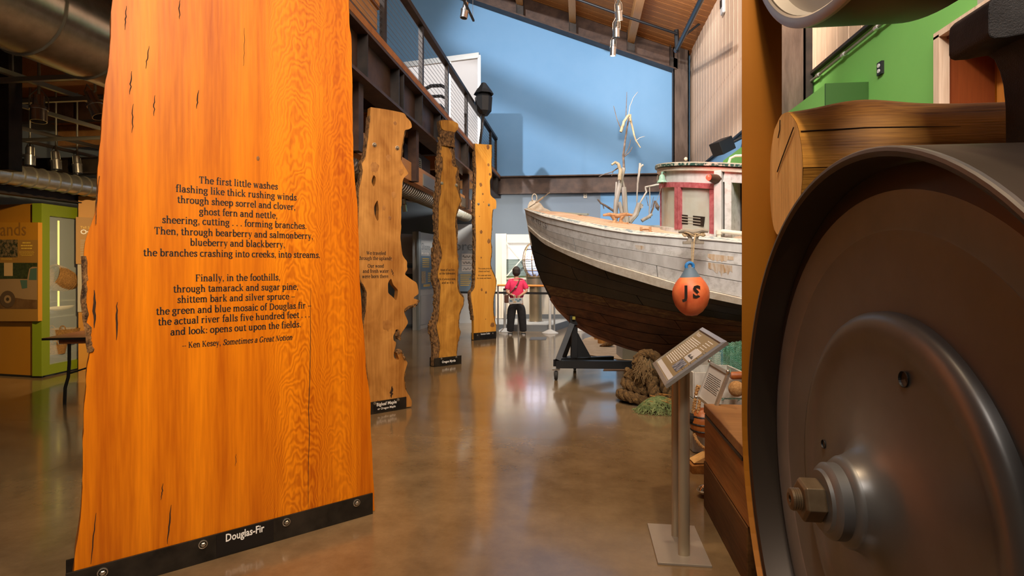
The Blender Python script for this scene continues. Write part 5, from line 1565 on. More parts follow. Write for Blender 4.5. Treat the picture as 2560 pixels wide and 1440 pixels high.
# saw blade loop
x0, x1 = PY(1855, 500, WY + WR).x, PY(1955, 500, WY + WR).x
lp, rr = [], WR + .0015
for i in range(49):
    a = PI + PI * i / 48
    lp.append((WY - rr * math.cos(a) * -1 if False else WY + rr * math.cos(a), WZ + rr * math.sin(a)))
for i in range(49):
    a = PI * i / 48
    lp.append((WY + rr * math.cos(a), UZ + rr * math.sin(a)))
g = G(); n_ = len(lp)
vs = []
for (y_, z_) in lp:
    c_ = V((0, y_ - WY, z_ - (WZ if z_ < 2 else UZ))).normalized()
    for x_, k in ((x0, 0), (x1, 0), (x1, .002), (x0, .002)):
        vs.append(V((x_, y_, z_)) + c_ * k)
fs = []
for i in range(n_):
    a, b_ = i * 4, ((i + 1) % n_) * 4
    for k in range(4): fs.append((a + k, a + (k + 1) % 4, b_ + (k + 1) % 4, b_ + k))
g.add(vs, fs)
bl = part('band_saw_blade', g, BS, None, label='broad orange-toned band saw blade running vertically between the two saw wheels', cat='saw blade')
# log being sawn (end towards the aisle, far side sawn flat)
XE = .74
lgt = thing('saw_log', (1.6, 2.2, 1.6), 'orange-yellow log with a pale sawn end lying between the saw wheels', 'log')
ztop = PX(2000, 292, XE).z
zc_, hz_ = 1.835, .235
def sec(a, x):
    """cross-section of the log, far side flat"""
    y = 2.145 - .165 * math.cos(a) * (1 + .05 * math.sin(3 * a + x * 2)); z = zc_ + hz_ * math.sin(a) * (1 + .03 * math.sin(x * 3 + a * 2))
    y = min(y, 2.30)
    # bump near the end on top
    if math.sin(a) > 0: z += .030 * math.exp(-((x - .98) / .16) ** 2) * math.sin(a) ** 2
    y -= .008 * pnoise(V((x * 2, a * 3, 0))); z += .007 * pnoise(V((x * 2, a * 4, 5)))
    return V((x, y, z))
nseg, na = 50, 40
g = G().grid(lambda u, v: sec(v * 2 * PI, XE + 2.05 * u ** 1.2), nseg, na)
LGW = wood('log_wood', (.13, .036, .004), (.80, .36, .055), axis='x', scale=2.0, rough=.5, contrast=1.1, bump=.5)
LGE = wood('log_end_wood', (.46, .24, .07), (.88, .54, .21), axis='z', scale=3, rough=.8, bump=.5)
part('log_body', g, LGW, lgt, smooth=True)
e = [sec(i / na * 2 * PI, XE) for i in range(na)]
g = G(); c_ = V((XE - .004, 2.15, zc_))
inner = [c_.lerp(p, .55) for p in e]
g.add([c_] + inner + [p + V((-.001, 0, 0)) for p in e], [(0, 1 + i, 1 + (i + 1) % na) for i in range(na)] + [(1 + i, 1 + (i + 1) % na, 1 + na + (i + 1) % na, 1 + na + i) for i in range(na)])
part('sawn_end', g, LGE, lgt)
ck = G()
def ckp(px, py): 
    q = PX(px, py, XE - .006); return q
for pts in (((1984, 318), (1970, 355), (1955, 395), (1943, 430)), ((1950, 300), (1949, 325), (1945, 345))):
    q = [ckp(*p) for p in pts]
    for a, b_ in zip(q[:-1], q[1:]): ck.bar(a, b_, .003, .003)
part('end_check', ck, 'crack', lgt)
ck = G()
q = [sec(2.62 - PI + .0, x) for x in (.76, 1.0, 1.3, 1.6)]
aa = math.asin(.80)
q = [sec(PI * 2 + aa * 0 - 0, .8)]
ck.tube([sec(.60, x) + V((0, -.002, .0)) for x in (.745, .85, .95, 1.1, 1.25)], [.002, .0025, .002, .0018, .0005], 5)
part('side_check', ck, 'crack', lgt)
# black cast frame arm
fr = thing('cast_iron_frame', (1.3, 1.8, 0), 'massive black cast iron frame arm behind the log at the right picture edge', 'machine frame')
YFm = 1.70
pl = [(2492, -8), (2440, 26), (2384, 60), (2373, 72), (2371, 90), (2371, 138), (2374, 148), (2385, 152), (2415, 150), (2445, 144), (2468, 140), (2484, 150), (2498, 180), (2507, 215), (2512, 262), (2513, 365)]
YFm = 1.88
q = [PY(a, b_, YFm) for a, b_ in pl]
lo = [(p.x, p.z) for p in q] + [(q[-1].x + .02, 0), (q[-1].x + .40, 0), (q[-1].x + .40, 2.9), (q[0].x + .05, 2.9)]
part('frame_casting', G().prism([lo], lambda x, z: (x, YFm, z), (0, -.17, 0)), CI, fr, bevel=.012)
# timber base
T1 = wood('dark_timber', (.05, .020, .006), (.19, .085, .025), axis='y', rough=.7, scale=1.3)
T2 = wood('brown_timber', (.17, .06, .010), (.50, .22, .055), axis='y', rough=.6, scale=1.6)
T3 = wood('timber_top', (.20, .085, .025), (.42, .21, .08), axis='x', rough=.6, scale=1.2)
tbx = thing('timber_base', (1.1, 3.2, 0), 'stacked heavy timbers forming a base behind the blade, a small sign clipped on', 'timber base')
part('timber', G().box((.776, 2.74, 0), (1.5, 3.66, .285)), T1, tbx, bevel=.006)
part('timber', G().box((.779, 2.72, .290), (1.5, 3.65, .585)), T2, tbx, bevel=.006)
part('timber', G().box((.774, 2.73, .590), (1.5, 3.652, .645)), T3, tbx, bevel=.005)
part('iron_strap', G().box((.770, 2.8, .575), (.776, 3.60, .590)), 'steel_dark', tbx)
# ---------------------------------------------------------------- signs
def sign_panel(t, c, mats, frame_w, thick):
    """c: 4 corners: far top, near top, near bottom, far bottom"""
    ft, nt_, nb_, fb = [V(p) for p in c]
    xd = (nt_ - ft).normalized(); yd = (ft - fb); yd = (yd - xd * yd.dot(xd)).normalized(); nz = xd.cross(yd).normalized()
    W = (nt_ - ft).length; Hh = (ft - fb).length
    if nz.z < 0: nz = -nz
    o = fb
    def q(x, y, z=0): return o + xd * x + yd * y + nz * z
    part('board', G().hexa([q(.004, .004, -thick), q(W - .004, .004, -thick), q(W - .004, Hh - .004, -thick), q(.004, Hh - .004, -thick), q(.004, .004, 0), q(W - .004, .004, 0), q(W - .004, Hh - .004, 0), q(.004, Hh - .004, 0)]), mats, t)
    for a in (((0, 0), (W, 0)), ((W, 0), (W, Hh)), ((W, Hh), (0, Hh)), ((0, Hh), (0, 0))):
        (ax, ay), (bx, by) = a
        g = G()
        ix = lambda x: min(max(x, frame_w), W - frame_w); iy = lambda y: min(max(y, frame_w), Hh - frame_w)
        g.hexa([q(ax, ay, -thick * 1.1), q(bx, by, -thick * 1.1), q(ix(bx), iy(by), -thick * 1.1), q(ix(ax), iy(ay), -thick * 1.1),
                q(ax, ay, .004), q(bx, by, .004), q(ix(bx), iy(by), .010), q(ix(ax), iy(ay), .010)])
        part('frame_side', g, 'alu', t)
    return q, W, Hh, xd, yd, nz
SG = M('sign_olive', (.29, .21, .09), .5)
zt2, zb2 = 1.138, .915
ftp, ntp, nbp, fbp = [P(px_, py_, F * (z - CZ) / (HZ - py_)) for px_, py_, z in ((1760, 823, zt2), (1823, 860, zt2), (1663, 978, zb2), (1632, 910, zb2))]
stn = thing('info_stand', PG(1700, 1366), 'free-standing aluminium information stand with a tilted tan panel, in the aisle', 'sign stand')
q, W, Hh, xd, yd, nz = sign_panel(stn, (ftp, ntp, nbp, fbp), SG, .024, .012)
part('white_strip', G().add([q(.03, .03, .0015), q(W - .03, .03, .0015), q(W - .03, .06, .0015), q(.03, .06, .0015)], [(0, 1, 2, 3)]), 'white', stn, fix=False)
text('Postcard', q(.05, Hh - .062, .0005), xd, yd, .034, 'white_ink', stn, align='LEFT', bold=.01, name='heading')
g = G(); rnd = random.Random(4)
def lines(g, x0, x1, y0, y1, n, h, z=.0012):
    for i in range(n):
        y = y1 + (y0 - y1) * i / max(1, n - 1)
        xe = x1 - rnd.uniform(0, .12) * (x1 - x0)
        x = x0
        while x < xe:
            w_ = rnd.uniform(.012, .03)
            g.add([q(x, y - h, z), q(min(x + w_, xe), y - h, z), q(min(x + w_, xe), y, z), q(x, y, z)], [(0, 1, 2, 3)])
            x += w_ + .005
lines(g, .05, W * .52, .10, Hh - .085, 15, .006)
part('small_print', g, 'white_ink', stn, fix=False)
g = G(); lines(g, W * .60, W * .80, Hh - .12, Hh - .05, 5, .005)
part('small_print', g, 'white_ink', stn, fix=False)
PH = M('photo_grey', (.05, .05, .07), .4, col2=(.32, .31, .33), scale=45, lo=.45, hi=.55)
part('photograph', G().add([q(W * .56, .085, .0015), q(W * .83, .085, .0015), q(W * .83, .155, .0015), q(W * .56, .155, .0015)], [(0, 1, 2, 3)]), PH, stn, fix=False)
part('photograph', G().add([q(W * .56, .165, .0015), q(W * .83, .165, .0015), q(W * .83, .245, .0015), q(W * .56, .245, .0015)], [(0, 1, 2, 3)]), 'white', stn, fix=False)
g = G()
for i in range(10):
    a = .60 + .02 * i
    g.add([q(W * a, .185, .002), q(W * (a + .015), .185, .002), q(W * (a + .012), .20 + .012 * math.sin(i * 1.3), .002), q(W * a, .20, .002)], [(0, 1, 2, 3)])
part('ship_drawing', g, 'ink', stn, fix=False)
g = G()
for i in range(14):
    y = .09 + i * .013; x = W * (.87 + .03 * math.sin(i * 1.9))
    g.add([q(x, y, .0013), q(x + .04, y + .003 * math.sin(i), .0013), q(x + .04, y + .0025 + .003 * math.sin(i), .0013), q(x, y + .002, .0013)], [(0, 1, 2, 3)])
part('line_drawing', g, 'sign_black', stn, fix=False)
# legs (oval profiles) and base plate
cb = [PG(1622, 1312), PG(1735, 1320), PG(1782, 1420), PG(1640, 1412)]
cx = (cb[0].y + cb[2].y) / 2
X0b, X1b = min(c.x for c in cb) + .015, max(c.x for c in cb) - .015
cbx = sorted(c.x for c in cb); X0b, X1b = (cbx[0] + cbx[1]) / 2, (cbx[2] + cbx[3]) / 2
Y0b, Y1b = (cb[2].y + cb[3].y) / 2, (cb[0].y + cb[1].y) / 2
part('base_plate', G().box((X0b, Y0b, 0), (X1b, Y1b, .012)), M('base_satin', (.44, .38, .31), .45, .5), stn, bevel=.002)
for px_, py_ in ((1692, 1340), (1710, 1388)):
    b_ = PG(px_, py_, .01)
    l_ = (b_ - fbp).dot(xd)
    zz = q(l_, Hh * .45, -.02).z
    tx = (b_.x - fbp.x) / max(1e-3, (yd.x)); zz = fbp.z + tx * yd.z - .015
    g = G()
    def prof2(z): return [(b_.x + .029 * math.cos(a), b_.y + .017 * math.sin(a), z) for a in [i * PI / 10 for i in range(20)]]
    lo_, hi_ = prof2(.012), prof2(min(1.05, max(.93, zz)))
    g.add(lo_ + hi_, [(i, (i + 1) % 20, 20 + (i + 1) % 20, 20 + i) for i in range(20)] + [tuple(range(20, 40))])
    part('leg', g, 'alu_sat', stn, smooth=True)
# small tilted sign near the timber base
s2 = thing('small_sign', P(1790, 1000, 3.95), 'small white text sign in a chrome-cornered frame beyond the timbers', 'sign')
zt2, zb2 = .80, .645
c = [P(px_, py_, F * (z - CZ) / (HZ - py_)) for px_, py_, z in ((1788, 935, zt2), (1838, 966, zt2), (1796, 1050, zb2 - .04), (1743, 994, zb2 - .04))]
qs, W, Hh, xd2, yd2, nz2 = sign_panel(s2, c, MT['white'], .018, .01)
q = qs
g = G(); lines(g, .045, W - .05, Hh * .35, Hh * .72, 9, .004)
part('small_print', g, MT['ink'], s2, fix=False)
for a in ((0, 0), (W, 0), (W, Hh), (0, Hh)): part('corner_clip', G().ball(qs(a[0], a[1], .01), .012), 'lamp', s2, smooth=True)
part('stem', G().tube([qs(W * .5, Hh * .5, -.012), (qs(W * .5, Hh * .5, -.012).x + .05, qs(W * .5, Hh * .5, -.012).y + .05, 0)], .014, 10), 'black', s2)
# ================================================================== LEFT GALLERY
GD = M('gold_brown_paint', (.38, .155, .006), .6, col2=(.40, .17, .008), scale=2)
GP1 = M('gold_panel', (.46, .20, .012), .55)
GP2 = M('brown_graphic_panel', (.34, .16, .02), .55)
GRN = M('lime_green_paint', (.165, .22, .008), .5)
def wallseg(a, b_, z0, z1, th, g=None):
    """vertical slab from floor point a to b (front face), thickness th to the back (left of a->b is front)"""
    a, b_ = V(a), V(b_); t = (b_ - a); t.z = 0; t.normalize(); n = V((-t.y, t.x, 0))
    g = g or G()
    return g.hexa([V((p.x, p.y, z)) for z in (z0, z1) for p in (a, b_, b_ + n * th, a + n * th)])
cnr = P(104, 900, 7.62); lft = P(-90, 900, 7.95)
dwl = thing('exhibit_wall', (cnr.x, cnr.y, 0), 'golden brown exhibit wall at the left edge carrying a framed picture panel', 'exhibit wall')
part('wall_body', wallseg(lft, cnr, 0.03, 2.38, .03), GD, dwl)
part('plinth_shadow_gap', wallseg(lft, cnr, 0, .03, .02), 'black', dwl)
td = (cnr - lft); td.z = 0; td.normalize(); nn = V((td.y, -td.x, 0))
def onw(px, py, off=0.0):
    r = P(px, py, 1) - V((0, 0, CZ)); o = V((0, 0, CZ)); pl_ = cnr + nn * off
    return o + r * ((pl_ - o).dot(nn) / r.dot(nn))
a, b_, c, d = onw(-80, 556, .06), onw(95, 556, .06), onw(95, 803, .06), onw(-80, 800, .06)
gp = thing('graphic_panel', (b_.x, b_.y, 1.2), 'raised brown panel with a forest picture and a pickup truck photo on the golden wall', 'panel')
part('board', G().hexa([d - nn * .055, c - nn * .055, c, d, a - nn * .055, b_ - nn * .055, b_, a]), GP1, gp)
def flat(px0, py0, px1, py1, mat, par, off=.062, name='print', onf=onw):
    g = G().add([onf(px0, py1, off), onf(px1, py1, off), onf(px1, py0, off), onf(px0, py0, off)], [(0, 1, 2, 3)])
    return part(name, g, mat, par, fix=False)
flat(-80, 600, 95, 803, M('panel_lower_tone', (.34, .17, .03), .55), gp)
text('Uplands', onw(67, 588, .063), td, (0, 0, 1), .26, M('panel_title_ink', (.27, .115, .015), .6), gp, align='RIGHT', name='title')
FOR = M('forest_photo', (.015, .022, .006), .5, col2=(.20, .13, .06), scale=26, lo=.42, hi=.58)
flat(-80, 599, 44, 643, FOR, gp, .064, 'photograph')
flat(-80, 657, 93, 700, M('treeline_photo', (.012, .020, .004), .5, col2=(.05, .06, .015), scale=30), gp, .064, 'photograph')
flat(10, 657, 32, 690, M('photo_sky', (.60, .38, .17), .5), gp, .065, 'photo_sky')
flat(-80, 697, 93, 772, M('photo_road', (.12, .055, .015), .5, col2=(.18, .09, .03), scale=9), gp, .0645, 'photograph')
def poly(L_, mat, nm, off): part(nm, G().add([onw(x, y, off) for x, y in L_], [tuple(range(len(L_)))]), mat, gp, fix=False)
TRK = M('photo_truck', (.33, .20, .09), .5); TRK2 = M('photo_truck_teal', (.07, .13, .09), .5)
poly([(-60, 735), (-60, 700), (40, 697), (68, 698), (73, 672), (80, 667), (93, 667), (93, 750), (60, 748), (42, 745)], TRK, 'truck_print', .066)
poly([(76, 672), (92, 670), (92, 700), (72, 700)], TRK2, 'truck_window_print', .067)
poly([(50, 700), (68, 700), (68, 720), (55, 722)], TRK2, 'truck_panel_print', .067)
def disc(px, py, r, mat, off, nm='wheel_print', n=20):
    poly([(px + r * math.cos(i * 2 * PI / n), py - r * 1.12 * math.sin(i * 2 * PI / n)) for i in range(n)], mat, nm, off)
disc(19, 748, 19, M('photo_tyre', (.10, .055, .025), .6), .068); disc(19, 748, 9, TRK, .069); disc(19, 748, 4, M('photo_hub', (.05, .03, .01), .6), .070)
YT = M('yellow_print', (.75, .48, .06), .6)
g = G()
for k, (y, x0, x1) in enumerate(((607, 56, 76), (614, 52, 81), (621, 53, 80), (628.5, 48, 84), (631, 48, 86), (634, 49, 84), (637, 50, 84), (639, 54, 80), (646.5, 3, 30), (649, 3, 31))):
    h = 3.0 if k < 3 else .9
    x = x0
    while x < x1:
        w_ = 2.5 + 2 * ((k * 7 + x) % 3)
        g.add([onw(x, y + h / 2, .065), onw(min(x + w_, x1), y + h / 2, .065), onw(min(x + w_, x1), y - h / 2, .065), onw(x, y - h / 2, .065)], [(0, 1, 2, 3)]); x += w_ + .8
part('small_print', g, YT, gp, fix=False)
# ---- green framed display case
ca, cb = cnr + V((.01, -.01, 0)), P(212, 900, 8.35)
dc = thing('display_case', (ca.x, ca.y, 0), 'green-framed glass display case with baskets inside', 'display case')
t = (cb - ca); t.z = 0; ln = t.length; t.normalize(); n = V((-t.y, t.x, 0))
def cs(s, dep, z): return V((ca.x, ca.y, 0)) + t * s + n * dep + V((0, 0, z))
def cbox(s0, s1, d0, d1, z0, z1, g=None):
    return (g or G()).hexa([cs(s0, d0, z0), cs(s1, d0, z0), cs(s1, d1, z0), cs(s0, d1, z0), cs(s0, d0, z1), cs(s1, d0, z1), cs(s1, d1, z1), cs(s0, d1, z1)])
part('corner_post', cbox(0, .13, 0, .13, .03, 2.38), GRN, dc)
part('head_rail', cbox(.13, ln, 0, .1, 2.22, 2.38), GRN, dc)
part('bottom_rail', cbox(.13, ln, 0, .1, .03, .16), GRN, dc)
part('back_panel', cbox(.24, ln, .62, .65, .03, 2.3), M('case_back', (.17, .21, .24), .6), dc)
part('case_floor', cbox(.22, ln, .08, .62, .12, .16), 'steel_dark', dc)
part('glass_front', cbox(.13, ln, .03, .038, .16, 2.22), 'glass', dc)
for z in (1.02, .80):
    part('glass_shelf', cbox(.15, ln, .1, .6, z, z + .012), 'glass', dc)
part('light_strip', cbox(.67, .685, .34, .355, .9, 2.2), M('case_light', (1, .8, .2), .4, emit=(1, .75, .12), estr=2.2), dc)
BK = M('basket_weave', (.22, .10, .025), .8, col2=(.52, .27, .075), scale=55, stretch=(1, 1, 2), bump=.8)
def inb(px, py, d): return P(px, py, d)
ft = thing('fish_trap_basket', inb(155, 700, 7.95), 'large tan woven cone basket on the upper glass shelf of the case', 'basket')
a, b_ = inb(128, 690, 7.95), inb(194, 712, 8.3)
ax = (b_ - a); L_ = ax.length
pr = [(.165, 0), (.175, L_ * .08), (.175, L_ * .3), (.15, L_ * .6), (.10, L_ * .85), (.03, L_ * .98), (.001, L_)]
Mx_ = Matrix.Translation(a) @ ax.to_track_quat('Z', 'Y').to_matrix().to_4x4()
part('body', G().lathe(pr, Mx_, 28), BK, ft, smooth=True)
part('mouth_rim', G().tube([Mx_ @ V((.168 * math.cos(i * PI / 12), .168 * math.sin(i * PI / 12), 0)) for i in range(25)], .014, 6), BK, ft)
for k in range(7):
    r_ = .178 - .0 * k
    s_ = L_ * (.1 + .1 * k); rr_ = interp([(q[1], q[0]) for q in pr], s_)
    part('hoop', G().tube([Mx_ @ V((rr_ * 1.01 * math.cos(i * PI / 12), rr_ * 1.01 * math.sin(i * PI / 12), s_)) for i in range(25)], .006, 5), BK, ft)
for px_, py_, r_, h_, lab, d_ in ((160, 835, .19, .16, 'round woven basket with two loop handles low in the display case', 8.05), (140, 872, .13, .14, 'small dark woven basket at the bottom of the display case', 7.98)):
    c = inb(px_, py_, d_)
    bk = thing('woven_basket', c, lab, 'basket')
    part('body', G().lathe([(.001, -h_ / 2), (r_ * .8, -h_ / 2), (r_, h_ / 2), (r_ * .94, h_ / 2), (r_ * .76, -h_ / 2 + .02)], Matrix.Translation(c), 24), BK, bk, smooth=True)
    for s_ in (-.4, .5):
        part('handle', G().tube([c + V((r_ * s_ + .045 * math.cos(a), -r_ * .6, h_ / 2 + .05 * math.sin(a))) for a in [i * PI / 6 for i in range(7)]], .008, 5), BK, bk)
bm_ = inb(150, 772, 8.1)
bt_ = thing('model_canoe', bm_, 'pale model canoe on the lower glass shelf of the case', 'model')
part('hull', G().grid(lambda u, v: bm_ + t * (-.26 + .52 * u) + n * (.07 * math.sin(PI * u) * math.cos(PI * v)) + V((0, 0, .035 - .06 * math.sin(PI * u) ** .5 * math.sin(PI * v))), 14, 8), 'cream', bt_, smooth=True)
# ---- second gold panel wall, right of the case
c0, c1 = P(196, 900, 8.15), P(262, 900, 8.35)
w2 = thing('text_wall_panel', (c0.x, c0.y, 0), 'narrow golden exhibit panel with a text board, right of the green case', 'exhibit wall')
cz = lambda y, d=8.15: CZ + (HZ - y) / F * d
part('wall_body', wallseg(c0, c1, 0, cz(490), .2), GP1, w2)
t2 = (c1 - c0); t2.z = 0; t2.normalize(); n2_ = V((t2.y, -t2.x, 0))
def w2p(s, y, off): return V((c0.x, c0.y, cz(y))) + t2 * s + n2_ * off
part('text_board', G().hexa([w2p(-.03, 660, 0), w2p(.5, 660, 0), w2p(.5, 660, .03), w2p(-.03, 660, .03), w2p(-.03, 543, 0), w2p(.5, 543, 0), w2p(.5, 543, .03), w2p(-.03, 543, .03)]), GP2, w2)
part('pale_board', G().hexa([w2p(-.01, 780, 0), w2p(.5, 780, 0), w2p(.5, 780, .02), w2p(-.01, 780, .02), w2p(-.01, 661, 0), w2p(.5, 661, 0), w2p(.5, 661, .02), w2p(-.01, 661, .02)]), 'beige', w2)
part('skirting_board', G().hexa([w2p(0, 828, 0), w2p(.5, 828, 0), w2p(.5, 828, .015), w2p(0, 828, .015), w2p(0, 781, 0), w2p(.5, 781, 0), w2p(.5, 781, .015), w2p(0, 781, .015)]), GD, w2)
text('Overland', w2p(.02, 585, .032), t2, (0, 0, 1), .095, 'white_ink', w2, align='LEFT', bold=.02, name='title')
text('Tall Stewards', w2p(.02, 571, .032), t2, (0, 0, 1), .05, YT, w2, align='LEFT', name='subtitle')
g = G()
for k in range(12):
    y = 600 + 4.3 * k
    g.add([w2p(.02, y + 1.4, .032), w2p(.30, y + 1.4, .032), w2p(.30, y, .032), w2p(.02, y, .032)], [(0, 1, 2, 3)])
part('small_print', g, 'beige', w2, fix=False)
# ---- folding table
tz = .745
ta_ = [P(108, 843, F * (CZ - tz) / (845 - HZ)), ]
o_ = P(110, 845, 6.05)
tbl = thing('folding_table', (o_.x, o_.y, 0), 'reddish-brown folding table with black metal legs beside the fir slab', 'table')
TT = M('table_top_laminate', (.20, .055, .012), .4, col2=(.26, .08, .018), scale=6)
Mt = Matrix.Translation((o_.x, o_.y, 0)) @ Matrix.Rotation(.30, 4, 'Z')
part('tabletop', G().box((0, -.03, tz - .02), (1.3, .72, tz), Mt), TT, tbl, bevel=.004)
part('edge_trim', G().box((-.004, -.034, tz - .024), (1.304, -.03, tz - .001), Mt).box((-.004, -.034, tz - .024), (-.0, .724, tz - .001), Mt), 'black', tbl)
part('apron', G().box((.12, .04, tz - .075), (1.2, .66, tz - .021), Mt), TT, tbl)
for sx, sy in ((.20, .08), (.20, .62), (1.1, .08), (1.1, .62)):
    part('leg', G().tube([Mt @ V((sx, sy, tz - .07)), Mt @ V((sx, sy, .45)), Mt @ V((sx - .01, sy, .3)), Mt @ V((sx - .04, sy, .18)), Mt @ V((sx - .045, sy, 0))], .016, 8), 'black', tbl, smooth=True)
part('leg_brace', G().tube([Mt @ V((.2, .08, .34)), Mt @ V((.2, .62, .34))], .01, 6), 'black', tbl)
# ---- ducts
def duct(x, z, r, y0, y1, step, label, rib=.012):
    t_ = thing('air_duct', (x, y0, z), label, 'duct')
    part('pipe', G().tube([(x, y0, z), (x, y1, z)], r, 28), 'duct', t_, smooth=True)
    y = y0 + .05; me = None
    while y < y1:
        if me is None:
            me = mesh('seam_ring', G().lathe([(r, -.008), (r + rib, -.003), (r + rib, .003), (r, .008)], Matrix.Rotation(PI / 2, 4, 'X'), 28), MT['strut'])
            y00 = y
        o = link('seam_ring', me, None, t_)
        o.location = V((x, y, z)) - V(t_.location)
        y += step
    return t_
duct(-3.25, 3.04, .28, 1.2, 4.1, .42, 'huge dim metal air duct at the top left under the mezzanine')
duct(-7.0, 2.66, .13, 3.6, 13, .16, 'slender shiny spiral duct above the golden exhibit wall')
duct(-3.0, 2.93, .20, 4.2, 14.6, .115, 'ribbed spiral duct running behind the maple and myrtle slabs')
part('duct_hanger', G().box((-3.55, 3.9, 3.33), (-2.95, 4.1, 3.62)), 'steel_dark', bpy.data.objects['air_duct'])
# ---- strut grid, lamps, beams
sg = thing('strut_grid', (-5.5, 6, 3.1), 'grid of thin metal struts hung below the mezzanine ceiling', 'strut grid')
for x in (-4.77, -5.6, -6.5, -7.1, -8.05):
    part('strut', G().box((x - .02, 2.5, 3.12), (x + .02, 12, 3.16)), 'strut', sg)
for y in (4.2, 4.75, 6.2, 7.4, 8.6, 9.8):
    part('strut', G().box((-8.8, y, 3.08), (-3.7, y + .04, 3.12)), 'strut', sg)
for x, y in ((-4.77, 4.2), (-4.77, 7.4), (-6.5, 4.75), (-6.5, 8.6), (-8.05, 6.2)):
    part('hanger_rod', G().tube([(x, y, 3.15), (x, y, 3.98)], .006, 5), 'strut', sg)
for x0_, y_, nm in ((-6.9, 5.2, 0), (-7.3, 9.0, 1)):
    g = G().box((-8.95, y_ + 2.0, 2.86), (-3.2, y_ + 2.03, 3.06)).box((-8.95, y_ + 1.95, 3.06), (-3.2, y_ + 2.08, 3.075)).box((-8.95, y_ + 1.95, 2.845), (-3.2, y_ + 2.08, 2.86))
    struct('trim_gallery_beam', g, MT['steel_dark'])
b1 = struct('trim_side_beam', G().box((-7.32, 3.5, 2.46), (-7.28, 13, 2.62)).box((-7.38, 3.5, 2.445), (-7.22, 13, 2.46)).box((-7.38, 3.5, 2.62), (-7.22, 13, 2.635)), MT['steel_dark'])
CK = M('chalk_mark', (.35, .32, .28), .8)
for k, (y, s_) in enumerate(((4.0, '7 3'), (4.6, '5W'), (6.0, '1 S2'))):
    text(s_, (-7.278, y, 2.49), (0, 1, 0), (0, 0, 1), .12, CK, b1, align='LEFT', name='chalk_mark')
gpq = P(9, 300, 4.9)
struct('trim_gallery_post', G().box((gpq.x - .06, gpq.y, 2.36), (gpq.x + .05, gpq.y + .12, 3.97)), MT['steel_dark'])
for px_, py_, d_, r_, aim, lab in ((97, 272, 5.0, .062, (.1, -.1, -1), 'leftmost of the two larger lamps hanging at the upper left'), (238, 262, 5.0, .062, (.45, 0, -1), 'tilted lamp hanging close to the left edge of the fir slab'),
                                   (75, 390, 7.3, .06, (0, 0, -1), 'left lamp in the row of three small bell lamps'), (140, 402, 7.6, .06, (.1, 0, -1), 'middle lamp in the row of three small bell lamps'), (193, 412, 7.9, .06, (.1, 0, -1), 'right lamp in the row of three small bell lamps'),
                                   (1011, 513, 10.5, .05, (.1, .2, -1), 'small silver lamp seen right of the maple slab under the duct'), (1060, 300, 11.0, .05, (.1, .2, -1), 'small lamp in the shade behind the myrtle slab')):
    if px_ == 1060: continue
    tl = track_lamp(P(px_, py_, d_), aim, r_, .24, lab)
    q_ = P(px_, py_, d_)
    part('stem', G().tube([q_ + V((0, 0, .12)), (q_.x, q_.y, 3.975)], .012, 6), 'strut', tl)
tr = thing('lighting_track', P(1000, 500, 10.8), 'pale lighting track below the duct, right of the maple slab', 'track')
part('rail', G().bar(P(985, 500, 10.3), P(1050, 506, 11.6), .03, .03), 'alu', tr)
# ---- ventilation grille
p = P(1042, 417, 9.2)
vg = thing('ventilation_grille', p, 'white slatted ventilation grille between the maple and myrtle slabs', 'grille')
xg = p.x
part('back_plate', G().box((xg - .02, p.y - .24, p.z - .16), (xg - .005, p.y + .24, p.z + .16)), 'steel_dark', vg)
part('frame', G().box((xg - .02, p.y - .24, p.z - .17), (xg + .01, p.y - .21, p.z + .17)).box((xg - .02, p.y + .21, p.z - .17), (xg + .01, p.y + .24, p.z + .17)).box((xg - .02, p.y - .24, p.z + .15), (xg + .01, p.y + .24, p.z + .17)).box((xg - .02, p.y - .24, p.z - .17), (xg + .01, p.y + .24, p.z - .15)).box((xg - .02, p.y - .01, p.z - .17), (xg + .01, p.y + .01, p.z + .17)), 'white', vg)
for k in range(9):
    z = p.z - .135 + k * .033
    part('slat', G().box((xg - .006, p.y - .21, z), (xg + .006, p.y + .21, z + .012)), 'white', vg)
struct('trim_duct_chase', G().box((xg - .5, p.y - .6, 2.9), (xg - .021, p.y + .9, 3.43)), MT['steel'])
# ================================================================== COAST PANELS (centre left)
LV = M('pale_lavender_panel', (.52, .52, .56), .6); BLP = M('blue_grey_print', (.13, .20, .28), .6); GYF = M('grey_frame_paint', (.20, .23, .25), .5)
def dpanel(px0, px1, d0, d1, ytop, name, label, cat='exhibit wall', mat=LV):
    a, b_ = P(px0, 700, d0), P(px1, 700, d1)
    t_ = thing(name, (a.x, a.y, 0), label, cat)
    part('wall_body', wallseg(a, b_, 0, CZ + (HZ - ytop) / F * d0, .12), mat, t_)
    td_ = (b_ - a); td_.z = 0; L_ = td_.length; td_.normalize(); nn_ = V((td_.y, -td_.x, 0))
    def at(u, z, off=.0): return V((a.x, a.y, z)) + td_ * (u * L_) + nn_ * off
    def fl(u0, u1, z0, z1, mat_, nm='print', off=.004, th=0):
        if th: return part(nm, G().hexa([at(u0, z0, 0), at(u1, z0, 0), at(u1, z0, th), at(u0, z0, th), at(u0, z1, 0), at(u1, z1, 0), at(u1, z1, th), at(u0, z1, th)]), mat_, t_)
        return part(nm, G().add([at(u0, z0, off), at(u1, z0, off), at(u1, z1, off), at(u0, z1, off)], [(0, 1, 2, 3)]), mat_, t_, fix=False)
    return t_, at, fl, td_, L_
t_, at, fl, td_, L_ = dpanel(992, 1041, 14.2, 14.5, 584, 'coast_panel', 'pale panel wall with a blue text board seen right of the maple slab')
fl(.1, .92, 1.62, 2.12, LV, 'text_board', th=.03); fl(.1, .92, 1.1, 1.62, BLP, 'photo_board', th=.03)
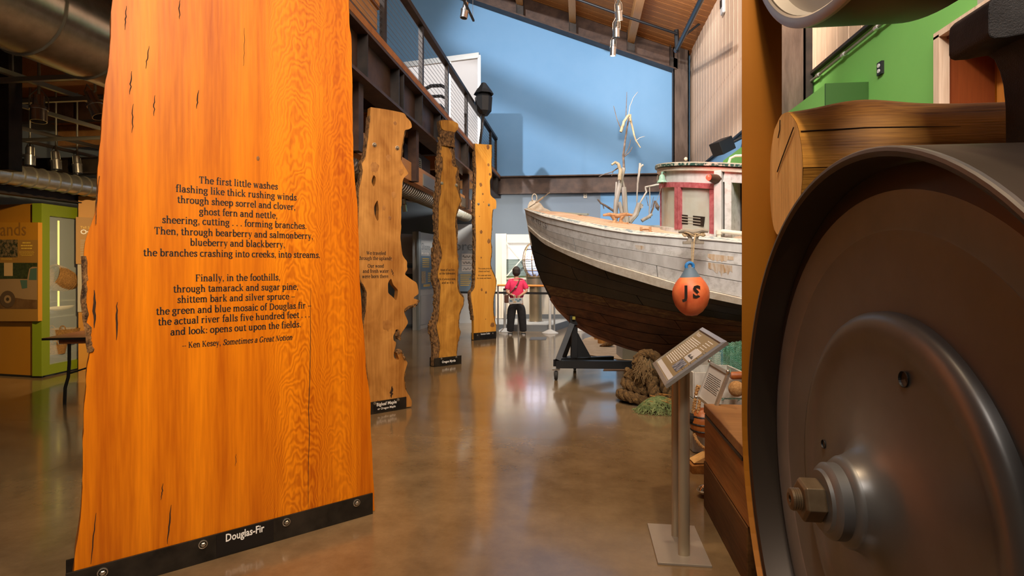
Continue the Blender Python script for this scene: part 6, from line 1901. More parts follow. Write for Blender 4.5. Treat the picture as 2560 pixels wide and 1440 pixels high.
fl(.12, .90, 1.12, 1.35, M('hill_photo', (.03, .035, .02), .6, col2=(.09, .09, .05), scale=20), 'hill_print', .032)
fl(.12, .90, 1.35, 1.50, M('pink_sky_print', (.55, .42, .40), .6), 'sky_print', .032)
g = G()
for k in range(9):
    z = 1.58 + .035 * k; g.add([at(.3, z, .034), at(.82, z, .034), at(.82, z + .012, .034), at(.3, z + .012, .034)], [(0, 1, 2, 3)])
part('small_print', g, 'white', t_, fix=False)
fl(0, 1, 0, .05, GYF, 'plinth', th=.02)
t_, at, fl, td_, L_ = dpanel(1043, 1098, 13.5, 15.0, 579, 'coast_panel', 'angled grey panel wall with small yellow texts between the maple and myrtle slabs', mat=M('silver_grey_panel', (.36, .37, .38), .6))
fl(-.02, .06, 0, 2.38, GYF, 'end_post', th=.05)
fl(.10, .97, .98, 2.18, BLP, 'graphic_board', th=.03)
fl(.10, .97, 1.80, 2.18, M('board_head', (.33, .34, .35), .6), 'head_print', .033)
text('Shore', at(.12, 1.95, .036), td_, (0, 0, 1), .24, M('grey_title', (.12, .14, .16), .6), t_, align='LEFT', name='title')
text('Life on the Edge', at(.12, 1.84, .036), td_, (0, 0, 1), .075, 'white_ink', t_, align='LEFT', name='subtitle', bold=.01)
for u0, u1, z0, z1 in ((.58, .72, 1.48, 1.78), (.12, .30, 1.12, 1.42), (.76, .95, 1.5, 1.76), (.74, .95, 1.05, 1.4)):
    fl(u0, u1, z0, z1, M('tan_print', (.42, .34, .22), .6, col2=(.22, .18, .12), scale=30), 'picture_print', .036)
g = G()
for k, (u0, z) in enumerate([(.16, 1.72 - .05 * i) for i in range(5)] + [(.40, 1.36 - .05 * i) for i in range(5)] + [(.2, 1.04 + .03 * i) for i in range(2)]):
    g.add([at(u0, z, .037), at(u0 + .3, z, .037), at(u0 + .3, z + .018, .037), at(u0, z + .018, .037)], [(0, 1, 2, 3)])
part('small_print', g, YT, t_, fix=False)
fl(.14, .93, .10, .82, M('panel_inset_grey', (.30, .31, .33), .6), 'inset_panel', th=.015)
fl(.72, .97, .12, 2.15, 'glass', 'glass_case_front', th=.10)
a = PY(1143, 700, YF - .1)
t_, at, fl, td_, L_ = dpanel(1128, 1184, 15.15, 15.3, 560, 'coast_panel', 'light wall panel with three shore drawings and a big grey title behind the cedar slab', mat=M('light_grey_panel', (.40, .41, .42), .6))
fl(.05, .98, .86, 1.35, BLP, 'blue_board', th=.02); fl(.05, .98, 1.35, 2.12, M('light_blue_grey_board', (.30, .35, .39), .6), 'graphic_board', th=.02)
text('Seashore', at(.96, 1.98, .024), td_, (0, 0, 1), .36, M('title_grey', (.14, .17, .19), .6), t_, align='RIGHT', name='title')
for k in range(3):
    z = 1.74 - .165 * k
    fl(.46, .94, z, z + .15, 'white', 'drawing', .026)
    g = G(); pts = [at(.50 + .04 * i, z + .07 + .035 * math.sin(i * 1.7 + k * 2), .03) for i in range(11)]
    g.tube(pts, .006, 4); g.tube([at(.55 + .03 * i, z + .06 + .03 * math.cos(i * 2.3 + k), .03) for i in range(10)], .004, 4)
    part('sketch_lines', g, 'grey', t_)
g = G()
for k in range(6):
    z = 1.30 - .055 * k; g.add([at(.40, z, .024), at(.88 - .04 * (k % 3), z, .024), at(.88 - .04 * (k % 3), z + .02, .024), at(.40, z + .02, .024)], [(0, 1, 2, 3)])
part('small_print', g, YT, t_, fix=False)
# ================================================================== LIGHTHOUSE LENS EXHIBIT
def RL(px, d): return (px - 1280) / F * d
pf = thing('exhibit_platform', RC(RL(1320, 14), 14, 0), 'low grey platform carrying the lighthouse lens exhibit', 'platform')
PL = [RC(RL(1238, 13.3), 13.3), RC(RL(1384, 13.2), 13.2), RC(RL(1424, 14.5), 14.5), RC(RL(1424, 15.1), 15.1), RC(RL(1238, 15.1), 15.1)]
part('platform_body', G().prism([[(p.x, p.y) for p in PL]], lambda x, y: (x, y, 0), (0, 0, .15)), 'grey', pf)
part('platform_top', G().prism([[(p.x, p.y) for p in PL]], lambda x, y: (x, y, .152), (0, 0, .012)), 'greylight', pf)
def fb(px0, px1, py0, py1, d, th, mat, nm, par, g=None):
    """frontal box from pixel rectangle, front face at depth d"""
    l0, l1 = RL(px0, d), RL(px1, d); z1, z0 = CZ + (HZ - py0) / F * d, CZ + (HZ - py1) / F * d
    q = [RC(l0, d, z0), RC(l1, d, z0), RC(l1, d + th, z0), RC(l0, d + th, z0), RC(l0, d, z1), RC(l1, d, z1), RC(l1, d + th, z1), RC(l0, d + th, z1)]
    return part(nm, (g or G()).hexa(q), mat, par)
lw = thing('lookout_wall', RC(RL(1300, 14.9), 14.9, 0), 'cream painted panelled wall with a seaside picture window behind the glowing lens', 'exhibit wall')
fb(1239, 1260, 584, 796, 14.75, .2, 'cream', 'pilaster', lw)
fb(1254, 1266, 584, 796, 14.65, .1, 'cream', 'window_post', lw)
fb(1266, 1440, 586, 607, 14.7, .15, 'cream', 'window_head', lw)
fb(1266, 1440, 694, 796, 14.8, .1, 'cream', 'wainscot', lw)
fb(1266, 1440, 694, 699, 14.72, .08, 'cream', 'window_sill', lw)
for x in (1268, 1300, 1340, 1372): fb(x, x + 3, 702, 784, 14.78, .02, 'cream', 'wainscot_batten', lw)
fb(1266, 1418, 786, 797, 14.76, .04, 'grey', 'skirting', lw)
fb(1437, 1442, 584, 796, 14.7, .2, 'cream', 'end_post', lw)
mp_ = thing('sea_mural', RC(RL(1300, 14.9), 14.9, 1.5), 'seaside picture with bright sky over grey-green water in the cream window', 'picture')
fb(1264, 1438, 604, 648, 14.86, .01, M('mural_sky', (.80, .78, .72), .6, emit=(1, .95, .85), estr=.35), 'sky_print', mp_)
fb(1264, 1438, 648, 697, 14.86, .01, M('mural_sea', (.13, .19, .18), .6, col2=(.24, .30, .28), scale=8, stretch=(.4, 1, 6)), 'sea_print', mp_)
fb(1264, 1438, 690, 697, 14.85, .01, M('mural_grass', (.06, .10, .03), .7), 'grass_print', mp_)
for a, b_ in (((1266, 607), (1302, 650)), ((1302, 650), (1267, 690)), ((1302, 650), (1340, 607))):
    part('brace', G().bar(P(a[0], a[1], 14.6), P(b_[0], b_[1], 14.6), .03, .03), 'cream', lw)
# the lens
LD = 14.0
fl_ = thing('fresnel_lens', RC(RL(1338, LD), LD, .16), 'glowing glass lighthouse lens in a bronze cage on a tall metal pedestal', 'lighthouse lens')
ct = P(1339, 650, LD)
BRZ = M('bronze_frame', (.26, .17, .09), .4, .8, col2=(.36, .25, .14), scale=20)
sc_ = LD / F
part('pedestal', G().cyl((ct.x, ct.y, .16), (ct.x, ct.y, CZ + (HZ - 713) * sc_), 16 * sc_, n=32), M('pedestal_metal', (.42, .31, .19), .32, .85), fl_, smooth=True)
part('collar', G().cyl((ct.x, ct.y, CZ + (HZ - 713) * sc_), (ct.x, ct.y, CZ + (HZ - 694) * sc_), 24 * sc_, n=32), M('collar_metal', (.38, .30, .22), .3, .8), fl_, smooth=True)
part('collar_ring', G().cyl((ct.x, ct.y, CZ + (HZ - 693) * sc_), (ct.x, ct.y, CZ + (HZ - 690.5) * sc_), 27 * sc_, n=32), BRZ, fl_)
part('foot_ring', G().lathe([(.20, .16), (.20, .175), (.16, .18)], Matrix.Translation((ct.x, ct.y, 0)), 32), 'lamp', fl_)
GLS = M('prism_glass', (.45, .55, .70), .05, .2, emit=(.55, .60, 1), estr=.25, spec=1)
GLB = M('glowing_prism', (.9, .9, 1), .1, emit=(.85, .84, 1), estr=1.1)
for k in range(-8, 9):
    a = k / 8 * 1.25
    r_ = 29 * sc_ * math.cos(a) ** .8; z = ct.z + 38 * sc_ * math.sin(a) / math.sin(1.25)
    hot = abs(k) <= 3
    part('lens_prism', G().lathe([(r_ * .9, z - 2.0 * sc_), (r_ * 1.03, z - 1.2 * sc_), (r_ * 1.03, z + .6 * sc_), (r_ * .9, z + 1.6 * sc_)], Matrix.Translation((ct.x, ct.y, 0)), 32), GLB if hot else GLS, fl_, smooth=False)
part('lamp_core', G().ball(ct, 12 * sc_, 16), M('lamp_core', (1, 1, 1), .2, emit=(.92, .93, 1), estr=2), fl_, smooth=True)
for k in range(9):
    a = 2 * PI * k / 9 + .3
    pts = [V((ct.x + 32 * sc_ * math.cos(a) * math.cos(b_) ** .7, ct.y + 32 * sc_ * math.sin(a) * math.cos(b_) ** .7, ct.z + 42 * sc_ * math.sin(b_) / math.sin(1.35))) for b_ in [-1.35 + i * 2.7 / 12 for i in range(13)]]
    part('cage_rib', G().tube(pts, .014, 6), BRZ, fl_)
for zz, rr_ in ((-26, 25), (0, 32.5), (26, 25)):
    part('cage_ring', G().tube([V((ct.x + rr_ * sc_ * math.cos(i * PI / 16), ct.y + rr_ * sc_ * math.sin(i * PI / 16), ct.z + zz * sc_)) for i in range(33)], .013, 6), BRZ, fl_)
for k in range(8):
    a = 2 * PI * k / 8
    part('foot_stud', G().cyl((ct.x + 22 * sc_ * math.cos(a), ct.y + 22 * sc_ * math.sin(a), CZ + (HZ - 692) * sc_), (ct.x + 22 * sc_ * math.cos(a), ct.y + 22 * sc_ * math.sin(a), CZ + (HZ - 685) * sc_), .02, n=8), BRZ, fl_)
# wooden rail and belt barriers
wr = thing('barrier_rail', RC(RL(1300, 13.0), 13.0, 1.07), 'golden wooden handrail on slim posts in front of the lens', 'rail')
part('handrail', G().tube([P(1243, 713, 12.9), P(1372, 715, 12.9), P(1440, 713, 14)], .026, 10), 'trim_orange', wr, smooth=True)
for px_ in (1296, 1386, 1245):
    a = P(px_, 715, 12.95)
    part('rail_post', G().cyl((a.x, a.y, 0), (a.x, a.y, a.z), .02, n=10), 'alu', wr)
STW = M('stanchion_white', (.62, .60, .57), .4)
def stanchion(px, py, label):
    b_ = PG(px, py); t_ = thing('belt_stanchion', b_, label, 'stanchion')
    part('base', G().lathe([(.19, 0), (.19, .012), (.15, .03), (.06, .075), (.04, .085), (.001, .09)], Matrix.Translation(b_), 28), STW, t_, smooth=True)
    part('pole', G().cyl(b_ + V((0, 0, .08)), b_ + V((0, 0, .97)), .032, n=16), STW, t_, smooth=True)
    part('cap', G().cyl(b_ + V((0, 0, .97)), b_ + V((0, 0, 1.02)), .036, n=16), 'black', t_)
    part('belt_slot', G().box((b_.x - .034, b_.y - .036, .88), (b_.x + .034, b_.y + .036, .95)), 'black', t_)
    return b_
sa = stanchion(1262, 829, 'white belt stanchion left of the person at the barrier')
sb = stanchion(1375, 833, 'white belt stanchion right of the person, beside the boat stem')
sc2 = stanchion(1452, 826, 'white belt stanchion half hidden behind the black cradle post')
for a, b_, lab in ((V((sa.x - 1.2, sa.y + .1, 0)), sa, 'black barrier belt running left from the stanchion behind the cedar slab'), (sa, sb, 'black barrier belt between the two stanchions in front of the lens'), (sb, sc2, 'black barrier belt passing behind the boat stem')):
    t_ = (b_ - a).normalized()
    o = part('barrier_belt', G().bar(a + t_ * .04 + V((0, 0, .915)), b_ - t_ * .04 + V((0, 0, .915)), .004, .05), 'black', None, label=lab, cat='belt')
# ================================================================== PERSON
PD = F * CZ / (837 - HZ)
po = RC(RL(1291, PD), PD, 0)
ps = thing('person', po, 'person in a pink t-shirt and black trousers seen from behind, hands clasped on the back', 'person', local=True, rz=TH)
def skinned(name, nodes, edges, mat, par, sub=2, flat_=None):
    me = bpy.data.meshes.new(name)
    keys = list(nodes)
    me.from_pydata([nodes[k][0] for k in keys], [(keys.index(a), keys.index(b_)) for a, b_ in edges], [])
    me.materials.append(MT[mat] if isinstance(mat, str) else mat)
    o = link(name, me, None, par)
    m1 = o.modifiers.new('skin', 'SKIN'); m1.use_smooth_shade = True
    for i, k in enumerate(keys):
        r_ = nodes[k][1]; r_ = r_ if isinstance(r_, tuple) else (r_, r_)
        me.skin_vertices[0].data[i].radius = r_
        me.skin_vertices[0].data[i].use_root = (i == 0)
    m2 = o.modifiers.new('sub', 'SUBSURF'); m2.levels = m2.render_levels = sub
    dg = bpy.context.evaluated_depsgraph_get()
    ev = bpy.data.meshes.new_from_object(o.evaluated_get(dg))
    o.modifiers.clear(); o.data = ev
    for p_ in ev.polygons: p_.use_smooth = True
    return o
SK = M('skin', (.52, .27, .17), .55)
TS = M('pink_cotton', (.80, .035, .13), .8, col2=(.62, .02, .09), scale=9, bump=.25)
TRS = M('black_cloth', (.014, .013, .014), .85, col2=(.024, .022, .024), scale=8, bump=.2)
HR = M('dark_hair', (.018, .011, .008), .6, col2=(.035, .02, .013), scale=60, stretch=(1, 1, .3), bump=.4)
N_ = {'pel': ((0, .0, .80), (.13, .10)), 'belly': ((0, 0, .95), (.12, .10)), 'chest': ((0, .0, 1.12), (.14, .11)), 'neckb': ((0, 0, 1.255), (.06, .06)), 'neck': ((0, .01, 1.32), (.047, .05)),
      'jaw': ((0, .03, 1.365), (.065, .075)), 'head': ((0, .02, 1.43), (.077, .09)), 'crown': ((0, .01, 1.485), (.055, .065)),
      'shl': ((-.155, 0, 1.215), .050), 'ell': ((-.215, -.06, .965), .037), 'wrl': ((-.045, -.155, .875), .024), 'pal': ((-.012, -.165, .862), .026),
      'shr': ((.155, 0, 1.215), .050), 'elr': ((.235, -.06, .985), .037), 'wrr': ((.065, -.165, .875), .024), 'par': ((.022, -.175, .858), .026),
      'hl': ((-.08, 0, .74), .085), 'kl': ((-.105, .0, .42), .055), 'al': ((-.135, -.01, .09), .035), 'hr': ((.08, 0, .74), .085), 'kr': ((.115, .0, .42), .055), 'ar': ((.15, -.01, .09), .035)}
E_ = [('pel', 'belly'), ('belly', 'chest'), ('chest', 'neckb'), ('neckb', 'neck'), ('neck', 'jaw'), ('jaw', 'head'), ('head', 'crown'), ('chest', 'shl'), ('shl', 'ell'), ('ell', 'wrl'), ('wrl', 'pal'), ('chest', 'shr'), ('shr', 'elr'), ('elr', 'wrr'), ('wrr', 'par'),
      ('pel', 'hl'), ('hl', 'kl'), ('kl', 'al'), ('pel', 'hr'), ('hr', 'kr'), ('kr', 'ar')]
body = skinned('body', N_, E_, SK, ps)
hd = []
g = G()
for s_, (bx, by, bz) in ((-1, (-.012, -.178, .858)), (1, (.022, -.188, .855))):
    for k, ln in enumerate((.055, .062, .058, .046)):
        z = bz + .018 - .012 * k
        g.tube([V((bx, by, z)), V((bx - s_ * -.5 * ln, by - .012, z - .006)), V((bx + s_ * ln * .9, by + .0, z - .012))], [.0095, .009, .007], 6)
    g.tube([V((bx, by, bz + .02)), V((bx + s_ * .02, by - .012, bz + .036)), V((bx + s_ * .04, by - .012, bz + .034))], [.011, .010, .008], 6)
part('fingers', g, SK, ps, smooth=True)
part('ear', G().ball((-.078, .02, 1.42), .022, 8, (.4, .8, 1.2)), SK, ps, smooth=True)
part('ear', G().ball((.078, .02, 1.42), .022, 8, (.4, .8, 1.2)), SK, ps, smooth=True)
g = G().lathe([(max(.001, .099 * math.sin(a) * (1 + .05 * math.sin(a * 7))), -.118 * math.cos(a)) for a in [PI * .12 + i * PI * .88 / 14 for i in range(15)]], Matrix.Translation((0, -.006, 1.425)) @ Matrix.Diagonal((.93, 1.02, 1, 1)), 24)
g.v = [(x * (1 + .04 * pnoise(V((x * 40, y * 40, z * 40)))), y if y < .05 else y - (y - .05) * 1.0, z) for x, y, z in g.v]
part('hair', g, HR, ps, smooth=True)
for s_ in (-1, 1):
    part('eye', G().ball((s_ * .032, .102, 1.437), .010, 8), 'black', ps)
part('mouth', G().tube([(-.022, .100, 1.378), (0, .108, 1.376), (.022, .100, 1.378)], .005, 6), TS, ps)
part('nose', G().tube([(0, .10, 1.44), (0, .125, 1.415), (0, .10, 1.405)], [.008, .014, .010], 6), SK, ps, smooth=True)
S2 = {'h': ((0, 0, .785), (.190, .145)), 'b': ((0, 0, .93), (.178, .135)), 'c': ((0, 0, 1.11), (.185, .135)), 't': ((0, 0, 1.225), (.115, .085)), 'n': ((0, 0, 1.275), (.062, .06)),
      'sl': ((-.150, 0, 1.20), .070), 'tl': ((-.205, -.03, 1.045), .066), 'tl2': ((-.212, -.035, 1.01), .066), 'sr': ((.150, 0, 1.20), .070), 'tr': ((.215, -.03, 1.055), .066), 'tr2': ((.223, -.035, 1.02), .066)}
skinned('tshirt', S2, [('h', 'b'), ('b', 'c'), ('c', 't'), ('t', 'n'), ('c', 'sl'), ('sl', 'tl'), ('tl', 'tl2'), ('c', 'sr'), ('sr', 'tr'), ('tr', 'tr2')], TS, ps)
T2_ = {'w': ((0, 0, .80), (.155, .12)), 'hp': ((0, 0, .72), (.165, .125)), 'l1': ((-.095, 0, .64), .122), 'l2': ((-.12, 0, .40), .098), 'l3': ((-.138, 0, .10), .082), 'l4': ((-.139, 0, .07), .082), 'r1': ((.095, 0, .64), .122), 'r2': ((.13, 0, .40), .098), 'r3': ((.155, 0, .10), .082), 'r4': ((.156, 0, .07), .082)}
skinned('trousers', T2_, [('w', 'hp'), ('hp', 'l1'), ('l1', 'l2'), ('l2', 'l3'), ('l3', 'l4'), ('hp', 'r1'), ('r1', 'r2'), ('r2', 'r3'), ('r3', 'r4')], TRS, ps)
for x_ in (-.14, .16):
    sh = part('shoe', G().grid(lambda u, v: V((x_ + (.045 + .008 * math.sin(PI * u)) * math.cos(v * PI), -.10 + .25 * u + 0 * v, .012 + (.075 - .035 * u) * math.sin(v * PI) ** .7)), 10, 8), 'black', ps, smooth=True)
    part('sole', G().prism([[(x_ + .05 * math.cos(a), .025 + .135 * math.sin(a)) for a in [i * PI / 10 for i in range(20)]]], lambda x, y: (x, y, 0), (0, 0, .022)), 'white', ps)
part('watch', G().lathe([(.030, -.012), (.030, .012), (.024, .012), (.024, -.012), (.030, -.012)], Matrix.Translation((-.055, -.150, .88)) @ Matrix.Rotation(PI / 2, 4, 'Y'), 12), 'white', ps)
bg = thing('shoulder_bag', po + V((-.2, -.1, .8)), 'small brown shoulder bag with a strap across the pink t-shirt', 'bag', local=True, rz=TH)
bg.location = po
BN_ = M('brown_leather', (.10, .035, .018), .5)
part('bag_body', G().box((-.27, -.09, .72), (-.17, .06, .90)), BN_, bg, bevel=.015)
def bk(x, z):
    return -.148 + .0 * x
part('strap', G().tube([(.075, -.03, 1.275), (.06, -.105, 1.22), (.02, -.150, 1.13), (-.06, -.152, 1.02), (-.13, -.135, .95), (-.19, -.09, .89)], .013, 6, flat=.5), BN_, bg)
part('strap_buckle', G().box((-.03, -.172, 1.06), (.01, -.158, 1.10)), 'bolt', bg)
lf = thing('leaflet', po, 'white printed leaflet held behind the back of the person in pink', 'leaflet', local=True, rz=TH)
Ml = Matrix.Translation((-.02, -.20, .77)) @ Matrix.Rotation(-.04, 4, 'Y') @ Matrix.Rotation(.15, 4, 'X')
part('sheet', G().box((-.155, -.001, -.062), (.155, .001, .068), Ml), 'white', lf)
for x, z, c_ in ((-.10, .01, (.12, .22, .30)), (-.02, -.02, (.55, .42, .25)), (.06, .0, (.15, .25, .30)), (.10, .03, (.12, .2, .3)), (-.06, .035, (.5, .42, .3)), (.02, .035, (.20, .33, .40))):
    part('picture_print', G().box((x - .03, -.0022, z - .022), (x + .03, -.0012, z + .018), Ml), M('leaflet_ink', c_, .6), lf)
# ================================================================== THINGS ON THE FLOOR BY THE BOAT
def rope3(pts, r, mat, name, par, pitch=.14, n=6, strands=3):
    P_ = [V(p) for p in pts]; dd = [0]
    for a, b_ in zip(P_[:-1], P_[1:]): dd.append(dd[-1] + (b_ - a).length)
    for k in range(strands):
        out = []
        for i, p in enumerate(P_):
            t_ = (P_[min(i + 1, len(P_) - 1)] - P_[max(i - 1, 0)]).normalized()
            x = t_.cross(V((0, 0, 1))); x = x.normalized() if x.length > 1e-3 else V((1, 0, 0)); y = t_.cross(x)
            a = 2 * PI * (dd[i] / pitch + k / strands)
            out.append(p + (x * math.cos(a) + y * math.sin(a)) * r * .52)
        part(name, G().tube(out, r * .56, n), mat, par, smooth=True)
def dens(pts, step):
    """Catmull-Rom resample"""
    P_ = [V(p) for p in pts]; out = []
    for i in range(len(P_) - 1):
        p0, p1, p2, p3 = P_[max(0, i - 1)], P_[i], P_[i + 1], P_[min(len(P_) - 1, i + 2)]
        m_ = max(2, int((p2 - p1).length / step))
        for j in range(m_):
            t = j / m_
            out.append(.5 * ((2 * p1) + (p2 - p0) * t + (2 * p0 - 5 * p1 + 4 * p2 - p3) * t * t + (3 * p1 - p0 - 3 * p2 + p3) * t ** 3))
    out.append(P_[-1]); return out
HAW = M('old_hawser_fibre', (.075, .036, .009), .95, col2=(.23, .12, .032), scale=45, bump=.9)
pc = PG(1640, 1005)
rp = thing('hawser_coil', pc, 'pile of very thick old brown rope coiled on the floor under the boat', 'rope pile')
rnd = random.Random(11)
def hp(px, py, d): return P(px, py, d)
for k, (cx_, cy_, rx, ry, z, sd) in enumerate(((-.02, .0, .37, .22, .065, 1), (.0, .03, .33, .20, .18, 2), (.04, .02, .24, .17, .28, 3))):
    pts = []
    for i in range(46):
        a = i / 44 * 2 * PI
        pts.append(pc + RC(cx_ + (rx + .02 * pnoise(V((a, sd, 0)))) * math.cos(a), cy_ + ry * math.sin(a), z + .03 * math.sin(a * 2 + sd)))
    rope3(pts, .062, HAW, 'rope_turn', rp, pitch=.22, n=8)
rope3(dens([hp(1600, 965, 6.15), hp(1592, 905, 6.1), hp(1612, 885, 6.15), hp(1640, 892, 6.1), hp(1655, 930, 6.05), hp(1668, 985, 6.0), hp(1700, 1015, 6.0)], .03), .055, HAW, 'rope_end', rp, pitch=.2, n=8)
rope3(dens([hp(1575, 925, 6.3), hp(1570, 945, 6.3), hp(1600, 940, 6.2), hp(1625, 950, 6.05), hp(1640, 1000, 5.95), hp(1680, 1030, 5.9)], .03), .058, HAW, 'rope_end', rp, pitch=.2, n=8)
g = G()
for k in range(38):
    s_ = hp(1612 + rnd.uniform(-14, 14), 895 + rnd.uniform(-6, 12), 6.03)
    g.tube([s_, s_ + V((rnd.uniform(-.05, .03), -.04, -rnd.uniform(.03, .09))), s_ + V((rnd.uniform(-.10, .04), -.05, -rnd.uniform(.10, .24)))], .003, 4)
o = part('frayed_fibres', g, M('frayed_fibre', (.22, .13, .05), .9), rp); o['kind'] = 'stuff'
# green net heap
NG = M('green_net_twine', (.055, .085, .018), .8, col2=(.20, .22, .075), scale=20)
nc = PG(1648, 1028)
g = G()
for k in range(420):
    a = rnd.uniform(0, 2 * PI); q = rnd.random() ** .5
    base = RC(.24 * q * math.cos(a), .16 * q * math.sin(a), 0); hgt = .17 * (1 - q * q) + .01
    p0 = nc + base + V((0, 0, hgt * rnd.uniform(.6, 1.05)))
    dr = rnd.uniform(0, 2 * PI); pts = []
    for j in range(6):
        s_ = (j - 2.5) * .028
        x_, y_ = math.cos(dr) * s_ + .012 * math.sin(j * 2.1 + k), math.sin(dr) * s_ + .012 * math.cos(j * 1.7 + k)
        b2 = base + V((x_, y_, 0)); qq = min(1.1, math.hypot(b2.dot(RC(1, 0)) / .26, b2.dot(RC(0, 1)) / .18))
        pts.append(nc + b2 + V((0, 0, max(.004, .17 * (1 - qq * qq) * (.92 + .14 * pnoise(V((k, j, 0))))))))
    g.tube(pts, .0028, 4, caps=False)
nt_ = part('net_heap', g, NG, None, label='heap of tangled green fishing net on the floor beside the thick rope', cat='fishing net', kind='stuff')
g = G()
for k in range(26):
    a = rnd.uniform(0, 2 * PI); q = rnd.random() ** .5 * .8
    g.tube([nc + RC(.24 * q * math.cos(a) + .02 * j, .16 * q * math.sin(a) + .012 * math.sin(j + k), .176 * (1 - q * q) + .012 - .004 * j) for j in range(5)], .0026, 4, caps=False)
part('orange_strands', g, M('orange_twine', (.42, .17, .03), .8), nt_)['kind'] = 'stuff'
# teal net hanging from the hull over the crates
g = G(); TN = M('teal_net_twine', (.04, .22, .17), .7, col2=(.25, .42, .32), scale=6)
def net(u, v):
    x = 1772 + (1870 - 1772) * u; y = 850 + 150 * v + (16 * (1 - u) if v < .1 else 0)
    return P(x, y, 5.15 - .55 * v + .05 * math.sin(u * 14 + v * 6) + .03 * math.sin(u * 31))
for i in range(34):
    g.tube([net((i / 33 + v * .0), v) + V((.004 * (k % 2), 0, 0)) for k, v in enumerate([j / 24 for j in range(25)])], .0019, 4, caps=False)
for j in range(34):
    g.tube([net(u, j / 33 + .01 * math.sin(u * 60)) for u in [i / 20 for i in range(21)]], .0019, 4, caps=False)
part('hanging_net', g, TN, None, label='teal fishing net draped below the hull over the white crates', cat='fishing net', kind='stuff')
WC = M('worn_white_wood', (.40, .37, .32), .8, col2=(.60, .56, .50), scale=10, stretch=(1, 1, .5), bump=.2)
def crate(px0, px1, py1, d, dep, ztop, name, label, nb=3, cat='crate'):
    a, b_ = RC(RL(px0, d), d, 0), RC(RL(px1, d), d, 0)
    t_ = thing(name, a, label, cat)
    td_ = (b_ - a).normalized(); n_d = V((-td_.y, td_.x, 0)); L_ = (b_ - a).length
    hh = ztop / nb
    for k in range(nb):
        for (p0, p1) in ((a, b_), (b_, b_ + n_d * dep), (b_ + n_d * dep, a + n_d * dep), (a + n_d * dep, a)):
            tt = (p1 - p0).normalized()
            part('board', G().bar(p0 + V((0, 0, hh * (k + .5))), p1 + V((0, 0, hh * (k + .5))), .018, hh * .93), WC, t_)
    return t_
crate(1735, 1860, 0, 4.55, .35, CZ + (HZ - 1003) / F * 4.55 + .24, 'white_crate', 'low worn white plank crate behind the timber base')
crate(1715, 1800, 0, 5.35, .3, .70, 'pale_box', 'taller pale plank box under the boat, partly covered by the teal net')
OB = M('orange_leather_float', (.46, .14, .025), .45, col2=(.28, .07, .012), scale=9, bump=.1)
c = P(1757, 1063, 4.35); c.z = .30
fl2 = thing('wooden_float', c, 'dark orange round float with black straps hanging among the ropes left of the timbers', 'float')
part('float_body', G().ball(c, .10, 18, (1, 1, 1.15)), OB, fl2, smooth=True)
for s_ in (-.55, .0, .55):
    r_ = .102 * math.sqrt(max(.05, 1 - (s_ * .9) ** 2))
    part('strap', G().tube([c + V((r_ * math.cos(i * PI / 10), r_ * math.sin(i * PI / 10), s_ * .1)) for i in range(21)], .007, 6), 'black', fl2)
part('neck', G().tube([c + RC(-.08, 0, .03), c + RC(-.16, -.02, .05)], [.045, .03], 10), 'black', fl2)
MAN = M('manila_fibre', (.33, .15, .04), .9, col2=(.58, .32, .12), scale=50, bump=.6)
r1 = thing('manila_rope', P(1740, 980, 4.35), 'golden twisted rope looped over the white crate and trailing round the float', 'rope')
rope3(dens([P(1737, 1085, 4.33), P(1733, 1040, 4.35), P(1738, 1000, 4.36), P(1745, 966, 4.38), P(1752, 975, 4.36), P(1748, 1010, 4.34), P(1742, 1050, 4.3)], .02), .016, MAN, 'rope_length', r1, pitch=.06)
rope3(dens([P(1735, 1085, 4.3), P(1745, 1105, 4.25), P(1760, 1120, 4.2), P(1785, 1130, 4.15)], .02), .014, MAN, 'rope_length', r1, pitch=.06)
rope3(dens([P(1728, 948, 4.7), P(1745, 962, 4.6), P(1760, 966, 4.6), P(1768, 955, 4.6), P(1775, 950, 4.7)], .02), .015, MAN, 'rope_length', r1, pitch=.06)
rope3(dens([P(1752, 962, 4.7), P(1760, 950, 4.75), P(1776, 948, 4.75), P(1790, 958, 4.7)], .02), .013, MAN, 'rope_length', r1, pitch=.06)
c = P(1840, 939, 4.45)
rl = thing('wooden_roller', c, 'short brown wooden roller lying on the net near the blade', 'roller')
part('barrel', G().tube([c + RC(-.045, 0, 0), c + RC(-.03, 0, 0), c + RC(.14, .02, 0)], [.022, .031, .031], 14), OB, rl, smooth=True)
c = P(1841, 972, 4.4)
fb2 = thing('cork_float', c, 'round tan float on top of the white crate beside the small sign', 'float')
part('ball', G().ball(c, .062, 14), MAN, fb2, smooth=True)
# wedges and a chrome ball on the floor
b_ = PG(1745, 1182)
wd = thing('wood_wedges', b_, 'two small split wooden wedges on the floor beside the timber base', 'wedge')
part('wedge', G().add([b_ + RC(*q) for q in ((-.05, -.02, 0), (.12, -.03, 0), (.12, .12, 0), (-.05, .12, 0), (.12, -.03, .07), (.12, .12, .07), (-.05, .12, .055), (-.05, -.02, .055))], [(0, 1, 2, 3), (0, 1, 4, 7), (1, 2, 5, 4), (2, 3, 6, 5), (3, 0, 7, 6), (7, 4, 5, 6)]), T2, wd)
part('wedge', G().add([b_ + RC(*q) for q in ((-.03, .0, .07), (.12, .0, .07), (.12, .11, .07), (-.03, .11, .07), (.12, .0, .15), (.12, .11, .15))], [(0, 1, 2, 3), (0, 1, 4), (1, 2, 5, 4), (2, 3, 5), (3, 0, 4, 5)]), LGE, wd)
b_ = PG(1758, 1240); b_.z = .038
cbl = thing('chrome_ball', b_, 'small chrome ball caster at the foot of the timbers', 'ball')
part('ball', G().ball(b_, .036, 16), M('chrome', (.75, .74, .72), .06, 1), cbl, smooth=True)
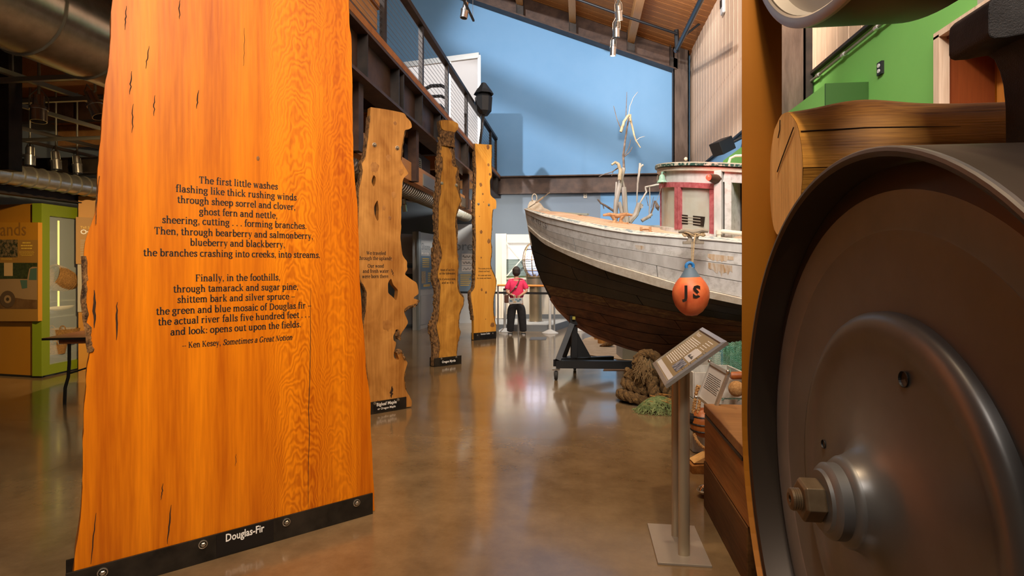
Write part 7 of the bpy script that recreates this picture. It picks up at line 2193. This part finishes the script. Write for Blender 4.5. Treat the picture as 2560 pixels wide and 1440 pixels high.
part('ring', G().lathe([(.037, -.004), (.042, 0), (.037, .004)], Matrix.Translation(b_), 20), 'bolt', cbl)
# sand-coloured mat with stumps behind the cradle
sm = [PG(*q) for q in ((1442, 862), (1462, 847), (1495, 838), (1560, 838), (1660, 850), (1665, 885), (1600, 905), (1500, 893), (1450, 884))]
mt_ = thing('sand_mat', sm[0], 'sand-coloured irregular floor mat behind the cradle', 'mat')
part('mat_sheet', G().prism([[(p.x, p.y) for p in sm]], lambda x, y: (x, y, .001), (0, 0, .008)), M('sand_surface', (.42, .29, .17), .8, col2=(.50, .36, .23), scale=6), mt_)
for px_, py_, r_, h_, lab in ((1493, 849, .065, .16, 'small round wooden stump at the back of the sand mat'), (1505, 859, .085, .20, 'larger pale wooden stump on the sand mat')):
    p = PG(px_, py_); t_ = thing('wood_stump', p, lab, 'stump')
    part('stump', G().lathe([(.001, .0), (r_, .0), (r_ * 1.02, h_ * .5), (r_ * .9, h_), (.001, h_)], Matrix.Translation((p.x, p.y, .01)), 14), 'maple', t_, smooth=False)
p = PG(1520, 868)
t_ = thing('root_wedge', p, 'dark brown gnarled root lying on the sand mat', 'root')
part('root', G().tube([p + RC(-.16, 0, .02), p + RC(-.05, 0, .045), p + RC(.04, 0, .10), p + RC(.10, 0, .05)], [.01, .04, .085, .03], 8), 'bark', t_)
pp = [PG(*q) for q in ((1515, 911), (1568, 912), (1580, 927), (1508, 927))]
part('brown_sheet', G().prism([[(p.x, p.y) for p in pp]], lambda x, y: (x, y, .001), (0, 0, .005)), M('cardboard', (.30, .16, .08), .8), None, label='flat brown sheet on the floor below the cradle beam', cat='sheet')
pp = [PG(*q) for q in ((1328, 843), (1367, 843), (1365, 850), (1323, 850))]
fpo = thing('floor_box_cover', pp[0], 'grey metal floor plate between the person and the cradle', 'floor plate')
part('plate', G().prism([[(p.x, p.y) for p in pp]], lambda x, y: (x, y, .0005), (0, 0, .004)), 'grey', fpo)
# second part of the mezzanine: dark stage lamp seen through the railing

for o in COL.objects:
    if o.name.split('.')[0] in ('small_print', 'sketch_lines', 'line_drawing', 'ship_drawing'): o['kind'] = 'stuff'
